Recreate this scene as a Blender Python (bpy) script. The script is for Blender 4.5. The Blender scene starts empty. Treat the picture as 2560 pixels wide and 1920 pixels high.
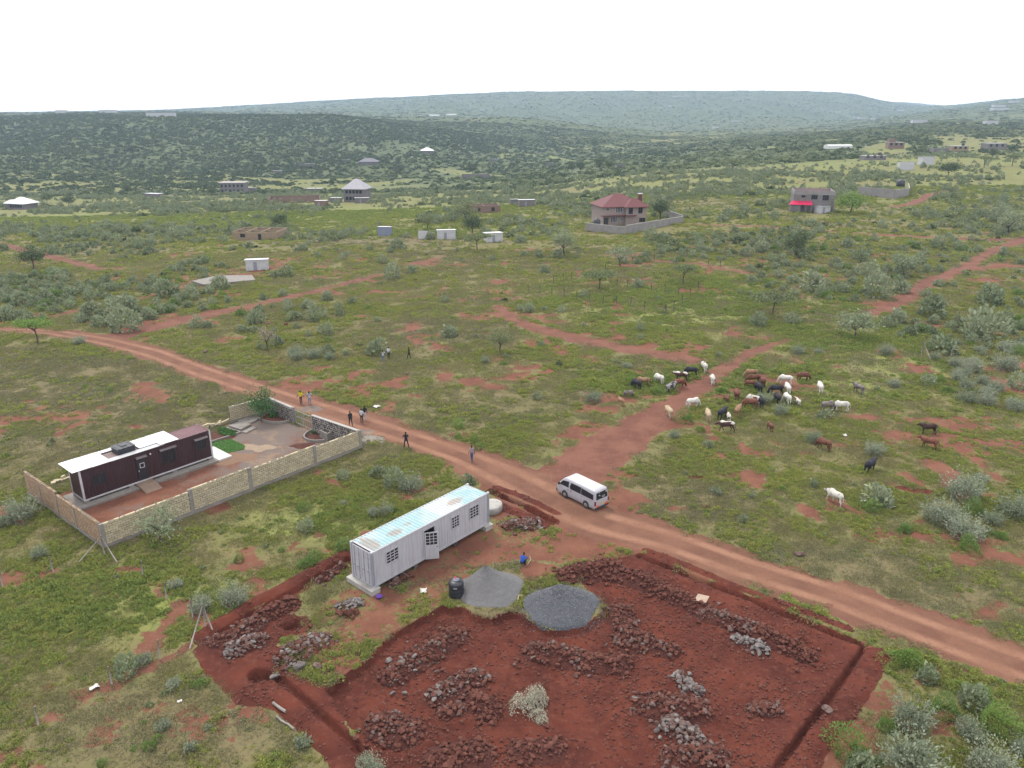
import bpy, bmesh, math, random
import numpy as np
from mathutils import Vector, Matrix

# ------------------------------------------------------------------ camera, sky, sun, exposure
scene = bpy.context.scene
COL = scene.collection
R = math.radians
random.seed(7)
RNG = np.random.default_rng(11)

F_PX, PITCH, CAM_H = 1940.0, R(19.55), 32.7          # focal length for a 2560 px wide frame
cam_d = bpy.data.cameras.new("camera")
cam = bpy.data.objects.new("camera", cam_d)
COL.objects.link(cam)
cam.location = (0, 0, CAM_H)
cam.rotation_euler = (R(90) - PITCH, 0, 0)
cam_d.sensor_width = 36.0
cam_d.lens = 36.0 * F_PX / 2560.0
cam_d.clip_start = 0.5
cam_d.clip_end = 20000
scene.camera = cam

SUN_EL, SUN_AZ = R(58), R(-35)                       # azimuth measured from +Y towards +X
world = bpy.data.worlds.new("World")
scene.world = world
world.use_nodes = True
wn, wl = world.node_tree.nodes, world.node_tree.links
bg = wn['Background']
sky = wn.new('ShaderNodeTexSky')
sky.sky_type = 'NISHITA'
sky.sun_disc = False
sky.sun_elevation = SUN_EL
sky.sun_rotation = SUN_AZ
sky.altitude = 1700
sky.dust_density = 4.0
wmix = wn.new('ShaderNodeMix')                       # bright even cloud layer over the clear sky
wmix.data_type = 'RGBA'
wmix.inputs[0].default_value = 0.86
wmix.inputs[7].default_value = (11.6, 11.5, 11.6, 1)
wl.new(sky.outputs[0], wmix.inputs[6])
wl.new(wmix.outputs[2], bg.inputs[0])
bg.inputs[1].default_value = 0.098

sun_d = bpy.data.lights.new("sun", 'SUN')
sun_d.energy = 1.5
sun_d.angle = R(11)
sun_d.color = (1.0, 0.95, 0.86)
sun = bpy.data.objects.new("sun", sun_d)
COL.objects.link(sun)
sdir = Vector((math.sin(SUN_AZ) * math.cos(SUN_EL), math.cos(SUN_AZ) * math.cos(SUN_EL), math.sin(SUN_EL)))
sun.rotation_euler = (-sdir).to_track_quat('-Z', 'Y').to_euler()
sun.location = (0, 0, 200)

vs = scene.view_settings
vs.view_transform = 'Standard'
vs.look = 'None'
vs.gamma = 1.0
vs.use_curve_mapping = False
vs.exposure = 0.95

# ------------------------------------------------------------------ numeric helpers
CP, SP = math.cos(PITCH), math.sin(PITCH)
def ray(u, v):
    x = (u - 1280) / F_PX; y = -(v - 960) / F_PX
    return np.array([x, CP + y * SP, -SP + y * CP])
def slope(v):
    d = ray(1280, v); return d[2] / d[1]

def _hash(ix, iy, seed):
    n = (ix.astype(np.int64) * 374761393 + iy.astype(np.int64) * 668265263 + seed * 1442695041) & 0x7fffffff
    n = ((n ^ (n >> 13)) * 1274126177) & 0x7fffffff
    n = n ^ (n >> 16)
    return (n & 0xffff) / 65535.0
def vnoise(x, y, seed=0):
    ix = np.floor(x); iy = np.floor(y)
    fx = x - ix; fy = y - iy
    fx = fx * fx * (3 - 2 * fx); fy = fy * fy * (3 - 2 * fy)
    a = _hash(ix, iy, seed); b = _hash(ix + 1, iy, seed)
    c = _hash(ix, iy + 1, seed); d = _hash(ix + 1, iy + 1, seed)
    return (a * (1 - fx) + b * fx) * (1 - fy) + (c * (1 - fx) + d * fx) * fy
def fbm(x, y, seed=0, oct=4):
    s = np.zeros_like(x, dtype=float); a = 0.5; t = 0
    for o in range(oct):
        s += a * vnoise(x * 2 ** o + 17.3 * o, y * 2 ** o - 9.1 * o, seed + o); t += a; a *= 0.5
    return s / t
def sstep(a, b, x):
    t = np.clip((x - a) / (b - a), 0, 1); return t * t * (3 - 2 * t)
def segdist(x, y, pts, extra=None):
    """distance to a polyline, signed side, and an interpolated extra value"""
    best = np.full(x.shape, 1e9); side = np.zeros(x.shape); ex = np.zeros(x.shape)
    for i in range(len(pts) - 1):
        ax, ay = pts[i][:2]; bx, by = pts[i + 1][:2]
        dx, dy = bx - ax, by - ay; L2 = dx * dx + dy * dy + 1e-9
        t = np.clip(((x - ax) * dx + (y - ay) * dy) / L2, 0, 1)
        qx = x - ax - t * dx; qy = y - ay - t * dy
        d = np.hypot(qx, qy); m = d < best
        best = np.where(m, d, best)
        side = np.where(m, np.sign(dx * qy - dy * qx), side)
        if extra is not None:
            ex = np.where(m, extra[i] * (1 - t) + extra[i + 1] * t, ex)
    return best, side, ex
def inpoly(x, y, poly):
    c = np.zeros(x.shape, bool); n = len(poly); j = n - 1
    for i in range(n):
        xi, yi = poly[i][:2]; xj, yj = poly[j][:2]
        if yi != yj:
            c ^= ((yi > y) != (yj > y)) & (x < (xj - xi) * (y - yi) / (yj - yi) + xi)
        j = i
    return c

# ------------------------------------------------------------------ the lie of the land
def _zf(Y, v): return CAM_H + Y * slope(v)
def _col(lst):
    out = [(-50, 0), (120, 0)]
    for Y, k, val in lst: out.append((Y, val if k == 'z' else _zf(Y, val)))
    return out
Zk, Vk = 'z', 'v'
_left = [(220, Zk, -2), (400, Zk, -15), (560, Zk, -20), (720, Vk, 400), (900, Vk, 335), (1050, Vk, 296), (1300, Vk, 289), (2500, Vk, 285), (5500, Vk, 282)]
_right = [(220, Zk, 2), (580, Zk, 8), (900, Vk, 330), (1400, Vk, 295), (1900, Vk, 262), (2300, Vk, 245), (5500, Vk, 244)]
COLS = [(-900, _left), (0, _left),
 (430, [(200, Zk, -1), (390, Zk, -11), (520, Zk, -19), (620, Zk, -22), (800, Vk, 388), (950, Vk, 320), (1080, Vk, 293), (1300, Vk, 285), (2600, Vk, 279), (5500, Vk, 275)]),
 (860, [(200, Zk, 0), (390, Zk, -10), (520, Zk, -18), (700, Zk, -21), (880, Vk, 366), (1050, Vk, 312), (1150, Vk, 287), (1400, Vk, 296), (1700, Vk, 292), (2200, Vk, 281), (2900, Vk, 262), (3600, Vk, 251), (5500, Vk, 250)]),
 (1290, [(200, Zk, 0), (300, Zk, -3), (500, Zk, -14), (800, Zk, -20), (1020, Zk, -19), (1200, Vk, 345), (1350, Vk, 308), (1450, Vk, 293), (1650, Vk, 304), (2000, Vk, 304), (2350, Vk, 288), (2750, Vk, 255), (3300, Vk, 231), (5500, Vk, 230)]),
 (1650, [(220, Zk, 1), (400, Zk, 0), (600, Zk, -6), (900, Zk, -12), (1400, Zk, -12), (1550, Vk, 333), (1750, Vk, 338), (2000, Vk, 330), (2350, Vk, 300), (2900, Vk, 250), (3300, Vk, 229), (5500, Vk, 228)]),
 (1950, [(220, Zk, 2), (400, Zk, 2), (600, Zk, 1), (900, Zk, -2), (1500, Zk, -6), (2100, Vk, 313), (2600, Vk, 285), (3000, Vk, 250), (3400, Vk, 229), (5500, Vk, 229)]),
 (2085, [(220, Zk, 2), (400, Zk, 3), (600, Zk, 4), (900, Zk, 2), (1500, Zk, -2), (2100, Vk, 308), (2700, Vk, 285), (3100, Vk, 250), (3400, Vk, 232), (5500, Vk, 233)]),
 (2166, [(220, Zk, 2), (580, Zk, 6), (900, Zk, 5), (1500, Zk, 2), (2300, Vk, 298), (3000, Vk, 262), (3450, Vk, 243), (5500, Vk, 246)]),
 (2192, [(220, Zk, 2), (580, Zk, 6), (900, Zk, 6), (1500, Zk, 4), (2500, Vk, 290), (3200, Vk, 268), (3700, Vk, 256), (5500, Vk, 255)]),
 (2270, [(220, Zk, 2), (580, Zk, 6), (900, Zk, 8), (1500, Vk, 305), (2500, Vk, 285), (3400, Vk, 270), (5500, Vk, 255)]),
 (2345, [(220, Zk, 2), (580, Zk, 7), (1000, Zk, 12), (1500, Vk, 300), (2200, Vk, 277), (2800, Vk, 268), (5500, Vk, 267)]),
 (2560, _right), (3400, _right)]
_YG = np.concatenate([[-60, 0], np.geomspace(60, 6500, 160)])
_AG = np.linspace(-1.25, 1.25, 251)
def _build_terrain():
    prof = np.array([np.interp(_YG, [p[0] for p in _col(c)], [p[1] for p in _col(c)]) for _, c in COLS])
    ac = np.array([(u - 1280) / F_PX / 1.05 for u, _ in COLS])
    G = np.array([np.interp(_AG, ac, prof[:, j]) for j in range(len(_YG))])      # [Y, a]
    k = np.array([1, 2, 3, 2, 1]) / 9.0
    Gp = np.pad(G, ((0, 0), (2, 2)), mode='edge')
    G = sum(k[i] * Gp[:, i:i + G.shape[1]] for i in range(5))
    k3 = np.array([1, 2, 1]) / 4.0
    Gp = np.pad(G, ((1, 1), (0, 0)), mode='edge')
    return sum(k3[i] * Gp[i:i + G.shape[0], :] for i in range(3))
_TG = _build_terrain()
def base_z(x, y):
    x = np.asarray(x, float); y = np.asarray(y, float)
    a = np.clip(x / np.maximum(y, 40.0), -1.249, 1.249)
    fa = (a + 1.25) / 2.5 * (len(_AG) - 1); ia = np.floor(fa).astype(int); fa = fa - ia
    yy = np.clip(y, -59, 6400)
    iy = np.clip(np.searchsorted(_YG, yy, side='right') - 1, 0, len(_YG) - 2)
    fy = (yy - _YG[iy]) / (_YG[iy + 1] - _YG[iy])
    z = (_TG[iy, ia] * (1 - fa) + _TG[iy, ia + 1] * fa) * (1 - fy) + (_TG[iy + 1, ia] * (1 - fa) + _TG[iy + 1, ia + 1] * fa) * fy
    far = sstep(350, 900, y)
    z = z + far * (fbm(x / 90, y / 90, 5, 3) - .5) * 7 * (1 + sstep(900, 2500, y) * 1.2)
    fold = np.abs(fbm(x / 75 + y / 260, y / 210, 15, 3) - .5) * 2                 # gullies running down the escarpment
    z = z - sstep(620, 760, y) * sstep(1250, 950, y) * sstep(260, -60, x) * (.34 - np.minimum(fold, .34)) * 26
    fold2 = np.abs(fbm(x / 190 + y / 800, y / 600, 16, 3) - .5) * 2
    z = z - sstep(2150, 2500, y) * sstep(3250, 2900, y) * (.34 - np.minimum(fold2, .34)) * 75
    return z
_MARCH = np.geomspace(26, 6200, 4000)
def px(u, v):
    """where the line of sight through a photo pixel meets the ground: (x, y, z)"""
    d = ray(u, v)
    xs = d[0] / d[1] * _MARCH; zs = CAM_H + d[2] / d[1] * _MARCH
    if d[2] < 0:
        t = -CAM_H / d[2]
        if d[1] * t < 118: return (d[0] * t, d[1] * t, 0.0)
    below = zs <= base_z(xs, _MARCH)
    i = int(np.argmax(below)) if below.any() else len(_MARCH) - 1
    return (float(xs[i]), float(_MARCH[i]), float(base_z(xs[i], _MARCH[i])))
def pxl(lst): return [px(u, v)[:2] for u, v in lst]
DS = 2560 / 2212.0
def dpl(lst): return [px(u * DS, v * DS)[:2] for u, v in lst]
def at_depth(u, v, Y):
    d = ray(u, v); return (d[0] / d[1] * Y, Y, CAM_H + d[2] / d[1] * Y)

# ------------------------------------------------------------------ mesh builder and scene helpers
class MB:
    def __init__(s): s.v = []; s.f = []; s.m = []
    def add(s, vs_, fs_, mi=0, mat=None):
        o = len(s.v)
        if mat is not None: vs_ = [tuple(mat @ Vector(p)) for p in vs_]
        s.v += [tuple(p) for p in vs_]
        s.f += [tuple(i + o for i in f) for f in fs_]; s.m += [mi] * len(fs_)
        return s
    def box(s, x0, x1, y0, y1, z0, z1, mi=0, mat=None):
        return s.add([(x0, y0, z0), (x1, y0, z0), (x1, y1, z0), (x0, y1, z0), (x0, y0, z1), (x1, y0, z1), (x1, y1, z1), (x0, y1, z1)],
                     [(0, 3, 2, 1), (4, 5, 6, 7), (0, 1, 5, 4), (1, 2, 6, 5), (2, 3, 7, 6), (3, 0, 4, 7)], mi, mat)
    def tube(s, pts, rad, n=6, mi=0, cap=True, mat=None):
        pts = [Vector(p) for p in pts]; rings = []
        vs_ = []; fs_ = []
        for i, p in enumerate(pts):
            d = (pts[min(i + 1, len(pts) - 1)] - pts[max(i - 1, 0)]).normalized()
            up = Vector((0, 0, 1)) if abs(d.z) < .9 else Vector((1, 0, 0))
            a = d.cross(up).normalized(); b = d.cross(a).normalized()
            r = rad[i] if isinstance(rad, (list, tuple)) else rad
            for k in range(n):
                t = 2 * math.pi * k / n
                vs_.append(p + a * math.cos(t) * r + b * math.sin(t) * r)
        for i in range(len(pts) - 1):
            for k in range(n):
                fs_.append((i * n + k, i * n + (k + 1) % n, (i + 1) * n + (k + 1) % n, (i + 1) * n + k))
        if cap:
            fs_.append(tuple(range(n))); fs_.append(tuple(reversed([(len(pts) - 1) * n + k for k in range(n)])))
        return s.add(vs_, fs_, mi, mat)
    def lathe(s, prof, n=20, mi=0, c=(0, 0, 0), sx=1, sy=1):
        vs_ = []; fs_ = []
        for r, z in prof:
            for k in range(n):
                t = 2 * math.pi * k / n
                vs_.append((c[0] + r * sx * math.cos(t), c[1] + r * sy * math.sin(t), c[2] + z))
        for i in range(len(prof) - 1):
            for k in range(n):
                fs_.append((i * n + k, i * n + (k + 1) % n, (i + 1) * n + (k + 1) % n, (i + 1) * n + k))
        fs_.append(tuple(reversed(range(n)))); fs_.append(tuple((len(prof) - 1) * n + k for k in range(n)))
        return s.add(vs_, fs_, mi)
    def prism(s, poly, z0, z1, mi=0):
        n = len(poly)
        vs_ = [(p[0], p[1], z0) for p in poly] + [(p[0], p[1], z1) for p in poly]
        a = sum(poly[i][0] * poly[(i + 1) % n][1] - poly[(i + 1) % n][0] * poly[i][1] for i in range(n))
        idx = list(range(n)) if a > 0 else list(reversed(range(n)))
        fs_ = [tuple(reversed(idx)), tuple(i + n for i in idx)]
        for k in range(n):
            i, j = idx[k], idx[(k + 1) % n]; fs_.append((i, j, j + n, i + n))
        return s.add(vs_, fs_, mi)
    def mesh(s, name, mats, smooth=False):
        me = bpy.data.meshes.new(name); me.from_pydata(s.v, [], s.f); me.validate()
        for m in (mats if isinstance(mats, (list, tuple)) else [mats]): me.materials.append(m)
        if len(me.polygons) == len(s.m): me.polygons.foreach_set('material_index', s.m)
        if smooth: me.polygons.foreach_set('use_smooth', [True] * len(me.polygons))
        me.update(); return me
    def build(s, name, mats, parent=None, loc=(0, 0, 0), rz=0, smooth=False):
        return obj(name, s.mesh(name, mats, smooth), parent, loc, rz)
def obj(name, me, parent=None, loc=(0, 0, 0), rz=0, scale=None):
    o = bpy.data.objects.new(name, me); COL.objects.link(o)
    o.parent = parent; o.location = loc; o.rotation_euler = (0, 0, rz)
    if scale is not None: o.scale = scale
    return o
def tag(o, label, cat, group=None):
    o['label'] = label; o['category'] = cat
    if group: o['group'] = group
    return o
def thing(name, label, cat, loc=(0, 0, 0), rz=0, group=None):
    o = bpy.data.objects.new(name, None); COL.objects.link(o)
    o.location = loc; o.rotation_euler = (0, 0, rz); o.empty_display_size = .3
    return tag(o, label, cat, group)
def kind(o, k): o['kind'] = k; return o
def rot_between(rz=0, rx=0, ry=0, loc=(0, 0, 0)):
    return Matrix.Translation(loc) @ Matrix.Rotation(rz, 4, 'Z') @ Matrix.Rotation(ry, 4, 'Y') @ Matrix.Rotation(rx, 4, 'X')

# ------------------------------------------------------------------ materials
def _nt(name):
    m = bpy.data.materials.new(name); m.use_nodes = True
    return m, m.node_tree.nodes, m.node_tree.links
def noise(nt, ln, scale, detail=4, rough=.55, coord=None, dist=0):
    n = nt.new('ShaderNodeTexNoise'); n.inputs['Scale'].default_value = scale
    n.inputs['Detail'].default_value = detail; n.inputs['Roughness'].default_value = rough
    n.inputs['Distortion'].default_value = dist
    if coord is not None: ln.new(coord, n.inputs['Vector'])
    return n.outputs['Fac']
def mixc(nt, ln, fac, a, b, mode='MIX'):
    n = nt.new('ShaderNodeMix'); n.data_type = 'RGBA'; n.blend_type = mode; n.clamp_factor = True
    for sock, v in ((n.inputs[0], fac), (n.inputs[6], a), (n.inputs[7], b)):
        if isinstance(v, (int, float)): sock.default_value = v
        elif isinstance(v, (tuple, list)): sock.default_value = (*v[:3], 1)
        else: ln.new(v, sock)
    return n.outputs[2]
def mth(nt, ln, op, a, b=None, c=None):
    n = nt.new('ShaderNodeMath'); n.operation = op
    for i, v in enumerate((a, b, c)):
        if v is None: continue
        if isinstance(v, (int, float)): n.inputs[i].default_value = v
        else: ln.new(v, n.inputs[i])
    return n.outputs[0]
def mapr(nt, ln, v, a, b, c=0.0, d=1.0, smooth=True):
    n = nt.new('ShaderNodeMapRange'); n.interpolation_type = 'SMOOTHSTEP' if smooth else 'LINEAR'
    ln.new(v, n.inputs[0])
    for i, q in enumerate((a, b, c, d)): n.inputs[i + 1].default_value = q
    return n.outputs[0]
def M(name, col, rough=.8, col2=None, scale=2.0, metal=0.0, bump=0.0, bscale=None, spec=.3, grime=None, gs=1.2, gamt=.5):
    """plain surface with two-tone variation, optional grime blotches and fine relief"""
    m, nt, ln = _nt(name); b = nt['Principled BSDF']
    col = tuple(c * .7 for c in col); col2 = tuple(c * .7 for c in col2) if col2 else None; grime = tuple(c * .7 for c in grime) if grime else None
    tc = nt.new('ShaderNodeTexCoord').outputs['Object']
    c2 = col2 if col2 else tuple(c * .82 for c in col)
    n = noise(nt, ln, scale, 5, .6, tc)
    out = mixc(nt, ln, mapr(nt, ln, n, .32, .68), col, c2)
    if grime:
        g = noise(nt, ln, gs, 6, .65, tc)
        out = mixc(nt, ln, mapr(nt, ln, g, .52, .72, 0, gamt), out, grime)
    ln.new(out, b.inputs['Base Color'])
    b.inputs['Roughness'].default_value = rough; b.inputs['Metallic'].default_value = metal
    b.inputs['Specular IOR Level'].default_value = spec
    if bump:
        bn = nt.new('ShaderNodeBump'); bn.inputs['Strength'].default_value = bump; bn.inputs['Distance'].default_value = .03
        ln.new(noise(nt, ln, bscale or scale * 6, 4, .6, tc), bn.inputs['Height']); ln.new(bn.outputs[0], b.inputs['Normal'])
    return m
def leafmat(name, c1, c2, c3, patch=.06, trans=.2, rough=.75):
    """foliage: tone differs from plant to plant and in patches over the land, plus leaf to leaf"""
    m, nt, ln = _nt(name); b = nt['Principled BSDF']; out = nt['Material Output']
    oi = nt.new('ShaderNodeObjectInfo')
    n1 = noise(nt, ln, patch, 3, .6, oi.outputs['Location'])
    col = mixc(nt, ln, mapr(nt, ln, n1, .36, .62), c1, c2)
    col = mixc(nt, ln, mapr(nt, ln, oi.outputs['Random'], .35, 1.0, 0, .85), col, c3)
    geo = nt.new('ShaderNodeNewGeometry')
    n2 = noise(nt, ln, 2.2, 2, .5, geo.outputs['Position'])
    col = mixc(nt, ln, mapr(nt, ln, n2, .3, .7, .0, .35), col, tuple(.5 * x for x in c1))
    rp = geo.outputs['Random Per Island']
    col = mixc(nt, ln, mapr(nt, ln, rp, 0, 1, 0, .4), col, tuple(min(1, 1.35 * x) for x in c2))
    ln.new(col, b.inputs['Base Color']); b.inputs['Roughness'].default_value = rough
    b.inputs['Specular IOR Level'].default_value = .25
    if trans:
        tr = nt.new('ShaderNodeBsdfTranslucent'); ln.new(col, tr.inputs[0])
        ms = nt.new('ShaderNodeMixShader'); ms.inputs[0].default_value = trans
        ln.new(b.outputs[0], ms.inputs[1]); ln.new(tr.outputs[0], ms.inputs[2]); ln.new(ms.outputs[0], out.inputs[0])
    return m
# ------------------------------------------------------------------ layout lines (photo pixels turned into ground positions)
WA, WB, WC, WD, WE, WF, WG = (-32.1, 53.4), (-43.37, 62.42), (-15.49, 72.54), (-21.26, 76.81), (-23.95, 79.17), (-27.63, 82.4), (-31.04, 79.17)
HOUSE_O, HOUSE_A = (-37.3, 60.35), R(49.5)
CONT_O, CONT_A = (-9.87, 47.3), R(48.9)
def frame(o, ang, s, t): return (o[0] + s * math.cos(ang) - t * math.sin(ang), o[1] + s * math.sin(ang) + t * math.cos(ang))

MAIN = dpl([(-60, 712), (60, 714), (120, 718), (230, 737), (330, 762), (430, 800), (530, 833), (640, 868), (760, 905), (900, 950), (1000, 985), (1100, 1030), (1200, 1085), (1300, 1128), (1450, 1168), (1600, 1222), (1800, 1285), (2000, 1362), (2212, 1440), (2420, 1510)])
MAIN_W = [1.4, 1.5, 1.7, 2.1, 2.3, 2.3, 2.3, 2.4, 2.5, 2.3, 2.3, 2.9, 3.3, 2.8, 2.3, 2.2, 2.2, 2.2, 2.3, 2.3]
ROADS = [(MAIN, MAIN_W, 1.0),
 (dpl([(1180, 1060), (1290, 985), (1370, 930), (1430, 895), (1480, 860), (1550, 805), (1620, 762), (1700, 735)]), [3.2, 3.0, 2.6, 2.1, 1.7, 1.5, 1.2, .8], .95),
 (dpl([(1490, 778), (1400, 762), (1330, 750), (1200, 722), (1110, 695), (1075, 662)]), [2.0, 1.8, 1.7, 1.8, 1.6, .9], .95),
 (dpl([(230, 732), (300, 715), (400, 690), (550, 660), (700, 625), (820, 595)]), [2.2, 2.4, 2.2, 1.9, 1.6, 1.3], .9),
 (dpl([(900, 570), (960, 552)]), [1.6, 1.2], .75),
 (dpl([(-60, 514), (0, 528), (100, 552), (215, 582)]), [1.6, 1.6, 1.6, 1.6], 1.0),
 (dpl([(1880, 678), (1950, 650), (2000, 615), (2080, 580), (2150, 540), (2250, 505)]), [1.4, 1.6, 1.8, 1.8, 1.7, 1.7], 1.0),
 (dpl([(1470, 484), (1650, 490), (1850, 505), (2060, 515), (2250, 522)]), [1.0, 1.2, 1.4, 1.8, 1.9], .95),
 (dpl([(1930, 447), (1975, 440), (2010, 420), (2070, 408)]), [1.6, 2.0, 1.8, 1.2], 1.0),
 (dpl([(1610, 590), (1500, 570), (1400, 562), (1330, 558)]), [.9, .9, .9, .8], .7),
 (dpl([(430, 605), (330, 640), (230, 655), (120, 683)]), [1.0, .9, .9, .9], .7),
 (pxl([(350, 1446), (420, 1495), (470, 1540)]), [.2, .2, .25], .7),
 (pxl([(470, 1620), (400, 1652), (280, 1715), (190, 1765), (90, 1810)]), [.25, .3, .35, .25, .2], .7)]
PATCH = [  # photo px: u, v, radius across (m), radius in depth (m), strength
 (1256, 776, 2.2, 4, .9), (1186, 794, 4.5, 1.6, .7), (1032, 815, 1.2, 4, .8), (1044, 848, 1.6, 3, .85), (1085, 838, 2.5, 1.2, .6), (1231, 828, 1, 2, .8), (1113, 942, 1, 3, .8),
 (1178, 955, 2.2, 1.8, .9), (1240, 968, 3, 1.3, .8), (1295, 942, 2.6, 2.6, .8), (1329, 861, 1, 2.2, .9), (1077, 654, 3, 4, .7), (1044, 743, 4, 1.6, .6), (1105, 723, 1, 4, .7), (1247, 706, 2, 2, .8),
 (2209, 764, 4, 5, .8), (2311, 813, 3, 2.2, .85), (2474, 703, 5, 3, .85), (1965, 687, 5, 1.4, .8), (2295, 919, 2.4, 3.2, .75), (2038, 965, 4, .9, .7), (2238, 882, .8, 3, .8),
 (2156, 1044, 3, 1.0, .8), (2280, 1094, 5, 1.8, .9), (2380, 1059, 6, 2.2, .8), (2479, 1112, 4, 1.6, .75), (2131, 1109, 2, .8, .6), (1783, 1143, 2.5, 1, .7), (1858, 1188, 2, 1, .7), (1893, 1208, 1.8, .8, .7),
 (2091, 1262, .9, 2.0, .9), (2032, 1288, .9, 1.4, .7), (2156, 1290, .8, 2.0, .7), (2201, 1330, 1.3, 1.0, .8), (2315, 1342, 3.6, 1.0, .85), (2506, 1396, 2.6, 1.4, .9), (2195, 1755, 1.6, 1.8, .75), (2353, 1803, 1.4, .9, .8), (2420, 1355, 3, .8, .6),
 (81, 1438, 2.6, .9, .9), (30, 1448, 2, .8, .8), (264, 1827, 1, 1.4, .5), (358, 1774, 1.8, .6, .55), (330, 1425, 1.2, .8, .8), (508, 1800, 2.6, 1.5, .6), (412, 985, 4, 2.6, .55), (120, 1050, 5, 3, .45),
 (640, 672, 9, 4, .75), (560, 690, 9, 2.6, .7), (480, 702, 6, 2, .7), (1350, 625, 6, 3, .6), (690, 905, 1, 2.6, .75), (800, 925, 1.2, 1.6, .7), (560, 850, 1.4, 1.6, .8), (600, 848, 1.4, 1.2, .7),
 (1110, 1400, 3.2, 2.0, .6), (1180, 1360, 3.2, 1.1, .75), (1330, 1425, 1.6, 1.4, .8), (1480, 1360, 4.2, 2.0, .7), (1290, 1340, 2.6, .9, .5), (1010, 1440, 2.4, .7, .7), (900, 1560, 2.0, 2.2, .45), (960, 1500, 2.6, 1.2, .55),
 (930, 1480, 1.8, .7, .6), (1226, 1470, 2.3, 2.4, .7), (1500, 1310, 2.6, 1.6, .55), (1360, 1270, 3, 1.2, .6), (830, 1640, 1.2, 1.2, .6), (1180, 1490, 1.4, .9, .5), (110, 480, 12, 8, .6), (1010, 660, 6, 3, .5), (2000, 455, 3, 4, .5)]
DARKP = [(2300, 1228, 1.5, .7), (1738, 1193, 1.0, .45), (1758, 1268, .9, .6), (2255, 1218, .9, .5), (1560, 850, 2.2, .8), (1600, 845, 1.6, .6), (1590, 1190, .4, .3), (640, 690, 5, 1)]
PIT = pxl([(1105, 1512), (1154, 1516), (1190, 1536), (1231, 1542), (1272, 1526), (1296, 1526), (1325, 1550), (1378, 1571), (1435, 1569), (1467, 1559), (1512, 1522), (1500, 1475), (1430, 1452), (1480, 1408), (1560, 1420), (1640, 1448), (1800, 1505), (1950, 1566), (2118, 1634), (2040, 1760), (1940, 1900), (1900, 1990), (985, 1990), (930, 1900), (860, 1790), (812, 1722), (910, 1652), (979, 1583), (1028, 1554)])
TRENCH = [  # line, half width, depth
 (pxl([(1600, 1391), (1700, 1430), (1807, 1472), (1950, 1530), (2060, 1574), (2161, 1614)]), .17, .55),
 (pxl([(2158, 1622), (2110, 1692), (2065, 1760), (2010, 1828), (1960, 1894), (1925, 1950)]), .16, .42),
 (pxl([(692, 1690), (760, 1750), (834, 1815), (905, 1880), (970, 1950)]), .24, .42),
 (pxl([(1226, 1228), (1262, 1243), (1300, 1258), (1384, 1304)]), .24, .6),
 (pxl([(874, 1400), (740, 1476), (600, 1556), (548, 1588)]), .3, .3)]
HOLES = [(px(736, 1563), .75, .55, .5), (px(651, 1690), .8, .6, .55)]
SPOIL = [  # line, half width, height
 (pxl([(1615, 1376), (1700, 1408), (1830, 1462), (1960, 1512), (2120, 1572)]), .38, .14),
 (pxl([(2198, 1640), (2132, 1745), (2062, 1830), (2012, 1915)]), .7, .18),
 (pxl([(2080, 1650), (2000, 1770), (1900, 1900)]), .7, .15),
 (pxl([(700, 1750), (770, 1800), (840, 1870), (880, 1930)]), .85, .18),
 (pxl([(860, 1388), (730, 1456), (590, 1535), (530, 1570)]), .5, .26),
 (pxl([(520, 1625), (560, 1680), (620, 1740), (700, 1755)]), .9, .16),
 (pxl([(1240, 1262), (1300, 1285), (1360, 1312)]), .6, .07),
 (pxl([(1240, 1218), (1310, 1243), (1392, 1283)]), .35, .08),
 (pxl([(640, 1660), (690, 1640)]), .8, .25)]
WORN = dpl([(690, 1290), (860, 1290), (940, 1190), (1090, 1090), (1250, 1110), (1360, 1170), (1230, 1235), (1130, 1200), (1010, 1230), (960, 1300), (850, 1370), (740, 1470), (630, 1400)])
DUGPOLY = [pxl([(470, 1590), (560, 1545), (660, 1520), (700, 1530), (760, 1545), (770, 1580), (700, 1600), (690, 1650), (720, 1690), (830, 1715), (870, 1800), (930, 1890), (960, 1960), (880, 1960), (770, 1830), (690, 1770), (600, 1740), (540, 1690), (490, 1640)]),
           pxl([(1595, 1386), (1640, 1398), (1900, 1500), (2150, 1600), (2200, 1650), (2128, 1770), (2040, 1900), (2000, 1990), (1900, 1990), (1500, 1500), (1430, 1420), (1500, 1400)])]
YARD = [WA, WC, WD, WE, WF, WG, (-31.8, 77.2), frame(HOUSE_O, HOUSE_A, 12.6, 3.2), frame(HOUSE_O, HOUSE_A, -1, 4.2), WB]
EARTH_P = [(px(u, v)[:2], rx * 1.18, ry * 1.15, min(1, s * 1.08)) for u, v, rx, ry, s in PATCH]
DARK_P = [(px(u, v)[:2], rx, ry) for u, v, rx, ry in DARKP]
LUSH_SUNLIT_P = [(px(u * DS, v * DS)[:2], rx, ry) for u, v, rx, ry in [(1640, 820, 16, 9), (1420, 830, 9, 7), (1500, 650, 30, 22), (1900, 760, 14, 14), (700, 1130, 8, 4), (400, 1310, 8, 4), (950, 500, 30, 16), (620, 470, 60, 40), (850, 455, 60, 30), (1300, 350, 260, 300), (1420, 330, 240, 350), (950, 335, 140, 60), (100, 470, 50, 25), (1900, 350, 80, 50), (250, 1290, 8, 4)]]  # lush ground; the far valley entries also paint sunlight as yellow-green
DRY_P = [(px(u * DS, v * DS)[:2], rx, ry) for u, v, rx, ry in [(300, 880, 22, 14), (100, 820, 26, 14), (60, 960, 14, 10), (1450, 1090, 9, 5), (1800, 1230, 9, 4), (950, 1230, 9, 4), (2050, 1300, 8, 4), (800, 520, 30, 14), (1500, 440, 40, 20), (300, 1560, 7, 4), (950, 720, 16, 12), (1150, 1330, 6, 3), (500, 1560, 5, 3)]]

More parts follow.
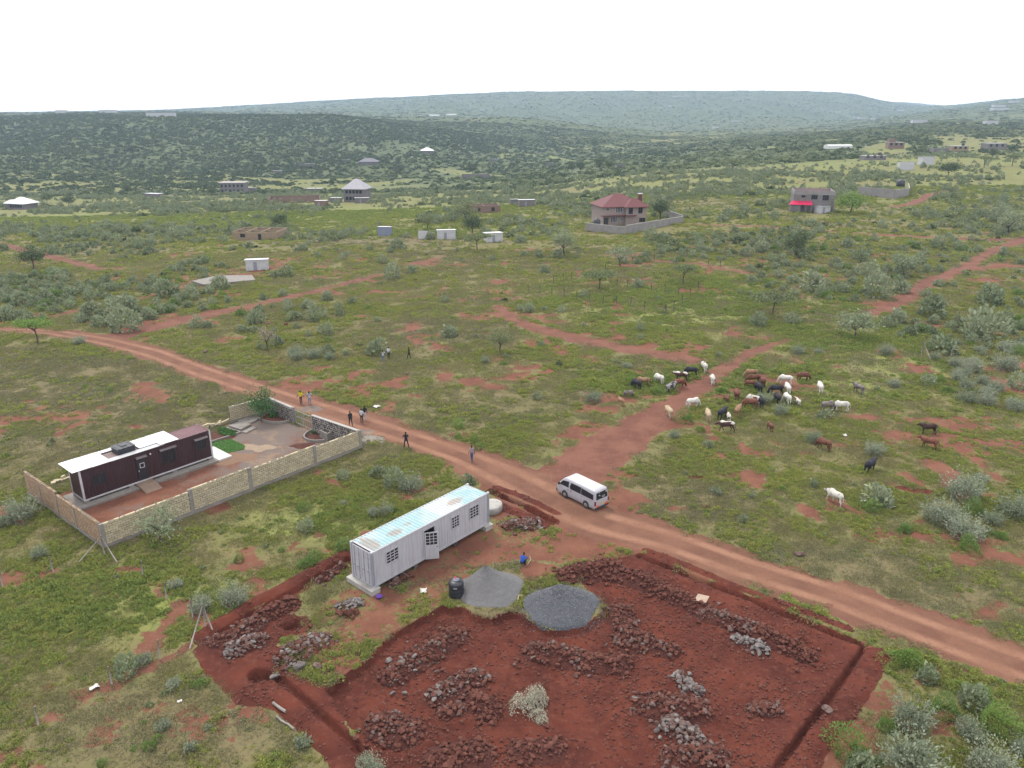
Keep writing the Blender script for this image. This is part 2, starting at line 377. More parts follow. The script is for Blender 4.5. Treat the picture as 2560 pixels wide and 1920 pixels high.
def cover(x, y):
    """soil, road, dug earth, gravel, dryness, lushness and height change at ground points"""
    near = y < 130
    r = {}
    n_a = fbm(x / 2.3, y / 2.3, 21, 4); n_b = fbm(x / .7, y / .7, 33, 3); n_c = fbm(x / 9, y / 9, 41, 4)
    road = np.zeros(x.shape); lat = np.zeros(x.shape)
    for pts, w, s in ROADS:
        d, side, ww = segdist(x, y, pts, w)
        k = np.maximum(ww, .4)
        e = d - ww + (n_a - .5) * 2.0 * np.minimum(1, k / 1.5) + (n_b - .5) * 1.3
        m = (1.0 if pts is MAIN else np.minimum(.87, s * (.62 + .55 * sstep(.35, .6, n_c)))) * sstep(.55, -.35, e)
        lat = np.where(m > road, np.clip(d / k, 0, 1.4), lat)
        road = np.maximum(road, m)
    dug = np.zeros(x.shape); dz = np.zeros(x.shape)
    for pts, hw, dep in TRENCH:
        d, side, _ = segdist(x, y, pts)
        dn = d + (n_b - .5) * .18
        dz = np.minimum(dz, -dep * sstep(hw + .09, hw - .05, dn))
        dug = np.maximum(dug, sstep(hw + .5, hw + .1, d + (n_a - .5) * 1.0))
    for (hx, hy, _), rx, ry, dep in HOLES:
        q = np.hypot((x - hx) / rx, (y - hy) / ry) + (n_b - .5) * .3
        dz = np.minimum(dz, -dep * sstep(1.05, .75, q)); dug = np.maximum(dug, sstep(1.8, 1.2, q))
    for pts, hw, hh in SPOIL:
        d, side, _ = segdist(x, y, pts)
        b = np.exp(-(d / hw) ** 2) * (.6 + .8 * n_a)
        dz = np.where(dz < -.15, dz, dz + hh * b)
        dug = np.maximum(dug, sstep(.25, .5, b + (n_b - .5) * .3))
    pin = inpoly(x + (n_b - .5) * .25, y + (n_b - .5) * .25, PIT)
    dd, _, _ = segdist(x, y, PIT + PIT[:1])
    nearleft = sstep(12, 2, x)                                    # the cut face is steep on the left and top, soft on the right
    depth = (.18 + .32 * nearleft) * np.where(pin, sstep(-.02, .22 + .9 * (1 - nearleft), dd), 0)
    n_d = fbm(x / .32, y / .32, 47, 2)
    rough = (n_a - .5) * .22 + (n_b - .5) * .16 + (n_d - .5) * .10
    dz = np.where(pin, np.minimum(dz, 0) - depth * (dz > -.2) + rough * sstep(0, .8, dd) + np.maximum(dz, 0), dz)
    dug = np.where(pin, 1, dug)
    for poly in DUGPOLY:
        ip = inpoly(x + (n_a - .5) * 1.2, y + (n_a - .5) * 1.2, poly); dug = np.where(ip, np.maximum(dug, .9), dug)
    dz = np.where((dug > .5) & ~pin & (dz > -.15), dz + (n_b - .5) * .13 + (n_d - .5) * .08, dz)
    bare = np.zeros(x.shape)
    for (cx, cy), rx, ry, s in EARTH_P:
        q = np.hypot((x - cx) / rx, (y - cy) / ry) + (n_a - .5) * 1.9 + (n_b - .5) * .9
        bare = np.maximum(bare, s * sstep(1.25, .35, q + (n_b - .5) * .8))
    for (cx, cy), rx, ry in DARK_P:
        q = np.hypot((x - cx) / rx, (y - cy) / ry) + (n_a - .5) * .9
        dug = np.maximum(dug, .85 * sstep(1.1, .7, q)); dz = dz - .12 * sstep(1, .6, q)
    bare = np.maximum(bare, .78 * sstep(.555, .665, n_c * .55 + n_a * .45) * (1 - sstep(150, 320, y)))
    bare = np.maximum(bare, np.where(inpoly(x + (n_a - .5) * 3, y + (n_a - .5) * 3, WORN), .46 + .8 * (n_a - .35) + .5 * (n_b - .5), 0))
    yard = inpoly(x, y, YARD)
    lush = np.zeros(x.shape); dry = np.zeros(x.shape)
    for (cx, cy), rx, ry in LUSH_SUNLIT_P:
        lush = np.maximum(lush, sstep(1.5, .2, np.hypot((x - cx) / rx, (y - cy) / ry) + (n_c - .5) * 1.6 + (n_a - .5) * .8))
    lush = np.maximum(lush, sstep(190, 330, y) * (.55 + .5 * (n_c - .5)))
    for (cx, cy), rx, ry in DRY_P:
        dry = np.maximum(dry, sstep(1.2, .4, np.hypot((x - cx) / rx, (y - cy) / ry) + (n_c - .5) * .9))
    dry = np.maximum(dry, sstep(.55, .7, fbm(x / 14, y / 14, 77, 3)) * .7)
    road = np.where(dug > .6, 0, road); road = np.where(yard, 0, road)
    grey = np.zeros(x.shape)
    px_, py_ = x - WA[0], y - WA[1]
    s1 = px_ * math.cos(HOUSE_A) + py_ * math.sin(HOUSE_A)         # metres from the near wall corner along the long wall
    grey = np.where(yard, np.clip(sstep(10, 19, s1 + (n_c - .5) * 8) * .45 + (n_a - .5) * .9 + .36, 0, 1), grey)
    for (ux, vx, rx, ry) in [(912, 1095, 1.7, 1.2), (905, 1080, 1.8, .9), (770, 1022, 1.8, 1.2), (960, 1440, 1.4, .5)]:
        cx, cy, _ = px(ux, vx)
        grey = np.maximum(grey, .8 * sstep(1.1, .6, np.hypot((x - cx) / rx, (y - cy) / ry) + (n_a - .5) * .8))
    bare = np.where(yard, 1, bare)
    dz = np.where(yard, 0.0, dz)
    r['road'], r['lat'], r['dug'], r['bare'], r['yard'] = road, lat, dug, np.maximum(bare, road), yard
    r['grey'], r['dry'], r['lush'], r['pin'] = grey, dry, lush, pin
    veg = (1 - r['bare']) * (1 - dug)
    dz = dz + np.where((dz > -.1) & ~yard, veg * (n_a - .5) * .08 - .03 * road * sstep(.55, .4, np.abs(lat - .45)), 0)
    r['dz'] = dz * sstep(140, 110, y)
    return r
def ground_z(x, y):
    x = np.atleast_1d(np.asarray(x, float)); y = np.atleast_1d(np.asarray(y, float))
    return base_z(x, y) + cover(x, y)['dz']
def gz(x, y): return float(ground_z(x, y)[0])

def ground_material():
    m, nt, ln = _nt('ground_surface'); b = nt['Principled BSDF']
    geo = nt.new('ShaderNodeNewGeometry'); P = geo.outputs['Position']
    def att(n):
        a = nt.new('ShaderNodeAttribute'); a.attribute_name = n; s = nt.new('ShaderNodeSeparateColor'); ln.new(a.outputs['Color'], s.inputs[0]); return s.outputs, a.outputs['Alpha']
    (bare, dug, road), lat = att('cov'); (grey, dry, lush), wood = att('cov2')
    n_big = noise(nt, ln, .035, 5, .6, P); n_mid = noise(nt, ln, .35, 6, .62, P); n_fin = noise(nt, ln, 2.6, 6, .65, P); n_grn = noise(nt, ln, 14, 4, .6, P)
    grass = mixc(nt, ln, mapr(nt, ln, n_mid, .35, .65), (.112, .112, .042), (.138, .114, .052))
    grass = mixc(nt, ln, mth(nt, ln, 'MULTIPLY', lush, mapr(nt, ln, n_mid, .25, .6)), grass, (.158, .182, .046))  # lush grass, plus sunlight painted into the valley strips
    dm = mth(nt, ln, 'MULTIPLY', dry, mapr(nt, ln, n_fin, .3, .65))
    grass = mixc(nt, ln, dm, grass, (.125, .096, .058))
    grass = mixc(nt, ln, mapr(nt, ln, n_fin, .50, .66, 0, .7), grass, (.058, .060, .025))
    grass = mixc(nt, ln, mapr(nt, ln, n_grn, .58, .70, 0, .35), grass, (.165, .155, .068))
    grass = mixc(nt, ln, wood, grass, mixc(nt, ln, mapr(nt, ln, n_big, .35, .65), (.056, .074, .033), (.080, .098, .044)))
    soil = mixc(nt, ln, mapr(nt, ln, n_mid, .35, .65), (.150, .064, .040), (.108, .043, .028))
    soil = mixc(nt, ln, mapr(nt, ln, n_fin, .55, .72, 0, .5), soil, (.19, .10, .066))
    e = mth(nt, ln, 'ADD', bare, mth(nt, ln, 'MULTIPLY', mth(nt, ln, 'SUBTRACT', n_fin, .5), 1.3))
    e = mth(nt, ln, 'ADD', e, mth(nt, ln, 'MULTIPLY', mth(nt, ln, 'SUBTRACT', n_mid, .5), .55))
    col = mixc(nt, ln, mapr(nt, ln, e, .36, .62), grass, soil)
    rut = mapr(nt, ln, mth(nt, ln, 'ABSOLUTE', mth(nt, ln, 'SUBTRACT', lat, .48)), .05, .3, 1, 0)
    rcol = mixc(nt, ln, mapr(nt, ln, n_mid, .3, .7), (.150, .074, .047), (.108, .050, .033))
    rcol = mixc(nt, ln, mth(nt, ln, 'MULTIPLY', rut, mapr(nt, ln, n_mid, .35, .62, .35, 1.0)), rcol, (.215, .112, .072))
    rcol = mixc(nt, ln, mapr(nt, ln, n_fin, .52, .70, 0, .55), rcol, (.115, .050, .034))
    rcol = mixc(nt, ln, mapr(nt, ln, n_grn, .60, .70, 0, .4), rcol, (.32, .21, .155))
    bcol = mixc(nt, ln, mapr(nt, ln, n_mid, .35, .65), (.150, .068, .046), (.108, .045, .031))
    bcol = mixc(nt, ln, mapr(nt, ln, n_fin, .55, .70, 0, .6), bcol, (.19, .098, .066))
    rcol = mixc(nt, ln, mapr(nt, ln, road, .87, .97), bcol, rcol)
    col = mixc(nt, ln, mapr(nt, ln, road, .35, .75), col, rcol)
    gcol = mixc(nt, ln, mapr(nt, ln, n_grn, .35, .65), (.155, .122, .104), (.10, .080, .072))
    gcol = mixc(nt, ln, mapr(nt, ln, n_mid, .5, .66, 0, .55), gcol, (.26, .17, .10))
    col = mixc(nt, ln, mapr(nt, ln, mth(nt, ln, 'ADD', grey, mth(nt, ln, 'MULTIPLY', mth(nt, ln, 'SUBTRACT', n_fin, .5), .5)), .35, .75), col, gcol)
    dcol = mixc(nt, ln, mapr(nt, ln, n_mid, .34, .66), (.096, .0250, .0150), (.054, .0138, .0090))
    dcol = mixc(nt, ln, mapr(nt, ln, n_fin, .5, .7, 0, .6), dcol, (.120, .044, .029))
    dcol = mixc(nt, ln, mapr(nt, ln, n_grn, .64, .72, 0, .3), dcol, (.13, .07, .055))
    col = mixc(nt, ln, mapr(nt, ln, mth(nt, ln, 'ADD', dug, mth(nt, ln, 'MULTIPLY', mth(nt, ln, 'SUBTRACT', n_fin, .5), .6)), .4, .65), col, dcol)
    ln.new(col, b.inputs['Base Color']); b.inputs['Roughness'].default_value = .95; b.inputs['Specular IOR Level'].default_value = .15
    bn = nt.new('ShaderNodeBump'); bn.inputs['Strength'].default_value = .7; bn.inputs['Distance'].default_value = .06
    ln.new(mth(nt, ln, 'ADD', n_fin, mth(nt, ln, 'MULTIPLY', n_grn, .5)), bn.inputs['Height']); ln.new(bn.outputs[0], b.inputs['Normal'])
    return m
MAT_GROUND = ground_material()

def steep(x, y):
    e = 12.0; gx = base_z(x + e, y) - base_z(x - e, y); gy = base_z(x, y + e) - base_z(x, y - e)
    return np.hypot(gx, gy) / (2 * e)
def build_ground():
    rows = [22.0]
    while rows[-1] < 6300:
        y = rows[-1]
        rows.append(y + (.125 if y < 58 else .16 if y < 75 else (y * .0052 - .22) if y < 260 else y * .015 - 2.6 if y < 1200 else y * .02))
    rows = np.array(rows)
    a = np.concatenate([np.linspace(-1.22, -.9, 20, endpoint=False), np.linspace(-.9, .9, 580), np.linspace(.9, 1.22, 21)[1:]])
    X = rows[:, None] * a[None, :]; Y = np.repeat(rows[:, None], len(a), 1)
    nr, nc = X.shape
    x, y = X.ravel(), Y.ravel()
    c = cover(x, y); z = base_z(x, y) + c['dz']
    co = np.stack([x, y, z], 1).astype(np.float32)
    c1 = np.stack([c['bare'], c['dug'], c['road'], c['lat']], 1).astype(np.float32)
    c2 = np.stack([c['grey'], c['dry'], c['lush'], np.maximum(sstep(.02, .055, steep(x, y)) * sstep(420, 560, y), np.maximum(sstep(600, 800, y) * sstep(50, -150, x) * .9, .75 * sstep(1300, 2000, y)))], 1).astype(np.float32)  # left escarpment: dark undergrowth tone also stands in for cloud shade
    i = (np.arange(nr - 1)[:, None] * nc + np.arange(nc - 1)[None, :]).ravel()
    q = np.stack([i, i + 1, i + nc + 1, i + nc], 1)
    dugf = (c['dug'][q].mean(1) > .55); roadf = (c['road'][q].mean(1) > .5) & ~dugf; yardf = c['yard'][q].mean(1) > .5
    cls = np.where(yardf, 3, np.where(dugf, 2, np.where(roadf, 1, 0)))
    for k, nm in enumerate(['ground', 'dirt_road', 'dug_earth', 'yard']):
        f = q[cls == k]
        used, inv = np.unique(f, return_inverse=True); f = inv.reshape(-1, 4)
        me = bpy.data.meshes.new(nm)
        me.vertices.add(len(used)); me.vertices.foreach_set('co', co[used].ravel())
        me.loops.add(f.size); me.loops.foreach_set('vertex_index', f.ravel().astype(np.int32))
        me.polygons.add(len(f)); me.polygons.foreach_set('loop_start', (np.arange(len(f)) * 4).astype(np.int32))
        me.update(calc_edges=True)
        for an, cc in (('cov', c1), ('cov2', c2)):
            at = me.attributes.new(an, 'FLOAT_COLOR', 'POINT'); at.data.foreach_set('color', cc[used].ravel())
        me.polygons.foreach_set('use_smooth', np.ones(len(f), bool))
        me.materials.append(MAT_GROUND)
        kind(obj(nm, me), 'structure')
build_ground()
# ------------------------------------------------------------------ plants
L_HERB = leafmat('herb_leaf', (.195, .222, .055), (.262, .290, .068), (.228, .208, .080), .11, .4)
L_HERBG = leafmat('lush_herb_leaf', (.155, .208, .054), (.205, .262, .064), (.175, .195, .06), .1, .4)
L_TUFT = leafmat('short_grass', (.205, .205, .082), (.240, .215, .105), (.175, .185, .070), .07, .4)
L_HERB2 = leafmat('dry_herb_leaf', (.190, .170, .090), (.160, .175, .085), (.220, .185, .115), .12, .3)
L_SILV = leafmat('silver_leaf', (.195, .225, .150), (.255, .280, .200), (.150, .185, .110), .09, .25)
L_SILD = leafmat('grey_green_leaf', (.180, .215, .124), (.230, .260, .160), (.145, .185, .098), .05, .25)
L_GREEN = leafmat('green_leaf', (.115, .185, .045), (.160, .240, .055), (.085, .145, .050), .12, .35)
L_DARK = leafmat('dark_bush_leaf', (.066, .090, .040), (.092, .120, .050), (.054, .076, .038), .008, .2)
L_PALE = leafmat('pale_bush_leaf', (.165, .195, .095), (.210, .238, .115), (.125, .165, .070), .01, .25)
L_ACAC = leafmat('acacia_leaf', (.130, .165, .072), (.170, .190, .092), (.115, .135, .070), .1, .3)
L_TWIG = leafmat('dry_twig', (.20, .165, .125), (.26, .22, .16), (.15, .125, .10), .1, .0)
L_PAPAYA = leafmat('papaya_leaf', (.060, .140, .045), (.085, .185, .050), (.05, .115, .045), .1, .35)
BARK = M('bark', (.13, .10, .08), .95, (.085, .065, .05), 8)
L_STRAW = leafmat('straw', (.285, .272, .205), (.37, .35, .27), (.21, .205, .15), .1, .0)

def leafcloud(n, shape, size, seed, up=.35, asp=.5, jitter=.5, tri=False):
    """n small leaf faces; shape(rng) gives a point and an outward direction"""
    rg = np.random.default_rng(seed); vs_, fs_ = [], []
    for i in range(n):
        p, d = shape(rg); s = size * rg.uniform(.65, 1.35)
        d = np.array(d, float) + rg.normal(0, jitter, 3) + np.array([0, 0, up]); d /= np.linalg.norm(d) + 1e-9
        w = np.cross(d, rg.normal(0, 1, 3)); w /= np.linalg.norm(w) + 1e-9
        p = np.array(p); o = len(vs_)
        a, b = p - d * s * .5, p + d * s * .5
        if tri:
            vs_ += [a - w * s * asp * .5, a + w * s * asp * .5, b]; fs_.append((o, o + 1, o + 2))
        else:
            vs_ += [a, p + w * s * asp * .5, b, p - w * s * asp * .5]; fs_.append((o, o + 1, o + 2, o + 3))
    return vs_, fs_
def dome(rx, rz, zc=0.0, inner=.55, lobes=0, seed=0):
    """points through a lumpy dome, denser to the outside"""
    rg0 = np.random.default_rng(seed + 99)
    L = [(rg0.normal(0, 1, 3), rg0.uniform(.12, .3)) for _ in range(lobes)]
    L = [(v / np.linalg.norm(v), a) for v, a in L]
    def f(rg):
        v = rg.normal(0, 1, 3); v /= np.linalg.norm(v); v[2] = abs(v[2]) if zc == 0 else v[2]
        k = 1 + sum(a * (max(0, float(v @ l)) ** 6 * 2 - .22) for l, a in L)
        r = (inner + (1 - inner) * rg.uniform() ** .5) * k
        return (v[0] * rx * r, v[1] * rx * r, zc + v[2] * rz * r), v
    return f
def sprigs(n, rx, h, leaf, per, seed, spread=1.0):
    """upright leafy sprigs fanning from one root: the silver shrub of the place"""
    rg = np.random.default_rng(seed); vs_, fs_, st = [], [], []
    for i in range(n):
        th = rg.uniform(0, 2 * math.pi); q = rg.uniform() ** .6 * spread
        d = np.array([math.cos(th) * q, math.sin(th) * q, .55 + rg.uniform(0, .7) * (1.15 - q * .6)])
        L = h * rg.uniform(.7, 1.12) / max(.55, d[2]) * (.55 + .45 * d[2])
        base = np.array([math.cos(th), math.sin(th), 0]) * rx * .18 * rg.uniform()
        tip = base + np.array([d[0] * rx, d[1] * rx, d[2] * h * rg.uniform(.62, .95)])
        st.append((base, tip))
        for k in range(per):
            t = .35 + .65 * (k + rg.uniform()) / per
            p = base + (tip - base) * t + rg.normal(0, .05 * rx, 3)
            p[2] = max(p[2], .04)
            dd = (tip - base); dd = dd / (np.linalg.norm(dd) + 1e-9) + rg.normal(0, .6, 3); dd /= np.linalg.norm(dd)
            w = np.cross(dd, rg.normal(0, 1, 3)); w /= np.linalg.norm(w) + 1e-9
            s = leaf * rg.uniform(.7, 1.3); o = len(vs_)
            vs_ += [p - dd * s * .5, p + w * s * .26, p + dd * s * .55, p - w * s * .26]; fs_.append((o, o + 1, o + 2, o + 3))
    return vs_, fs_, st
def leafmesh(name, vf, mat):
    me = bpy.data.meshes.new(name); me.from_pydata([tuple(map(float, v)) for v in vf[0]], [], vf[1]); me.materials.append(mat); me.update(); return me

ME = {}
def proto_collection(name, keys):
    c = bpy.data.collections.new(name); i = 0
    for k in keys:
        for me in ME[k]:
            o = bpy.data.objects.new('%s_source_%02d' % (name, i), me); c.objects.link(o); i += 1
    return c
def scatter(name, coll, pts, scl, idx, label=None, cat=None, zs=None, rots=None):
    """one 'stuff' object: many plants instanced on points"""
    n = len(pts)
    me = bpy.data.meshes.new(name); me.vertices.add(n); me.vertices.foreach_set('co', np.asarray(pts, np.float32).ravel())
    def fa(nm, v, t='FLOAT'):
        at = me.attributes.new(nm, t, 'POINT'); at.data.foreach_set('value', v)
    fa('scl', np.asarray(scl, np.float32)); fa('zs', np.asarray(scl if zs is None else zs, np.float32))
    fa('idx', np.asarray(idx, np.int32), 'INT'); fa('rot', (RNG.uniform(0, 6.283, n) if rots is None else np.asarray(rots)).astype(np.float32))
    o = obj(name, me)
    ng = bpy.data.node_groups.new(name, 'GeometryNodeTree')
    ng.interface.new_socket('Geometry', in_out='INPUT', socket_type='NodeSocketGeometry'); ng.interface.new_socket('Geometry', in_out='OUTPUT', socket_type='NodeSocketGeometry')
    N = ng.nodes; K = ng.links
    gi, go = N.new('NodeGroupInput'), N.new('NodeGroupOutput')
    ci = N.new('GeometryNodeCollectionInfo'); ci.inputs['Collection'].default_value = coll
    ci.inputs['Separate Children'].default_value = True; ci.inputs['Reset Children'].default_value = True
    ip = N.new('GeometryNodeInstanceOnPoints'); ip.inputs['Pick Instance'].default_value = True
    def na(nm, t='FLOAT'):
        q = N.new('GeometryNodeInputNamedAttribute'); q.data_type = t; q.inputs['Name'].default_value = nm; return q.outputs[0]
    cr = N.new('ShaderNodeCombineXYZ'); K.new(na('rot'), cr.inputs[2])
    cs = N.new('ShaderNodeCombineXYZ'); s_ = na('scl'); K.new(s_, cs.inputs[0]); K.new(s_, cs.inputs[1]); K.new(na('zs'), cs.inputs[2])
    mp = N.new('GeometryNodeMeshToPoints')
    K.new(gi.outputs[0], mp.inputs['Mesh']); K.new(mp.outputs[0], ip.inputs['Points']); K.new(ci.outputs[0], ip.inputs['Instance']); K.new(na('idx', 'INT'), ip.inputs['Instance Index'])
    K.new(cr.outputs[0], ip.inputs['Rotation']); K.new(cs.outputs[0], ip.inputs['Scale']); K.new(ip.outputs[0], go.inputs[0])
    md = o.modifiers.new('scatter', 'NODES'); md.node_group = ng
    kind(o, 'stuff')
    if label: tag(o, label, cat)
    return o

# ------------------------------------------------------------------ building materials
BLOCK_M = [M('cream_block_%d' % i, c, .92, tuple(x * .84 for x in c), 3, bump=.4, bscale=20) for i, c in enumerate([(.56, .48, .32), (.62, .53, .36), (.50, .43, .29), (.58, .51, .36)])]
TAN_M = [M('tan_block_%d' % i, c, .92, tuple(x * .84 for x in c), 3, bump=.4, bscale=20) for i, c in enumerate([(.40, .27, .17), (.45, .31, .20), (.36, .24, .15)])]
MORTAR = M('mortar', (.19, .16, .125), .95, (.14, .12, .095), 4)
CEMENT = M('cement', (.30, .275, .25), .92, (.24, .22, .20), 1.5, grime=(.16, .12, .10), gs=1.1, bump=.25)
CEMENT_L = M('pale_cement', (.46, .44, .41), .9, (.38, .36, .34), 1.5, grime=(.25, .20, .17), gs=1.3)
LAVA_M = [M('lava_stone_%d' % i, c, .95, tuple(x * .7 for x in c), 5, bump=.5) for i, c in enumerate([(.10, .088, .085), (.16, .14, .13), (.075, .068, .068), (.20, .17, .15)])]
WHITEPOINT = M('pale_pointing', (.44, .41, .37), .95, (.34, .31, .28), 3)
MAROON = M('maroon_paint', (.052, .022, .026), .5, (.040, .017, .021), .8, grime=(.075, .045, .04), gs=.9, gamt=.4, spec=.4)
MAROON_R = M('maroon_roof', (.185, .085, .098), .55, (.15, .065, .075), 1.2, grime=(.25, .15, .15), gs=2, gamt=.4)
WHITE_T = M('white_trim', (.62, .60, .62), .55, (.54, .52, .54), 1.5)
ZINC = M('white_roof_sheet', (.80, .80, .82), .4, (.72, .72, .75), .9, metal=.0, grime=(.55, .52, .50), gs=.6, gamt=.45, spec=.5)
ZINC_G = M('grey_roof_sheet', (.55, .55, .56), .45, (.48, .48, .49), 1.2, spec=.5)
BLACKP = M('black_plastic', (.022, .023, .030), .42, (.03, .031, .04), 2, spec=.5)
DARKM = M('dark_metal', (.035, .032, .034), .5, (.05, .045, .045), 3)
RUSTY = M('weathered_metal', (.22, .19, .17), .7, (.15, .11, .09), 5)
GLASS, _n, _l = _nt('window_glass')
_n['Principled BSDF'].inputs['Base Color'].default_value = (.018, .02, .024, 1); _n['Principled BSDF'].inputs['Roughness'].default_value = .08; _n['Principled BSDF'].inputs['Specular IOR Level'].default_value = .55
REDSOIL = M('garden_soil', (.105, .036, .024), .95, (.075, .024, .016), 3, bump=.6)
TILE = M('white_floor_tile', (.70, .68, .66), .35, (.62, .60, .58), 2)

def blockmesh(mat, seed, lx, lz, ly):
    """one building block with slightly uneven faces"""
    rg = random.Random(seed); mb = MB(); mb.box(-lx / 2, lx / 2, -ly / 2, ly / 2, -lz / 2, lz / 2)
    mb.v = [tuple(c + rg.uniform(-.008, .008) for c in p) for p in mb.v]
    return mb.mesh('block', mat)
class Wall:
    """a block wall run from P to Q: local x runs along, z up; blocks on both faces proud of the mortar core"""
    def __init__(s, name, label, P, Q, hgt, mats, cat='wall', group=None, bl=.42, bh=.205, thick=.2, z0=.3, limit=300, footing=True):
        s.L = math.hypot(Q[0] - P[0], Q[1] - P[1]); s.ang = math.atan2(Q[1] - P[1], Q[0] - P[0])
        zg = gz(*P); s.t = thing(name, label, cat, (P[0], P[1], zg), s.ang, group)
        s.hgt, s.mats, s.bl, s.bh, s.th, s.z0 = hgt, mats, bl, bh, thick, z0
        s.meshes = [blockmesh(m, i * 7 + k, bl - .045, bh - .045, thick) for i, m in enumerate(mats) for k in range(2)]
        rg = random.Random(len(name) + int(s.L * 10)); blocks = []
        for (x0, x1, h) in hgt:
            rows = max(1, int(round((h - z0) / bh)))
            core = MB().box(x0, x1, -thick / 2 + .018, thick / 2 - .018, z0 - .05, z0 + rows * bh - .02); core.build('mortar_core', MORTAR, s.t)
            for r in range(rows):
                x = x0 + (0 if r % 2 == 0 else -bl / 2); z = z0 + (r + .5) * bh
                while x < x1 - .05:
                    a, b = max(x, x0), min(x + bl, x1)
                    if b - a > .08: blocks.append(((a + b) / 2, z, (b - a) / bl, rg.random()))
                    x += bl
        s.n = len(blocks)
        rest = MB()
        pick = list(range(len(blocks)))
        if len(blocks) > limit:
            rg.shuffle(pick)
        for j, i in enumerate(pick):
            x, z, sx, q = blocks[i]; me = rg.choice(s.meshes); yo = rg.uniform(-.006, .006)
            if j < limit: obj('block', me, s.t, (x, yo, z), 0, (sx, 1, 1))
            else: rest.box(x - (bl - .022) / 2 * sx, x + (bl - .022) / 2 * sx, yo - thick / 2, yo + thick / 2, z - (bh - .024) / 2, z + (bh - .024) / 2, rg.randrange(len(mats)))
        if rest.v: kind(rest.build('blocks', mats, s.t), 'stuff')
        if footing:
            mb = MB(); mb.box(-.05, s.L + .05, -thick / 2 - .05, thick / 2 + .05, -.25, z0 - .035); mb.build('footing', CEMENT, s.t)
    def pillar(s, x, w=.3, h=2.2):
        MB().box(x - w / 2, x + w / 2, -s.th / 2 - .04, s.th / 2 + .04, -.2, h).build('pillar', CEMENT, s.t)
    def coping(s, h, x0=0, x1=None, mat=None, rz=0):
        MB().box(x0, s.L if x1 is None else x1, -s.th / 2 - .01, s.th / 2 + .01, h + .003, h + .05).build('coping', mat or CEMENT_L, s.t)

def along(P, Q, u, v):
    """metres along PQ of the photo pixel's ground point"""
    x, y, _ = px(u, v); L = math.hypot(Q[0] - P[0], Q[1] - P[1]); return ((x - P[0]) * (Q[0] - P[0]) + (y - P[1]) * (Q[1] - P[1])) / L
p1, p2, p3 = along(WA, WC, 487, 1287), along(WA, WC, 630, 1228), along(WA, WC, 788, 1164)
LAC = math.hypot(WC[0] - WA[0], WC[1] - WA[1])
w = Wall('block_wall', 'long cream block wall of the compound with cement pillars, facing the white container', WA, WC, [(.15, p1 - .15, 2.15), (p1 + .15, p2 - .15, 2.35), (p2 + .15, p3 - .15, 2.15), (p3 + .15, LAC - .15, 1.95)], BLOCK_M)
for p, h in ((p1, 2.32), (p2, 2.3), (p3, 2.12), (LAC, 1.98)): w.pillar(p, .34, h)
w.pillar(0, .3, 2.15)
LAB = math.hypot(WB[0] - WA[0], WB[1] - WA[1])
w = Wall('block_wall', 'tan end wall of the compound with stepped bays, behind the dark cabin', WA, WB, [(.3, 4.6, 2.12), (4.6, 8.0, 2.2), (8.0, 11.4, 2.3), (11.4, LAB, 2.4)], TAN_M)
for p in (4.6, 8.0, 11.4): w.pillar(p, .22, 2.05)
w = Wall('block_wall', 'short cream block wall at the far corner of the compound beside the leafy tree', WG, WF, [(0, 4.6, 1.85)], BLOCK_M)
w.coping(1.86)
def stone_wall(label, P, Q, h, seed):
    L = math.hypot(Q[0] - P[0], Q[1] - P[1]); t = thing('stone_wall', label, 'wall', (P[0], P[1], gz(*P)), math.atan2(Q[1] - P[1], Q[0] - P[0]))
    MB().box(0, L, -.14, .14, -.2, h).build('mortar_core', WHITEPOINT, t)
    MB().box(-.02, L + .02, -.17, .17, h + .002, h + .07).build('coping', CEMENT_L, t)
    rg = random.Random(seed); ms = []
    for i in range(6):
        mb = MB(); n = 6; pts = []
        for k in range(n):
            a = 2 * math.pi * k / n + rg.uniform(-.25, .25); r = rg.uniform(.8, 1.1); pts.append((math.cos(a) * r * .5, math.sin(a) * r * .5))
        vs_ = [(x, -.03, z) for x, z in pts] + [(x * .8, -.055, z * .8) for x, z in pts] + [(x, .03, z) for x, z in pts] + [(x * .8, .055, z * .8) for x, z in pts]
        fs_ = [tuple(n + k for k in range(n)), tuple(3 * n + n - 1 - k for k in range(n))]
        for k in range(n):
            j = (k + 1) % n; fs_ += [(k, j, n + j, n + k), (2 * n + j, 2 * n + k, 3 * n + k, 3 * n + j), (j, k, 2 * n + k, 2 * n + j)]
        ms.append(mb.add(vs_, fs_).mesh('stone', LAVA_M[i % 4]))
    x = .14
    while x < L - .1:
        z = .1
        while z < h - .08:
            for sd in (-1, 1):
                s = rg.uniform(.2, .3); obj('stone', rg.choice(ms), t, (x + rg.uniform(-.05, .05) + (.12 if int(z / .23) % 2 else 0), sd * .125, z + rg.uniform(-.03, .03)), 0, (s * rg.uniform(.85, 1.25), 1, s * rg.uniform(.75, 1)))
            z += .235
        x += .29
    return t
stone_wall('dark lava-stone wall with pale pointing between the gate and the long wall', WD, WC, 1.85, 3)
stone_wall('dark lava-stone wall with pale pointing between the gate and the leafy tree', WF, WE, 1.8, 4)

GATEM = M('pale_gate_paint', (.36, .34, .33), .6, (.28, .25, .24), 4)
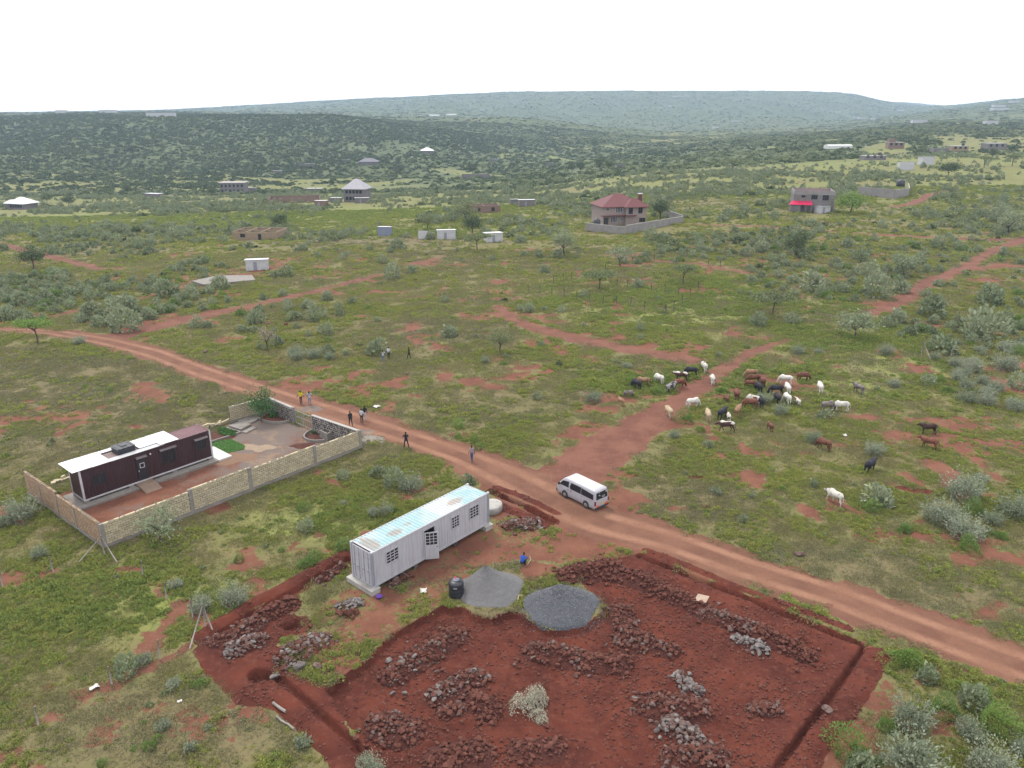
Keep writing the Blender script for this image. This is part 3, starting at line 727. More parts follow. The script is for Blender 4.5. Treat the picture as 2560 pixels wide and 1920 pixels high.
# gate with vertical bars
def gate():
    L = math.hypot(WE[0] - WD[0], WE[1] - WD[1]); t = thing('metal_gate', 'barred metal gate between stone walls at the compound entrance', 'gate', (*WD, gz(*WD)), math.atan2(WE[1] - WD[1], WE[0] - WD[0]))
    for x in (.0, L): MB().box(x - .17, x + .17, -.16, .16, -.1, 1.9).build('gate_post', CEMENT, t)
    mb = MB()
    for z in (.15, .95, 1.62): mb.box(.2, L - .2, -.025, .025, z - .04, z + .04)
    for x in (.22, L / 2 - .03, L / 2 + .03, L - .22): mb.box(x - .04, x + .04, -.022, .022, .1, 1.68)
    mb.build('gate_frame', GATEM, t)
    for i in range(9):
        x = .22 + (L - .44) * (i + .5) / 9; MB().tube([(x, 0, .17), (x, 0, 1.6)], .028, 5).build('bar', GATEM, t)
gate()
# braced strainer post outside the near corner
POLE = M('weathered_pole', (.34, .31, .28), .9, (.26, .235, .21), 6)
POSTM = M('grey_post', (.16, .14, .125), .95, (.11, .095, .085), 6)
def braced_post(label, base, h, ends, r=.06, mat=None):
    x, y, _ = px(*base); z = gz(x, y); t = thing('braced_fence_post', label, 'fence post', (x, y, z))
    MB().tube([(0, 0, -.3), (0, 0, h)], [r, r * .9], 7).build('post', mat or POLE, t, smooth=True)
    for e in ends:
        ex, ey, _ = px(*e); MB().tube([(ex - x, ey - y, gz(ex, ey) - z - .05), (0, 0, h * .93)], [r * .85, r * .8], 7).build('brace', mat or POLE, t, smooth=True)
braced_post('pale strainer post with two leaning braces at the corner of the tan wall', (262, 1388), 1.75, [(193, 1409), (293, 1405)])
braced_post('pale strainer post with leaning braces at the corner of the dug ground', (515, 1570), 1.75, [(474, 1621), (532, 1578)])
braced_post('grey strainer post with one long brace in the scrub past the cattle', (2303, 886), 2.0, [(2327, 900)])
braced_post('grey strainer post with two braces deep in the scrub', (2431, 796), 2.0, [(2416, 798), (2449, 786)])
braced_post('dark strainer post with two braces at the corner of the fenced plot', (1663, 788), 2.0, [(1654, 787), (1669, 788)], mat=POSTM)
posts = MB().tube([(0, 0, -.3), (.01, 0, .9), (0, .01, 1.7)], [.055, .05, .045], 6).mesh('fence_post', POLE, True)
postd = MB().tube([(0, 0, -.3), (.02, 0, .9), (0, .01, 1.75)], [.075, .07, .065], 6).mesh('fence_post', POSTM, True)
def post(me, u, v, s, lab, grp):
    x, y, _ = px(u, v); o = obj('fence_post', me, None, (x, y, gz(x, y)), random.uniform(0, 6), (1, 1, s * random.uniform(.94, 1.04))); o.rotation_euler = (random.uniform(-.05, .05), random.uniform(-.05, .05), random.uniform(0, 6)); tag(o, lab, 'fence post', grp)
for u, v in [(358, 1443), (417, 1497), (482, 1544), (400, 1648), (280, 1711), (97, 1817), (134, 1432), (8, 1470)]:
    post(posts, u, v, .85, 'slim pale fence post on the herb-grown ground below the compound', 'pale fence posts below the compound')
for u, v in [(2311, 870), (2377, 892), (2395, 808)]: post(posts, u, v, 1.1, 'slim pale fence post in the scrub past the cattle', 'pale fence posts in the scrub')
for u, v in [(1321, 730), (1350, 737), (1380, 743), (1410, 745), (1441, 750), (1473, 757), (1507, 764), (1541, 765), (1576, 767), (1611, 777), (1684, 778), (1705, 761), (1725, 745), (1745, 730)]:
    post(postd, u, v, 1.0, 'dark wooden post in the near row of the fenced plot', 'near fence row of the plot')
for u, v in [(1384, 711), (1408, 704), (1429, 700), (1460, 692), (1514, 677), (1543, 718), (1568, 721), (1628, 730), (1662, 733), (1696, 740), (1580, 660), (1635, 655), (1690, 664), (1770, 668), (1800, 672)]:
    post(postd, u, v, .95, 'dark wooden post in the back rows of the fenced plot', 'back fence rows of the plot')

# ------------------------------------------------------------------ shipping-container bodies: corrugated walls
def corrugated(L, h, z0, pitch=.28, dep=.024, openings=(), mi=0, mb=None, y=0.0):
    """trapezoid corrugation along x, facing -y; openings (x0,x1,z0,z1) are left out"""
    mb = mb or MB(); xs = [0.0]; prof = []
    x = 0.0
    while x < L - 1e-6:
        for dx, d in ((.0, 0), (.30, 0), (.5, dep), (.80, dep)): prof.append((min(L, x + dx * pitch), y + d))
        x += pitch
    prof.append((L, y))
    cuts = sorted({c for o in openings for c in o[:2]})
    P = []
    for (a, da), (b, db) in zip(prof[:-1], prof[1:]):
        P.append((a, da))
        for c in cuts:
            if a < c < b: P.append((c, da + (db - da) * (c - a) / (b - a)))
    P.append(prof[-1])
    zs = sorted({z0, z0 + h} | {q for o in openings for q in o[2:4]})
    for (a, da), (b, db) in zip(P[:-1], P[1:]):
        if b - a < 1e-6: continue
        for z1, z2 in zip(zs[:-1], zs[1:]):
            mx, mz = (a + b) / 2, (z1 + z2) / 2
            if any(o[0] <= mx <= o[1] and o[2] <= mz <= o[3] for o in openings): continue
            mb.add([(a, da, z1), (b, db, z1), (b, db, z2), (a, da, z2)], [(0, 1, 2, 3)], mi)
    return mb
CL, CW, CH = 12.19, 2.44, 2.9
def corr_roof(x0, x1, W, z, pitch=.22, dep=.03):
    mb = MB(); x = x0; prof = []
    while x < x1 - 1e-6:
        for dx, d in ((0, 0), (.3, 0), (.5, dep), (.8, dep)): prof.append((min(x1, x + dx * pitch), z + d))
        x += pitch
    prof.append((x1, z))
    for (a, da), (b, db) in zip(prof[:-1], prof[1:]):
        if b - a > 1e-6: mb.add([(a, 0, da), (b, 0, db), (b, W, db), (a, W, da)], [(0, 1, 2, 3)])
    return mb
def grille(parent, x0, x1, z0, z1, mat, cols=3, rows=4, y=-.045, bar=.05):
    """window: frame with crossing bars, single panes behind"""
    f = MB()
    f.box(x0 - .06, x0, y, y + .07, z0 - .06, z1 + .06); f.box(x1, x1 + .06, y, y + .07, z0 - .06, z1 + .06)
    f.box(x0, x1, y, y + .07, z0 - .06, z0); f.box(x0, x1, y, y + .07, z1, z1 + .06)
    wo = f.build('window', mat, parent)
    for c in range(1, cols):
        x = x0 + (x1 - x0) * c / cols; MB().box(x - bar / 2, x + bar / 2, y + .004, y + .035, z0, z1).build('glazing_bar', mat, wo)
    for r in range(1, rows):
        z = z0 + (z1 - z0) * r / rows; MB().box(x0, x1, y + .008, y + .031, z - bar / 2, z + bar / 2).build('glazing_bar', mat, wo)
    for c in range(cols):
        for r in range(rows):
            xa, xb = x0 + (x1 - x0) * c / cols, x0 + (x1 - x0) * (c + 1) / cols; za, zb = z0 + (z1 - z0) * r / rows, z0 + (z1 - z0) * (r + 1) / rows
            MB().box(xa + bar / 2, xb - bar / 2, y + .04, y + .048, za + bar / 2, zb - bar / 2).build('pane', GLASS, wo)
    return wo

# ---- the white container
def white_paint():
    m, nt, ln = _nt('white_container_paint'); b = nt['Principled BSDF']; tc = nt.new('ShaderNodeTexCoord').outputs['Object']
    mp = nt.new('ShaderNodeMapping'); mp.inputs['Scale'].default_value = (3, 3, .35); ln.new(tc, mp.inputs[0])
    st = noise(nt, ln, 1.6, 6, .65, mp.outputs[0]); gr = noise(nt, ln, .9, 6, .7, tc)
    c = mixc(nt, ln, mapr(nt, ln, st, .35, .7), (.345, .34, .365), (.29, .282, .305))
    c = mixc(nt, ln, mapr(nt, ln, gr, .55, .75, 0, .5), c, (.28, .255, .245))
    fs = noise(nt, ln, 5, 5, .7, tc); c = mixc(nt, ln, mapr(nt, ln, fs, .70, .78, 0, .7), c, (.20, .13, .10))
    ln.new(c, b.inputs['Base Color']); b.inputs['Roughness'].default_value = .55; return m
def rusty_roof():
    m, nt, ln = _nt('rusty_turquoise_roof'); b = nt['Principled BSDF']; tc = nt.new('ShaderNodeTexCoord').outputs['Object']
    sx = nt.new('ShaderNodeSeparateXYZ'); ln.new(tc, sx.inputs[0])
    n1 = noise(nt, ln, .55, 5, .6, tc); n2 = noise(nt, ln, 3.2, 6, .7, tc)
    c = mixc(nt, ln, mapr(nt, ln, n1, .40, .58), (.225, .345, .365), (.31, .385, .395))
    # sun-bleached patch across the middle sheets, and rust blooms of the real roof
    bl = mapr(nt, ln, mth(nt, ln, 'ABSOLUTE', mth(nt, ln, 'SUBTRACT', sx.outputs[0], 8.1)), .9, 1.5, 1, 0)
    c = mixc(nt, ln, mth(nt, ln, 'MULTIPLY', bl, .85), c, (.385, .40, .405))
    for cx, cy, rx, ry, amt in ((.75, 1.1, .75, 1.25, 1), (3.0, .95, .8, .5, 1), (9.3, 1.05, .95, .5, .9), (4.4, 1.2, .5, .25, .7), (11.9, 1.9, .4, .5, .4), (6.1, 1.6, .3, .3, .35)):
        d = mth(nt, ln, 'ADD', mth(nt, ln, 'POWER', mth(nt, ln, 'DIVIDE', mth(nt, ln, 'SUBTRACT', sx.outputs[0], cx), rx), 2), mth(nt, ln, 'POWER', mth(nt, ln, 'DIVIDE', mth(nt, ln, 'SUBTRACT', sx.outputs[1], cy), ry), 2))
        d = mth(nt, ln, 'ADD', d, mth(nt, ln, 'MULTIPLY', mth(nt, ln, 'SUBTRACT', n2, .5), 2.6))
        c = mixc(nt, ln, mth(nt, ln, 'MULTIPLY', mapr(nt, ln, d, .25, 1.0, 1, 0), amt * .58), c, (.21, .115, .072))
    ln.new(c, b.inputs['Base Color']); b.inputs['Roughness'].default_value = .6; return m
WPAINT = white_paint()
GREYPOST = M('grey_corner_post', (.30, .31, .36), .6, (.25, .26, .30), 2)
ROOFR = rusty_roof()
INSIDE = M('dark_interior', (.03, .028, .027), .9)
def white_container():
    t = thing('shipping_container', 'white shipping container with rust-stained turquoise roof and open door', 'container', (*CONT_O, .42), CONT_A)
    wins = [(1.28, 2.48, 1.3, 2.34), (7.88, 8.74, 1.3, 2.36), (9.9, 10.98, 1.3, 2.38)]; door = (4.98, 6.06, .16, 2.45)
    mb = corrugated(CL - .36, CH - .32, .16, openings=[(a - .18, b - .18, c, d) for a, b, c, d in wins] + [(door[0] - .18, door[1] - .18, door[2], door[3])], y=.04)
    mb.v = [(x + .18, y, z) for x, y, z in mb.v]; mb.build('side_panel', WPAINT, t)
    mb = corrugated(CL - .36, CH - .32, .16, y=.04); mb.v = [(x + .18, CW - y, z) for x, y, z in mb.v]; mb.f = [tuple(reversed(f)) for f in mb.f]; mb.build('side_panel', WPAINT, t)
    mb = corrugated(CW - .36, CH - .32, .16, y=.04); mb.v = [(CL - y, x + .18, z) for x, y, z in mb.v]; mb.build('end_panel', WPAINT, t)
    r = corr_roof(.3, CL - .2, CW - .16, CH - .08, .32, .06); r.v = [(x, y + .08, z) for x, y, z in r.v]; r.build('roof', ROOFR, t)
    MB().box(.16, .3, .1, CW - .1, CH - .09, CH - .045).build('roof_header', WPAINT, t)
    for x in (0, CL - .18):
        for y in (0, CW - .16):
            MB().box(x, x + .18, y, y + .16, .12, CH - .12).build('corner_post', GREYPOST if (y == 0) else WPAINT, t)
            for z in (0, CH - .12): MB().box(x - .012, x + .19, y - .012, y + .17, z, z + .12).build('corner_casting', WPAINT, t)
    for y in (.0, CW - .1):
        MB().box(.18, CL - .18, y + .005, y + .1, .02, .16).build('bottom_rail', WPAINT, t); MB().box(.18, CL - .18, y + .005, y + .09, CH - .16, CH - .03).build('top_rail', WPAINT, t)
    MB().box(.05, .16, .16, CW - .16, .02, .14).build('door_sill', WPAINT, t)
    for k in range(2):                                                       # the two end doors with lock rods and hinges
        y0 = .17 + k * 1.055; d = MB().box(.05, .1, y0, y0 + 1.045, .15, CH - .13).build('end_door', WPAINT, t)
        for j in range(4): MB().box(.03, .049, y0 + .05, y0 + .99, .42 + j * .62, .86 + j * .62).build('door_panel', WPAINT, d)
        for yy in (.28, .76):
            MB().tube([(.015, y0 + yy, .16), (.015, y0 + yy, CH - .15)], .02, 6).build('lock_rod', GREYPOST, d); MB().box(-.01, .02, y0 + yy - .02, y0 + yy + .22, 1.1, 1.16).build('handle', GREYPOST, d)
    MB().box(.2, CL - .2, .16, CW - .16, .14, .17).build('floor', INSIDE, t)
    MB().box(4.2, 7.0, CW - .5, CW - .48, .2, CH - .2).build('inner_lining', INSIDE, t)
    for a, b, c, d in wins: grille(t, a + .06, b - .06, c + .06, d - .06, WPAINT, y=-.01)
    f = MB(); f.box(door[0] - .07, door[0], -.02, .08, door[2], door[3] + .07); f.box(door[1], door[1] + .07, -.02, .08, door[2], door[3] + .07); f.box(door[0], door[1], -.02, .08, door[3], door[3] + .07); f.build('door_frame', WPAINT, t)
    W = door[1] - door[0] - .04                                             # the open leaf, hinged on its left edge
    me = MB(); me.box(0, W, -.02, .02, .02, 1.25); me.box(0, .09, -.02, .02, 1.25, 2.32); me.box(W - .09, W, -.02, .02, 1.25, 2.32); me.box(.09, W - .09, -.02, .02, 2.24, 2.32)
    dl = me.build('door', WPAINT, t, (door[0] + .02, -.03, 0), R(-38))
    for c in range(1, 3): MB().box(.09 + (W - .18) * c / 3 - .025, .09 + (W - .18) * c / 3 + .025, -.018, .018, 1.25, 2.24).build('glazing_bar', WPAINT, dl)
    for r in range(1, 4): MB().box(.09, W - .09, -.016, .016, 1.25 + .99 * r / 4 - .022, 1.25 + .99 * r / 4 + .022).build('glazing_bar', WPAINT, dl)
    for c in range(3):
        for r in range(4): MB().box(.09 + (W - .18) * c / 3 + .025, .09 + (W - .18) * (c + 1) / 3 - .025, -.004, .004, 1.25 + .99 * r / 4 + .022, 1.25 + .99 * (r + 1) / 4 - .022).build('pane', GLASS, dl)
    MB().box(W - .16, W - .05, -.05, -.021, 1.05, 1.09).build('door_handle', DARKM, dl)
    for s0, w_, lab in ((-.35, .75, 'long low cement plinth under the lock-rod end of the white container'), (11.55, .8, 'low cement plinth under the plain end of the white container')):
        c = frame(CONT_O, CONT_A, s0, -.22); p = MB().box(0, w_, 0, CW + .44, -.15, .33).box(-.03, w_ + .03, -.03, CW + .47, .332, .415)
        o = p.build('plinth', CEMENT_L if s0 > 0 else CEMENT_L, None, (*c, 0), CONT_A); tag(o, lab, 'plinth')
    for i, s0 in enumerate((4.0, 8.2)):
        c = frame(CONT_O, CONT_A, s0, .15); tag(MB().box(0, .4, 0, .45, -.1, .2).box(.03, .38, .02, .42, .2, .418).build('support_stones', LAVA_M[i + 1], None, (*c, 0), CONT_A), 'rough stone prop under the middle of the white container', 'support stones', 'stone props under the container')
white_container()

# ---- the dark cabin made of a container
def dark_cabin():
    t = thing('container_cabin', 'dark maroon container cabin with white roof sheets inside the walled compound', 'house', (*HOUSE_O, .36), HOUSE_A)
    wins = [(.95, 2.15, 1.15, 2.15, 2), (7.15, 8.5, .95, 2.3, 3), (10.55, 11.65, 1.2, 2.2, 2)]; door = (4.85, 5.75, .16, 2.25)
    mb = corrugated(CL - .3, CH - .3, .14, openings=[(a - .15, b - .15, c, d) for a, b, c, d, _ in wins] + [(door[0] - .15, door[1] - .15, door[2], door[3])], y=.035)
    mb.v = [(x + .15, y, z) for x, y, z in mb.v]; mb.build('front_wall', MAROON, t)
    mb = corrugated(CL - .3, CH - .3, .14, y=.035); mb.v = [(x + .15, CW - y, z) for x, y, z in mb.v]; mb.f = [tuple(reversed(f)) for f in mb.f]; mb.build('back_wall', MAROON, t)
    for nm, x in (('end_wall', .04), ('end_wall', CL - .08)): MB().box(x, x + .04, .15, CW - .15, .14, CH - .14).build(nm, MAROON, t)
    MB().box(.2, CL - .2, .5, .52, .14, CH - .2).build('inner_lining', INSIDE, t)
    for x in (0, CL - .15):
        for y in (0, CW - .15): MB().box(x, x + .15, y, y + .15, .002, CH - .004).build('corner_post', WHITE_T, t)
    for y in (0, CW - .1): MB().box(.15, CL - .15, y + .005, y + .1, .0, .14).build('base_rail', WHITE_T, t)
    for x in (0, CL - .12): MB().box(x, x + .12, .15, CW - .15, .005, .138).build('base_rail', WHITE_T, t)
    for y in (0, CW - .1): MB().box(.15, CL - .15, y + .005, y + .1, CH - .16, CH - .03).build('top_rail', MAROON, t)
    r = corr_roof(8.3, CL - .12, CW - .08, CH - .06); r.v = [(x, y + .04, z) for x, y, z in r.v]; r.build('roof', MAROON_R, t)
    MB().box(CL - .12, CL, 0, CW, CH - .02, CH + .005).build('roof_edge', MAROON_R, t)
    MB().box(2.2, 8.3, .1, CW - .1, CH - .10, CH - .06).build('roof_deck', M('grey_pink_deck', (.27, .20, .19), .8), t)
    z = CH + .05                                                               # white sheets round the tank opening
    for nm, a, b, y0, y1, dz, m_ in (('roof_sheet', -.55, 1.1, -.12, 2.85, .02, ZINC), ('roof_sheet', 1.115, 2.75, -.12, 2.85, .0, ZINC), ('roof_sheet', 2.75, 7.6, -.1, .62, -.04, ZINC_G), ('roof_sheet', 2.75, 5.6, 2.25, 2.85, -.01, ZINC), ('roof_sheet', 5.6, 7.2, .64, 2.85, .03, ZINC), ('roof_sheet', 7.2, 9.0, -.12, 2.85, .05, ZINC)):
        MB().box(a, b - .008, y0, y1, z + dz, z + dz + .03).build(nm, m_, t)
def _cabin_extras():
    t = [o for o in COL.objects if o.name.startswith('container_cabin')][0]
    for a, b, c, d, k in [(.95, 2.15, 1.15, 2.15, 2), (7.15, 8.5, .95, 2.3, 3), (10.55, 11.65, 1.2, 2.2, 2)]:
        wo = grille(t, a + .06, b - .06, c + .06, d - .06, DARKM, cols=k, rows=1, y=-.02, bar=.06)
        if a > 2: hood(t, a - .12, b + .12, d + .14)
    hood(t, 4.8, 5.8, 2.42)
    dr = MB().box(4.87, 5.73, .0, .04, .16, 2.24).build('door', BLACKP, t)
    f = MB(); x0, x1, z0, z1 = 5.12, 5.55, 1.35, 1.82
    f.box(x0, x1, -.03, -.002, z0, z0 + .05).box(x0, x1, -.03, -.002, z1 - .05, z1).box(x0, x0 + .05, -.03, -.002, z0 + .05, z1 - .05).box(x1 - .05, x1, -.03, -.002, z0 + .05, z1 - .05); f.build('door_window_frame', WHITE_T, dr)
    MB().box(x0 + .05, x1 - .05, -.012, -.004, z0 + .05, z1 - .05).build('pane', GLASS, dr)
    MB().box(4.95, 5.0, -.05, -.002, 1.05, 1.2).build('handle', WHITE_T, dr)
    MB().lathe([(.02, 0), (.07, .02), (.08, .08), (.06, .14), (.02, .16)], 10, 0, (6.2, -.07, 2.35)).build('wall_lamp', WHITE_T, t, smooth=True)
HOODM = M('weathered_hood', (.13, .10, .105), .8, (.20, .17, .17), 5)
def hood(t, x0, x1, z):
    n = 6; mb = MB(); vs_ = []
    for x in (x0, x1):
        for k in range(n):
            a = k / (n - 1) * 1.3; vs_.append((x, -.32 * math.sin(a) * 1.0, z + .16 * math.cos(a) - .06))
    fs_ = [(k, k + 1, n + k + 1, n + k) for k in range(n - 1)]; mb.add(vs_, fs_)
    mb.add([(x, y, zz - .015) for x, y, zz in vs_], [tuple(reversed(f)) for f in fs_]); mb.build('window_hood', HOODM, t)
dark_cabin(); _cabin_extras()
def roof_tank():
    c = frame(HOUSE_O, HOUSE_A, 3.75, .75); z = .36 + CH - .055
    t = thing('roof_water_tank', 'square black water tank with ribbed lid on the cabin roof', 'water tank', (*c, z), HOUSE_A)
    MB().box(0, 1.55, 0, 1.35, 0, .52).box(-.03, 1.58, -.03, 1.38, .30, .36).build('tank_body', BLACKP, t)
    lid = MB().box(-.05, 1.6, -.05, 1.4, .523, .585).build('lid', BLACKP, t)
    MB().lathe([(.3, 0), (.28, .06), (.1, .07)], 14, 0, (.8, .7, .586)).build('hatch', BLACKP, lid)
    for k in range(4): MB().box(.1 + k * .42, .16 + k * .42, .0, 1.36, .586, .61).build('rib', BLACKP, lid)
roof_tank()
for s_, t_, h_ in ((2.95, 2.6, 1.3), (4.6, 2.75, 1.2)):
    c = frame(HOUSE_O, HOUSE_A, s_, t_); tag(MB().tube([(0, 0, 0), (.02, 0, h_)], [.02, .012], 5).tube([(-.12, 0, h_ * .8), (.12, 0, h_ * .8)], .01, 4).build('roof_mast', DARKM, None, (*c, .36 + CH + .07), HOUSE_A), 'thin dark mast standing on the cabin roof by the tank', 'mast', 'thin masts on the cabin roof')
def slab(name, label, cat, poly, z0, z1, mat, group=None):
    cx = sum(p[0] for p in poly) / len(poly); cy = sum(p[1] for p in poly) / len(poly)
    o = MB().prism([(p[0] - cx, p[1] - cy) for p in poly], z0, z1).build(name, mat, None, (cx, cy, 0)); tag(o, label, cat, group); return o
slab('apron_slab', 'cement apron slab running under and in front of the dark cabin', 'slab', [frame(HOUSE_O, HOUSE_A, *q) for q in ((-.7, -.75), (12.3, -.75), (12.3, 3.0), (-.7, 3.0))], -.1, .17, CEMENT)
for s_ in (0.0, 3.9, 8.0, 11.7):
    c = frame(HOUSE_O, HOUSE_A, s_, .02); tag(MB().box(0, .45, 0, 2.38, .17, .358).build('support_block', CEMENT, None, (*c, 0), HOUSE_A), 'cement support strip under the dark cabin', 'support block', 'supports under the cabin')
slab('porch_slab', 'white tiled porch slab at the lawn end of the dark cabin', 'slab', [frame(HOUSE_O, HOUSE_A, *q) for q in ((12.31, -.75), (13.7, -.75), (13.7, 2.7), (12.31, 2.7))], -.1, .2, TILE)
def ramp():
    c = frame(HOUSE_O, HOUSE_A, 4.5, -.75); mb = MB(); mb.add([(0, 0, -.05), (1.5, 0, -.05), (1.5, -1.2, -.05), (0, -1.2, -.05), (0, 0, .34), (1.5, 0, .34), (1.5, -1.2, .03), (0, -1.2, .03)], [(0, 3, 2, 1), (4, 7, 6, 5), (0, 4, 5, 1), (1, 5, 6, 2), (2, 6, 7, 3), (3, 7, 4, 0)])
    mb.box(0, 1.5, .001, .74, .171, .34); mb.f = [f for f in mb.f]; tag(mb.build('entry_ramp', M('tan_ramp', (.30, .21, .15), .9, (.24, .17, .13), 2), None, (*c, 0), HOUSE_A), 'tan cement ramp up to the door of the dark cabin', 'ramp')
ramp()
def cpx(x, y): return px(500 + x / 4.809, 980 + y / 4.809)[:2]
# lawn, beds, slabs and block tank in the yard
LAWNM = leafmat('lawn_grass', (.050, .125, .018), (.065, .150, .022), (.045, .11, .018), .3, .2)
def lawn():
    poly = [cpx(*q) for q in ((128, 600), (370, 566), (470, 610), (545, 652), (530, 690), (400, 720), (265, 752), (125, 690))]
    cx = sum(p[0] for p in poly) / len(poly); cy = sum(p[1] for p in poly) / len(poly)
    lm = M('lawn_turf', (.050, .130, .018), .95, (.036, .10, .014), 6, bump=.8, bscale=30)
    t = thing('lawn', 'small bright green lawn beside the dark cabin', 'lawn', (cx, cy, 0))
    MB().prism([(p[0] - cx, p[1] - cy) for p in poly], -.05, .035).build('turf', lm, t)
    rg = np.random.default_rng(4); n = 5200; x = rg.uniform(-4, 4, n); y = rg.uniform(-4, 4, n)
    ok = inpoly(x, y, [(p[0] - cx, p[1] - cy) for p in poly]); x, y = x[ok], y[ok]
    vs_, fs_ = [], []
    for a, b in zip(x, y):
        th = rg.uniform(0, 6.28); d = np.array([math.cos(th), math.sin(th), 0]) * .03; tip = np.array([rg.normal(0, .03), rg.normal(0, .03), rg.uniform(.05, .1)]); p = np.array([a, b, .03]); o = len(vs_)
        vs_ += [p - d, p + d, p + tip]; fs_.append((o, o + 1, o + 2))
    kind(obj('grass_blades', leafmesh('grass_blades', (vs_, fs_), LAWNM), t), 'stuff')
def edging(label, pts, w=.14, h=.28, mat=None, group=None):
    P = [Vector((*cpx(*q), 0)) for q in pts]; o = P[0]; mb = MB()
    dirs = [(P[min(i + 1, len(P) - 1)] - P[max(i - 1, 0)]).normalized() for i in range(len(P))]
    sec = []
    for p, d in zip(P, dirs):
        n = Vector((-d.y, d.x, 0)) * w / 2; q = p - o
        sec.append([q + n + Vector((0, 0, -.1)), q - n + Vector((0, 0, -.1)), q - n + Vector((0, 0, h)), q + n + Vector((0, 0, h))])
    vs_ = [v for s in sec for v in s]; fs_ = []
    for i in range(len(sec) - 1):
        for k in range(4): fs_.append((i * 4 + k, i * 4 + (k + 1) % 4, i * 4 + 4 + (k + 1) % 4, i * 4 + 4 + k))
    fs_ += [(3, 2, 1, 0), tuple(len(vs_) - 4 + k for k in range(4))]
    tag(mb.add(vs_, fs_).build('bed_edging', mat or CEMENT, None, (*o[:2], 0)), label, 'edging', group)
def smooth_pts(pts, n=4):
    out = []
    for i in range(len(pts) - 1):
        p0, p1, p2, p3 = pts[max(i - 1, 0)], pts[i], pts[i + 1], pts[min(i + 2, len(pts) - 1)]
        for k in range(n):
            t = k / n; out.append(tuple(.5 * ((2 * p1[j]) + (-p0[j] + p2[j]) * t + (2 * p0[j] - 5 * p1[j] + 4 * p2[j] - p3[j]) * t * t + (-p0[j] + 3 * p1[j] - 3 * p2[j] + p3[j]) * t ** 3) for j in (0, 1)))
    return out + [pts[-1]]
edging('curved cement edging of the bed under the leafy garden tree', smooth_pts([(685, 325), (760, 358), (850, 378), (940, 384), (1040, 372), (1120, 352)]))
edging('curved cement edging of the round bed inside the lava-stone wall', smooth_pts([(1378, 470), (1310, 492), (1262, 530), (1256, 565), (1300, 592), (1380, 606), (1500, 598)]))
edging('straight low cement edging between vegetable bed and lawn', [(130, 612), (250, 572), (370, 536), (490, 492)], .16, .2)
edging('short low cement edging along the back of the vegetable bed', [(320, 440), (400, 468), (490, 492)], .14, .18)
def mound(name, label, cat, cxy, rx, ry, h, mat, seed=0, rot=0, group=None, n=26, rings=9, pw=1.0, rough=.12, z=None, flat=0.0, lean=0.0, skirt=.06):
    """heap of loose material with a soft uneven surface"""
    rg = np.random.default_rng(seed); mb = MB(); vs_ = []; fs_ = []
    ph = rg.uniform(0, 6.28, 4)
    for i in range(rings + 1):
        q = i / rings
        for k in range(n):
            a = 2 * math.pi * k / n; wv = 1 + rough * (math.sin(2 * a + ph[0]) * .5 + math.sin(3 * a + ph[1]) * .4 + math.sin(5 * a + ph[2]) * .3)
            r = q * wv; e_ = max(0, (q - flat) / (1 - flat)); hz = h if e_ <= 0 else h * max(0, 1 - e_) ** pw
            hz *= 1 + .10 * math.sin(3 * a + ph[3] + q * 4) * e_ + rg.normal(0, .02); hz += .012 * h * rg.normal()
            vs_.append((r * rx * math.cos(a) + lean * (1 - q) * rx, r * ry * math.sin(a), (hz if i < rings else -skirt)))
    for i in range(rings):
        for k in range(n): fs_.append((i * n + k, (i + 1) * n + k, (i + 1) * n + (k + 1) % n, i * n + (k + 1) % n))
    zb = gz(*cxy) if z is None else z; c_, s_ = math.cos(rot), math.sin(rot)
    gg = ground_z([cxy[0] + c_ * p[0] - s_ * p[1] for p in vs_], [cxy[1] + s_ * p[0] + c_ * p[1] for p in vs_]) - zb
    gg = np.maximum(gg, -.22)
    vs_ = [(p[0], p[1], p[2] + float(g_) * (1 - min(1, p[2] / max(h, .01)))) for p, g_ in zip(vs_, gg)]
    mb.add(vs_, fs_); o = mb.build(name, mat, None, (cxy[0], cxy[1], zb), rot, True)
    if label: tag(o, label, cat, group)
    return o
mound('soil_bed', 'round bed of dark red soil inside the lava-stone wall', 'garden bed', cpx(1390, 540), 1.5, 1.1, .12, REDSOIL, 3)
mound('soil_heap', 'low heap of red soil by the long wall in the yard', 'soil heap', cpx(1230, 645), 1.5, .7, .16, REDSOIL, 5, rough=.35)
mound('soil_bed', 'bed of dark red soil under the leafy garden tree', 'garden bed', cpx(930, 310), 2.0, 1.5, .1, REDSOIL, 6)
mound('soil_bed', 'vegetable bed of red soil behind the lawn', 'garden bed', cpx(260, 520), 2.0, 1.5, .1, REDSOIL, 7)
mound('sawdust_patch', 'thin spread of pale sawdust on the yard gravel', 'sawdust', cpx(700, 670), 1.6, 1.1, .04, M('pale_sawdust', (.36, .27, .19), .95, (.27, .20, .14), 5), 8, rough=.5)
mound('sawdust_patch', 'thin spread of orange wood chips in front of the lawn', 'sawdust', cpx(420, 800), 2.6, 1.3, .04, M('orange_chips', (.25, .15, .09), .95, (.20, .12, .085), 5), 9, rough=.5)
slab('cement_slab', 'square cement slab over the pit behind the vegetable bed', 'slab', [cpx(*q) for q in ((350, 425), (480, 372), (620, 405), (490, 470))], -.05, .22, CEMENT)
slab('cement_slab', 'lower cement slab step beside the square pit slab', 'slab', [cpx(*q) for q in ((500, 492), (640, 420), (675, 440), (560, 500))], -.05, .12, CEMENT)
def pit_lid():
    c = cpx(580, 345); tag(MB().lathe([(1.0, -.05), (1.05, .0), (1.05, .14), (.98, .17), (.3, .2)], 22).box(-.2, .2, -.03, .03, .2, .24).build('pit_cover', CEMENT, None, (*c, .02)), 'round cement pit cover beside the short block wall', 'pit cover')
pit_lid(); lawn()
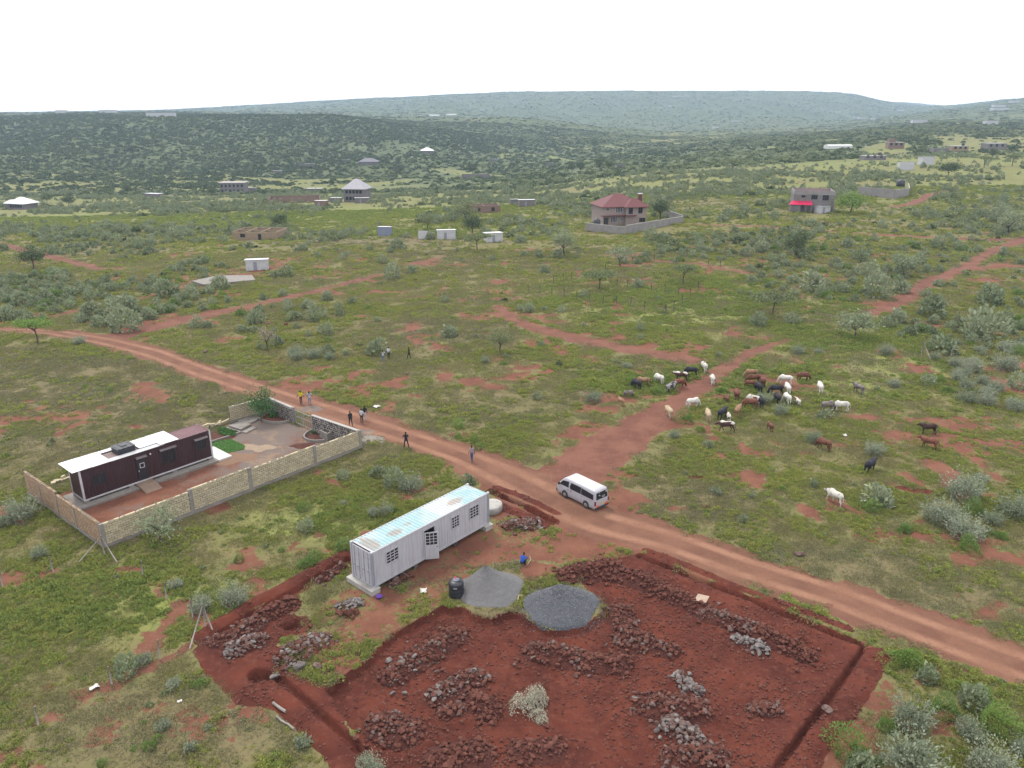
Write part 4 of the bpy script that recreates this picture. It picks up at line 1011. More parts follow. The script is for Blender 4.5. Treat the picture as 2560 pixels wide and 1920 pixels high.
def block_tank():
    c = cpx(1535, 590); t = thing('block_tank', 'open grey cement-block tank with two cells against the long wall', 'tank', (*c, 0), HOUSE_A)
    for a, b, y0, y1 in ((0, 2.6, 0, .15), (0, 2.6, 1.2, 1.35), (0, .15, .15, 1.2), (1.2, 1.35, .15, 1.2), (2.45, 2.6, .15, 1.2)): MB().box(a, b, y0, y1, -.05, .85).build('tank_wall', CEMENT, t)
    MB().box(.15, 2.45, .15, 1.2, -.05, .3).build('tank_floor', CEMENT, t)
block_tank()
# loose blocks along the open side of the compound
rgb = random.Random(5); lb = [blockmesh(m, 50 + i, .4, .2, .2) for i, m in enumerate(BLOCK_M)]
def loose(pts, n, lab, grp):
    for i in range(n):
        f = (i + rgb.uniform(-.3, .3)) / max(1, n - 1) * (len(pts) - 1); k = min(len(pts) - 2, max(0, int(f))); q = f - k
        a, b = pts[k], pts[k + 1]; x = a[0] + (b[0] - a[0]) * q + rgb.uniform(-.2, .2); y = a[1] + (b[1] - a[1]) * q + rgb.uniform(-.2, .2)
        lvl = rgb.choice([0, 0, 1]); o = obj('loose_block', rgb.choice(lb), None, (x, y, .1 + .2 * lvl), rgb.uniform(0, 3)); o.rotation_euler = (rgb.uniform(-.12, .12), rgb.uniform(-.12, .12), HOUSE_A + rgb.uniform(-.6, .6)); tag(o, lab, 'block', grp)
loose([cpx(370, 345), cpx(290, 385), cpx(200, 410), cpx(70, 430)], 26, 'loose cream building block in the low row behind the vegetable bed', 'loose blocks behind the bed')
loose([px(130, 1210)[:2], px(150, 1203)[:2], px(175, 1195)[:2]], 12, 'loose cream building block in the heap behind the cabin end', 'loose blocks behind the cabin')
# leafy vegetables
vegm = [leafmesh('vegetable_plant', leafcloud(60, dome(.5, .5, 0, .3, 3, s), .3, s, .4, .6, .5), L_PAPAYA) for s in (71, 72)]
for i in range(16):
    x, y = cpx(250 + (i % 6) * 34 + random.uniform(-12, 12), 448 + (i // 6) * 30 + (i % 6) * 9); s = random.uniform(.45, .7)
    tag(obj('vegetable_plant', random.choice(vegm), None, (x, y, .08), random.uniform(0, 6), (s, s, s)), 'dark green leafy vegetable growing in the bed behind the lawn', 'plant', 'vegetables in the bed')
for u, v, s, lab in ((1365, 500, .5, 'small bright shrub in the round bed inside the stone wall'), (880, 300, 1.1, 'low bushy plant under the leafy garden tree')):
    x, y = cpx(u, v); tag(obj('garden_plant', vegm[0], None, (x, y, .05), 0, (s, s, s * 1.2)), lab, 'plant')
# ------------------------------------------------------------------ van
def van():
    c = px(1413.5, 1243); r = px(1465, 1269); head = math.atan2(c[1] - r[1], c[0] - r[0])
    mx, my = (c[0] + r[0]) / 2, (c[1] + r[1]) / 2
    ctr = (mx + .80 * math.sin(head), my - .80 * math.cos(head))
    t = thing('minibus', 'white minibus standing on the dirt road junction', 'van', (*ctr, gz(*ctr) - .02), head)
    paint = M('van_paint', (.48, .47, .52), .28, (.44, .43, .48), 1, spec=.5, grime=(.40, .33, .30), gs=1.5, gamt=.35)
    roofm = M('van_roof_paint', (.72, .67, .58), .35, (.66, .60, .50), 1.2, spec=.4)
    lv = [(.26, -2.28, 2.26, .80), (.34, -2.33, 2.34, .835), (.55, -2.36, 2.38, .85), (.85, -2.36, 2.36, .855), (1.08, -2.35, 2.25, .85), (1.30, -2.33, 2.05, .83), (1.55, -2.30, 1.83, .80), (1.80, -2.26, 1.58, .755), (1.90, -2.22, 1.44, .72), (1.96, -2.12, 1.28, .64), (1.99, -1.95, 1.1, .5)]
    n = 6; mb = MB(); vs_ = []
    for z, xr, xf, hw in lv:
        for (cx, cy, a0) in ((xf, hw, 0), (xr, hw, 90), (xr, -hw, 180), (xf, -hw, 270)):
            rr = .16 if cx > 0 else .10
            for k in range(n):
                a = R(a0 + 90 * k / (n - 1)); vs_.append((cx - math.copysign(rr, cx) + rr * math.cos(a), cy - math.copysign(rr, cy) + rr * math.sin(a), z))
    N = 4 * n; fs_ = []
    for i in range(len(lv) - 1):
        for k in range(N): fs_.append((i * N + k, i * N + (k + 1) % N, (i + 1) * N + (k + 1) % N, (i + 1) * N + k))
    fs_ += [tuple(reversed(range(N))), tuple((len(lv) - 1) * N + k for k in range(N))]
    body = mb.add(vs_, fs_).build('body', paint, t, smooth=True)
    zs = [q[0] for q in lv]
    def hw(z): return float(np.interp(z, zs, [q[3] for q in lv]))
    def xr(z): return float(np.interp(z, zs, [q[1] for q in lv]))
    def xf(z): return float(np.interp(z, zs, [q[2] for q in lv]))
    def sidepanel(name, poly, mat, side, off=.008, parent=t, lvls=5):
        """panel lying on the curved flank"""
        z0 = min(p[1] for p in poly); z1 = max(p[1] for p in poly); m_ = MB(); rows = []
        for i in range(lvls + 1):
            z = z0 + (z1 - z0) * i / lvls; xs = []
            for k in range(len(poly)):
                (xa, za), (xb, zb) = poly[k], poly[(k + 1) % len(poly)]
                if abs(za - zb) > 1e-6 and min(za, zb) - 1e-6 <= z <= max(za, zb) + 1e-6: xs.append(xa + (xb - xa) * (z - za) / (zb - za))
                elif abs(za - zb) <= 1e-6 and abs(z - za) < 1e-6: xs += [xa, xb]
            rows.append((min(xs), max(xs), z))
        v_, f_ = [], []
        for a, b, z in rows: v_ += [(a, side * (hw(z) + off), z), (b, side * (hw(z) + off), z)]
        for i in range(lvls): f_.append((2 * i, 2 * i + 1, 2 * i + 3, 2 * i + 2))
        return m_.add(v_, f_).build(name, mat, parent)
    seam = M('panel_seam', (.16, .15, .16), .6)
    for s in (1, -1):
        sidepanel('side_window', [(.86, 1.16), (1.98, 1.16), (1.56, 1.68), (.86, 1.72)], GLASS, s)
        sidepanel('side_window', [(-.62, 1.12), (.66, 1.12), (.72, 1.35), (.60, 1.72), (-.62, 1.72)], GLASS, s)
        sidepanel('side_window', [(-2.12, 1.12), (-.66, 1.12), (-.66, 1.70), (-2.08, 1.66)], GLASS, s)
        sidepanel('door_seam', [(.76, .42), (.775, .42), (.775, 1.78), (.76, 1.78)], seam, s, .004)
        sidepanel('door_seam', [(-.70, .42), (-.685, .42), (-.685, 1.02), (-.70, 1.02)], seam, s, .004)
        sidepanel('slide_rail', [(-2.0, .98), (-.6, .98), (-.6, 1.0), (-2.0, 1.0)], seam, s, .005, lvls=1)
        MB().box(.84, 1.0, s * .85 - .02, s * .85 + .02, .93, .98).build('door_handle', DARKM, t); MB().box(.52, .6, s * .85 - .02, s * .85 + .02, .86, 1.0).build('door_handle', DARKM, t)
        MB().tube([(1.85, s * .80, 1.2), (1.95, s * .98, 1.22)], .02, 5).box(1.88, 1.98, s * 1.0 - .08, s * 1.0 + .08, 1.15, 1.4).build('wing_mirror', DARKM, t)
        for xw in (1.28, -1.29):
            arch = MB(); v_, f_ = [], []
            for k in range(11):
                a = R(-12 + 204 * k / 10)
                for rr, yy in ((.45, .858), (.39, .868), (.39, .70)): v_.append((xw + rr * math.cos(a), s * yy, .36 + rr * math.sin(a)))
            for k in range(10):
                o_ = k * 3; f_ += [(o_, o_ + 3, o_ + 4, o_ + 1), (o_ + 1, o_ + 4, o_ + 5, o_ + 2)]
            arch.add(v_, f_); arch.build('wheel_arch', paint, t, smooth=True)
            v_ = [(xw + .39 * math.cos(R(a)), s * .8605, .36 + .39 * math.sin(R(a))) for a in range(-16, 197, 12)]
            MB().add(v_, [tuple(range(len(v_)))]).build('arch_well', BLACKP, t)
            wh = MB(); wh.lathe([(.20, -.09), (.30, -.10), (.335, -.07), (.335, .07), (.30, .10), (.20, .09)], 20)
            wh.v = [(x, z, y) for x, y, z in wh.v]; wo = wh.build('wheel', M('tyre', (.035, .03, .03), .9, (.06, .045, .04), 5), t, (xw, s * .80, .335), 0, True)
            rm = MB().lathe([(.02, .0), (.19, .01), (.2, .06), (.05, .08)], 14); rm.v = [(x, s * (z + .04), y) for x, y, z in rm.v]; rm.build('rim', M('steel_rim', (.22, .21, .21), .5), wo, smooth=True)
        lt = MB().box(-2.375, -2.28, s * .80 - .06, s * .80 + .065, .62, 1.02).build('tail_light', M('red_lens', (.22, .012, .03), .25, spec=.5), t)
        MB().box(-2.379, -2.33, s * .80 - .055, s * .80 + .06, .54, .615).build('reverse_lens', WHITE_T, lt)
        MB().box(2.2, 2.372, s * .62 - .16, s * .62 + .13, .72, .92).build('headlight', M('head_lens', (.6, .6, .62), .15), t)
        chev = MB()
        for k, m_i in enumerate((0, 1, 0)):
            y0 = s * .36 + s * k * .11; chev.add([(-2.372, y0, .40), (-2.372, y0 + s * .11, .40), (-2.372, y0 + s * .17, .62), (-2.372, y0 + s * .06, .62)], [(0, 1, 2, 3), (3, 2, 1, 0)], m_i)
        chev.build('warning_chevron', [M('orange_reflector', (.80, .16, .05), .4), M('red_reflector', (.60, .04, .03), .4)], t)
    def rearpanel(name, y0, y1, z0, z1, mat, off=.008, parent=t, ins=.06):
        v_ = [(xr(z0) - off, y0, z0), (xr(z0) - off, y1, z0), (xr(z1) - off, y1 - ins, z1), (xr(z1) - off, y0 + ins, z1)]
        return MB().add(v_, [(0, 1, 2, 3), (3, 2, 1, 0)]).build(name, mat, parent)
    rw = rearpanel('rear_window', -.72, .72, 1.12, 1.74, GLASS)
    rearpanel('window_sticker', -.35, .0, 1.22, 1.27, WHITE_T, .014, rw, 0); rearpanel('window_sticker', -.38, .02, 1.34, 1.37, WHITE_T, .014, rw, 0); rearpanel('window_sticker', -.62, -.5, 1.56, 1.7, WHITE_T, .014, rw, 0)
    rearpanel('number_plate', -.24, .24, .66, .78, M('yellow_plate', (.65, .48, .06), .5), .02, t, 0)
    rearpanel('plate_recess', -.42, .42, .60, .84, paint, .012, t, .02)
    MB().tube([(-2.27, .42, 1.82), (-2.42, .42, 1.78), (-2.44, .42, 1.58)], .015, 5).lathe([(.02, 0), (.09, .03), (.02, .05)], 12, 0, (-2.44, .42, 1.5)).build('rear_mirror', GREYPOST, t, smooth=True)
    v_ = []
    for i in range(6):
        z = 1.16 + .60 * i / 5; x = xf(z) + .008; y = hw(z) - .12; v_ += [(x, -y, z), (x, y, z)]
    MB().add(v_, [(2 * i, 2 * i + 1, 2 * i + 3, 2 * i + 2) for i in range(5)]).build('windscreen', GLASS, t)
    MB().box(-2.44, -2.30, -.80, .80, .30, .42).build('rear_bumper', DARKM, t); MB().box(2.28, 2.45, -.78, .78, .26, .52).build('front_bumper', DARKM, t)
    rf = MB().box(-1.95, 1.05, -.5, .5, 1.985, 1.998).build('roof_panel', roofm, t)
    for k in range(5): MB().box(-1.85, .95, -.42 + k * .2, -.38 + k * .2, 1.9982, 2.01).build('roof_rib', roofm, rf)
    MB().box(-1.9, 1.9, -.7, .7, .22, .3).build('underbody', DARKM, t)
van()
# ------------------------------------------------------------------ heaps of sand, gravel and stone
def speck(name, a, b, c, s1, s2):
    m, nt, ln = _nt(name); bs = nt['Principled BSDF']; P = nt.new('ShaderNodeNewGeometry').outputs['Position']
    a, b, c = [tuple(q * .72 for q in w_) for w_ in (a, b, c)]; n1 = noise(nt, ln, s1, 3, .7, P); n2 = noise(nt, ln, s2, 4, .6, P)
    col = mixc(nt, ln, mapr(nt, ln, n1, .38, .62), a, b); col = mixc(nt, ln, mapr(nt, ln, n1, .62, .72, 0, .8), col, c); col = mixc(nt, ln, mapr(nt, ln, n2, .45, .7, 0, .4), col, b)
    ln.new(col, bs.inputs['Base Color']); bs.inputs['Roughness'].default_value = .95; bs.inputs['Specular IOR Level'].default_value = .15
    bn = nt.new('ShaderNodeBump'); bn.inputs['Strength'].default_value = .6; bn.inputs['Distance'].default_value = .03; ln.new(n1, bn.inputs['Height']); ln.new(bn.outputs[0], bs.inputs['Normal'])
    return m
SANDM = speck('grey_quarry_dust', (.185, .180, .182), (.150, .147, .150), (.23, .22, .215), 9, .9)
GRAVM = speck('dark_gravel', (.135, .140, .155), (.075, .079, .092), (.27, .28, .30), 17, 1.2)
SAND = mound('sand_heap', 'smooth pale grey heap of quarry dust next to the black tank', 'sand heap', px(1226, 1473)[:2], 2.4, 2.45, 1.95, SANDM, 12, .3, n=60, rings=26, pw=1.22, rough=.14, flat=.05, lean=-.16)
GRAV = mound('gravel_heap', 'dark blue-grey gravel heap beside the smooth quarry dust', 'gravel heap', px(1403, 1516)[:2], 2.75, 2.4, 1.5, GRAVM, 13, -.2, n=60, rings=26, pw=1.0, rough=.12, flat=.14, lean=-.05)
def hull(seed, n=17):
    rg = random.Random(seed); bm = bmesh.new()
    for i in range(n):
        v = Vector((rg.gauss(0, 1), rg.gauss(0, 1), rg.gauss(0, 1))).normalized() * rg.uniform(.46, .53); bm.verts.new((v.x * 1.08, v.y * .98, v.z * .86))
    r = bmesh.ops.convex_hull(bm, input=bm.verts); bmesh.ops.delete(bm, geom=list({g for g in r['geom_interior'] + r['geom_unused'] if isinstance(g, bmesh.types.BMVert)}), context='VERTS')
    me = bpy.data.meshes.new('stone'); bm.to_mesh(me); bm.free(); return me
def stonemat(name, a, b, c):
    m, nt, ln = _nt(name); bs = nt['Principled BSDF']; oi = nt.new('ShaderNodeObjectInfo'); P = nt.new('ShaderNodeNewGeometry').outputs['Position']
    col = mixc(nt, ln, oi.outputs['Random'], a, b); n = noise(nt, ln, 5, 4, .6, P); col = mixc(nt, ln, mapr(nt, ln, n, .45, .68, 0, .75), col, c)
    ln.new(col, bs.inputs['Base Color']); bs.inputs['Roughness'].default_value = .95; bs.inputs['Specular IOR Level'].default_value = .15; return m
STONE_R = stonemat('red_stained_stone', (.078, .029, .021), (.120, .050, .037), (.058, .019, .014))
STONE_G = stonemat('grey_stone', (.105, .096, .092), (.190, .175, .168), (.078, .046, .038))
STONE_X = stonemat('mixed_stone', (.090, .056, .047), (.135, .098, .088), (.068, .026, .020))
STONES = {k: [] for k in 'RGX'}
for k, m_ in (('R', STONE_R), ('G', STONE_G), ('X', STONE_X)):
    for i in range(6):
        me = hull(100 + i + ord(k)); me.materials.append(m_); STONES[k].append(me)
SOILM = M('loose_red_soil', (.094, .0265, .018), .97, (.063, .018, .013), 2.2, bump=.7, bscale=14)
def stone_heap(label, u0, v0, u1, v1, hw, n, mix, hh=.4, smin=.12, smax=.38, seed=0, soil=True):
    n = min(300, int(n * 2.6)); hw *= 1.1
    """ridge of stones between two photo points"""
    a = px(u0, v0); b = px(u1, v1); L = math.hypot(b[0] - a[0], b[1] - a[1]); ang = math.atan2(b[1] - a[1], b[0] - a[0]) if L > .01 else 0
    cx, cy = (a[0] + b[0]) / 2, (a[1] + b[1]) / 2; zc = gz(cx, cy); rg = random.Random(seed * 13 + 5)
    t = thing('stone_heap', label, 'stone heap', (cx, cy, zc), ang)
    hl = L / 2
    def height(x, y):
        ex = max(0, abs(x) - hl); q = math.hypot(ex, y) / hw; return hh * max(0, 1 - q) ** .8
    nx, ny = max(8, int((L + 2 * hw) / .2)), max(8, int(2 * hw / .2)); vs_, fs_ = [], []
    gx = np.linspace(-hl - hw, hl + hw, nx + 1); gy = np.linspace(-hw, hw, ny + 1)
    WX = np.array([[cx + x * math.cos(ang) - y * math.sin(ang) for y in gy] for x in gx]); WY = np.array([[cy + x * math.sin(ang) + y * math.cos(ang) for y in gy] for x in gx])
    GZ = ground_z(WX.ravel(), WY.ravel()).reshape(WX.shape)
    for i, x in enumerate(gx):
        for j, y in enumerate(gy):
            h = height(x, y); vs_.append((x, y, GZ[i, j] - zc + (h * .62 + rg.uniform(-.03, .03) if h > .02 else -.12)))
    for i in range(nx):
        for j in range(ny): k = i * (ny + 1) + j; fs_.append((k, k + ny + 1, k + ny + 2, k + 1))
    if soil: MB().add(vs_, fs_).build('soil_mound', SOILM, t, smooth=True)
    pts = []
    for i in range(n):
        for _ in range(20):
            x = rg.uniform(-hl - hw, hl + hw); y = rg.gauss(0, .62) * hw + .35 * hw * math.sin(x * 1.3 + seed)
            if height(x, y) > .05 or rg.random() < .3: break
        s = smin * .8 + (smax * 1.05 - smin * .8) * rg.random() ** 2.3; pts.append((x, y, s))
    W = np.array([(cx + x * math.cos(ang) - y * math.sin(ang), cy + x * math.sin(ang) + y * math.cos(ang)) for x, y, s in pts]); Z = ground_z(W[:, 0], W[:, 1])
    for (x, y, s), z in zip(pts, Z):
        m_ = rg.choice(mix); o = obj('stone', rg.choice(STONES[m_]), t, (x, y, float(z) - zc + height(x, y) * .70 + s * .24), 0, (s * rg.uniform(.85, 1.2), s * rg.uniform(.8, 1.1), s * rg.uniform(.7, 1.0)))
        o.rotation_euler = (rg.uniform(-.5, .5), rg.uniform(-.5, .5), rg.uniform(0, 6.28))
    fine = MB(); src = [hull(900 + i, 8) for i in range(3)]; fv = [([tuple(q.co) for q in m_.vertices], [tuple(p.vertices) for p in m_.polygons]) for m_ in src]; q_ = []
    for i in range(int(n * .9)):
        x = rg.uniform(-hl - hw * 1.3, hl + hw * 1.3); y = rg.gauss(0, .75) * hw; q_.append((x, y, rg.uniform(.05, .13)))
    W = np.array([(cx + x * math.cos(ang) - y * math.sin(ang), cy + x * math.sin(ang) + y * math.cos(ang)) for x, y, s in q_]); Z = ground_z(W[:, 0], W[:, 1])
    for (x, y, s), z in zip(q_, Z):
        v_, f_ = fv[rg.randrange(3)]; fine.add(v_, f_, rg.choice((0, 0, 0, 1)), Matrix.Translation((x, y, float(z) - zc + height(x, y) * .66 + s * .15)) @ Matrix.Rotation(rg.uniform(0, 6), 4, 'Z') @ Matrix.Scale(s, 4))
    kind(fine.build('small_stones', [STONE_R, STONE_X] if 'R' in mix or 'grass' not in label else [STONE_X, STONE_G], t), 'stuff')
    for m_ in src: bpy.data.meshes.remove(m_)
    return t
HEAPS = [
 ('ridge of red stones along the cut left edge of the excavation', 1060, 1625, 1130, 1578, 1.0, 130, 'RRRX'),
 ('mixed red and grey stones with one pale boulder inside the cut edge', 985, 1672, 1040, 1642, 1.0, 110, 'RRRRXG'),
 ('heap of mostly grey stones beside the dry brush pile', 1105, 1725, 1180, 1680, .95, 120, 'XXRRG'),
 ('low red stone heap just left of the dry brush', 1195, 1740, 1220, 1755, .9, 90, 'R'),
 ('small scatter of red stones below the grey stone heap', 1120, 1765, 1145, 1758, .55, 40, 'RRX'),
 ('rounded red stone heap above the left foundation trench', 965, 1800, 1000, 1815, 1.25, 110, 'RRRX'),
 ('red stone heap at the bottom of the excavation', 1110, 1885, 1180, 1875, 1.2, 90, 'R'),
 ('thin spread of red stones in the middle of the excavation', 1310, 1862, 1370, 1858, 1.0, 45, 'R'),
 ('long curved bank of red stones below the gravel heap', 1340, 1612, 1470, 1640, 1.0, 150, 'RRRX'),
 ('end of the red stone bank turning down from the gravel heap', 1470, 1645, 1545, 1650, .95, 100, 'RRR'),
 ('tall red and grey stone bank right of the gravel heap', 1550, 1525, 1580, 1600, 1.0, 150, 'RRRX'),
 ('side spur of mixed stones off the tall stone bank', 1600, 1590, 1670, 1622, .75, 80, 'RRX'),
 ('wide bank of red stones at the start of the roadside trench', 1425, 1438, 1520, 1418, 1.1, 170, 'R'),
 ('second stretch of the red stone bank by the roadside trench', 1530, 1425, 1640, 1466, .95, 150, 'R'),
 ('third stretch of the red stone bank, next to the pale board', 1650, 1472, 1760, 1522, .8, 130, 'RRR'),
 ('stretch of the stone bank flecked grey below the pale board', 1770, 1535, 1880, 1570, .75, 120, 'RRXX'),
 ('last stretch of the red stone bank towards the trench corner', 1900, 1580, 2010, 1632, .85, 130, 'R'),
 ('small heap of pale grey stones under the red stone bank', 1850, 1598, 1905, 1612, .5, 60, 'G'),
 ('small steep heap of pale grey stones on the open red earth', 1705, 1690, 1738, 1722, .5, 60, 'GGX'),
 ('broad heap of red stones between two grey stone heaps', 1630, 1752, 1730, 1768, 1.1, 150, 'RRRX'),
 ('small red stone heap near the right foundation trench', 1895, 1768, 1930, 1772, .55, 60, 'RRX'),
 ('large heap of pale grey stones at the bottom of the excavation', 1685, 1810, 1735, 1850, .8, 130, 'GXX'),
 ('skirt of red stones round the large grey stone heap', 1690, 1888, 1780, 1880, .9, 110, 'RRX'),
 ('heap of red stones beside the furrow left of the container', 650, 1545, 720, 1512, .85, 110, 'RRR'),
 ('heap of red stones by the braced fence post', 560, 1600, 630, 1565, 1.0, 120, 'RRX'),
 ('grey-topped stone heap between fence post and round hole', 590, 1625, 640, 1608, .8, 90, 'XXRG'),
 ('spread of grey and brown stones on the grass below the round hole', 735, 1645, 790, 1612, 1.1, 120, 'XXRG'),
 ('tiny heap of grey stones near the purple basin', 862, 1520, 890, 1510, .5, 45, 'G'),
 ('tiny heap of red stones next to the tiny grey heap', 860, 1540, 880, 1536, .4, 26, 'R'),
 ('heap of mixed stones on the grass behind the container end', 1285, 1318, 1325, 1312, .9, 110, 'RXXG'),
 ('little scatter of red stones under the container side', 985, 1460, 1015, 1445, .45, 26, 'RX'),
 ('stones along the furrow at the lock-rod end of the container', 800, 1450, 855, 1420, .5, 40, 'RX')]
for i, (lab, *q) in enumerate(HEAPS):
    stone_heap(lab, *q, seed=i, soil=('grass' not in lab and 'tiny' not in lab and 'little' not in lab), hh=.7 if 'small' not in lab and 'tiny' not in lab and 'thin' not in lab and 'little' not in lab else .42)
# scattered clods and pebbles over the dug earth, and gravel grains on the gravel heap: uncountable
ME['clod'] = STONES['R'][:5]
ME['grain'] = []
for i in range(3):
    me = hull(300 + i, 9); me.materials.append(stonemat('gravel_grain_%d' % i, *[((.085, .089, .10), (.14, .144, .155), (.065, .067, .076)), ((.15, .154, .165), (.21, .214, .225), (.105, .108, .12)), ((.055, .057, .066), (.10, .103, .113), (.042, .044, .05))][i])); ME['grain'].append(me)

xs_, ys_ = [p[0] for p in PIT], [p[1] for p in PIT]
def clods(n):
    x = RNG.uniform(-16, 24, n); y = RNG.uniform(30, 64, n); c = cover(x, y)
    ok = (c['dug'] > .6) & (RNG.uniform(0, 1, n) < np.clip((fbm(x / 2.2, y / 2.2, 141, 3) - .35) * 3, .1, 1)); x, y = x[ok], y[ok]
    s = .035 + .17 * RNG.uniform(0, 1, len(x)) ** 4
    scatter('soil_clods', proto_collection('clod_kinds', ['clod']), np.stack([x, y, ground_z(x, y) + s * .2], 1), s, RNG.integers(0, 5, len(x)), 'loose clods and pebbles strewn over the dug red earth', 'clods')
clods(80000)
def grains(o, n, lab):
    me = o.data; co = np.array([v.co[:] for v in me.vertices]); fc = [p.vertices[:] for p in me.polygons]; fi = RNG.integers(0, len(fc), n); w = RNG.dirichlet((1, 1, 1, 1), n)
    P = np.array([sum(co[v] * ww for v, ww in zip(fc[f], q)) for f, q in zip(fi, w)]); m = np.array(o.matrix_basis); P = P @ m[:3, :3].T + m[:3, 3]
    k_ = n // 7; ang_ = RNG.uniform(0, 6.283, k_); rr_ = 1.0 + np.abs(RNG.normal(0, .09, k_)); loc_ = np.stack([rr_ * 2.7 * np.cos(ang_), rr_ * 2.35 * np.sin(ang_), np.zeros(k_)], 1) @ m[:3, :3].T + m[:3, 3]; loc_[:, 2] = ground_z(loc_[:, 0], loc_[:, 1]) + .02; P[:k_] = loc_
    s = RNG.uniform(.03, .075, n); scatter('gravel_grains', proto_collection('grain_kinds', ['grain']), P, s, RNG.integers(0, 3, n), lab, 'gravel')
grains(GRAV, 9000, 'crushed stone chips covering the gravel heap')
# ------------------------------------------------------------------ single objects on the site
def water_tank():
    x, y, z = px(1141, 1488); t = thing('water_tank', 'black plastic water tank with things on its lid beside the quarry dust', 'water tank', (x, y, gz(x, y)))
    MB().lathe([(.50, 0), (.54, .04), (.54, .30), (.525, .33), (.54, .36), (.54, .66), (.525, .69), (.54, .72), (.54, 1.08), (.50, 1.17), (.30, 1.25), (.22, 1.26)], 28).build('tank_body', BLACKP, t, smooth=True)
    MB().lathe([(.23, 1.255), (.25, 1.27), (.25, 1.32), (.20, 1.34)], 20).build('lid', M('grey_lid', (.16, .16, .19), .4), t)
    MB().box(-.16, .10, -.552, -.535, .86, .92).build('name_plate', M('white_plate', (.5, .5, .52), .5), t)
    c = MB(); c.lathe([(.05, 0), (.16, .03), (.13, .10), (.03, .14)], 12, 0, (.27, -.10, 1.2)); o = c.build('folded_cloth', M('dark_cloth', (.05, .05, .08), .9), None, (x, y, gz(x, y))); tag(o, 'dark folded cloth lying on the black tank top', 'cloth')
    o = MB().lathe([(.05, 0), (.09, .03), (.085, .12), (.04, .14)], 12, 0, (-.05, .2, 1.25)).build('red_container', M('pink_red_plastic', (.60, .04, .12), .5), None, (x, y, gz(x, y)), 0, True); tag(o, 'small pink-red plastic container on the black tank top', 'container')
water_tank()
def basin():
    x, y, z = px(948, 1495); o = MB().lathe([(.13, .0), (.17, .02), (.23, .15), (.25, .16), (.245, .17), (.21, .155), (.15, .035), (.02, .03)], 22).build('basin', M('purple_plastic', (.16, .06, .42), .45), None, (x, y, gz(x, y)), 0, True); tag(o, 'purple plastic basin on the ground by the container plinth', 'basin')
basin()
def septic():
    x, y, z = px(1232, 1282); o = MB().lathe([(1.0, -.1), (1.0, .5), (.97, .57), (.87, .6), (.2, .65)], 30, 0, (0, 0, 0), 1.1, .95).build('cement_tank', CEMENT_L, None, (x - .2, y + .5, 0), CONT_A, True); tag(o, 'round cement water tank with domed top behind the white container', 'tank')
septic()
def board():
    x, y, z = px(1754, 1506); o = MB().box(-.42, .42, -.33, .33, 0, .03).build('board', M('pale_board', (.46, .36, .28), .85, (.40, .29, .22), 4, grime=(.25, .13, .09), gs=3), None, (x, y, gz(x, y) + .46)); o.rotation_euler = (R(14), R(-8), R(-35)); tag(o, 'pale square board lying on the red stone bank', 'board')
board()
def brush():
    x, y, z = px(1332, 1748); rg = np.random.default_rng(8); t = thing('brush_pile', 'pile of dry pale brush in the middle of the excavation', 'brush pile', (x, y, gz(x, y) - .05)); mb = MB()
    L = [(rg.normal(0, .35), rg.normal(0, .3), rg.uniform(.75, 1.35), rg.uniform(.55, .85)) for _ in range(7)] + [(.35, -.85, .5, .5), (.5, -1.2, .35, .4)]
    for i in range(150):
        cx, cy, hh, rr = L[rg.integers(0, len(L))]; a = rg.uniform(0, 6.28); p0 = (cx + math.cos(a) * rr * rg.uniform(.7, 1.3), cy + math.sin(a) * rr * rg.uniform(.7, 1.3), .02)
        p1 = (cx + rg.normal(0, .22), cy + rg.normal(0, .22), hh * rg.uniform(.5, 1.1)); mb.tube([p0, ((p0[0] + p1[0]) / 2 + rg.normal(0, .08), (p0[1] + p1[1]) / 2 + rg.normal(0, .08), (p0[2] + p1[2]) / 2 + .1), p1], [.012, .010, .005], 4, cap=False)
    mb.build('twigs', L_STRAW, t)
    def lump(rg):
        cx, cy, hh, rr = L[rg.integers(0, len(L))]; a = rg.uniform(0, 6.28); q = rg.uniform() ** .55; h = hh * (1 - q ** 1.6) * rg.uniform(.7, 1.05) + .06
        return (cx + math.cos(a) * q * rr, cy + math.sin(a) * q * rr, h), (math.cos(a) * .5, math.sin(a) * .5, .6)
    obj('dry_leaves', leafmesh('dry_leaves', leafcloud(1900, lump, .11, 5, .2, .4, .9), L_STRAW), t)
brush()
def litter(u, v, s, lab, mat, name='litter', cat='litter', grp=None):
    x, y, z = px(u, v); rg = random.Random(u); mb = MB(); n = 5; vs_ = [(s * (i / (n - 1) - .5) + rg.uniform(-.1, .1) * s, s * (j / (n - 1) - .5) * .8 + rg.uniform(-.1, .1) * s, .02 + rg.uniform(0, .3) * s) for i in range(n) for j in range(n)]
    fs_ = [(i * n + j, (i + 1) * n + j, (i + 1) * n + j + 1, i * n + j + 1) for i in range(n - 1) for j in range(n - 1)]; mb.add(vs_, fs_); mb.add([(a, b, c - .012) for a, b, c in vs_], [tuple(reversed(f)) for f in fs_]); tag(mb.build(name, mat, None, (x, y, gz(x, y) + .02), rg.uniform(0, 6)), lab, cat, grp)
WPAPER = M('white_paper', (.72, .71, .66), .8, (.62, .61, .56), 8)
litter(1058, 1479, .55, 'crumpled white plastic sack on the bare ground by the container', WPAPER, 'plastic_sack', 'sack')
litter(942, 1019, .75, 'crumpled pale sack lying on the verge by the three people', WPAPER, 'plastic_sack', 'sack')
litter(2112, 1090, .5, 'scrap of white plastic in the grass among the cattle', WPAPER); litter(2075, 1073, .3, 'small scrap of white plastic uphill of the larger one among the cattle', WPAPER)
litter(2466, 1752, .4, 'white scrap caught beside the silvery thicket', WPAPER); litter(236, 1722, .5, 'white scrap beside the fence line below the compound', WPAPER)
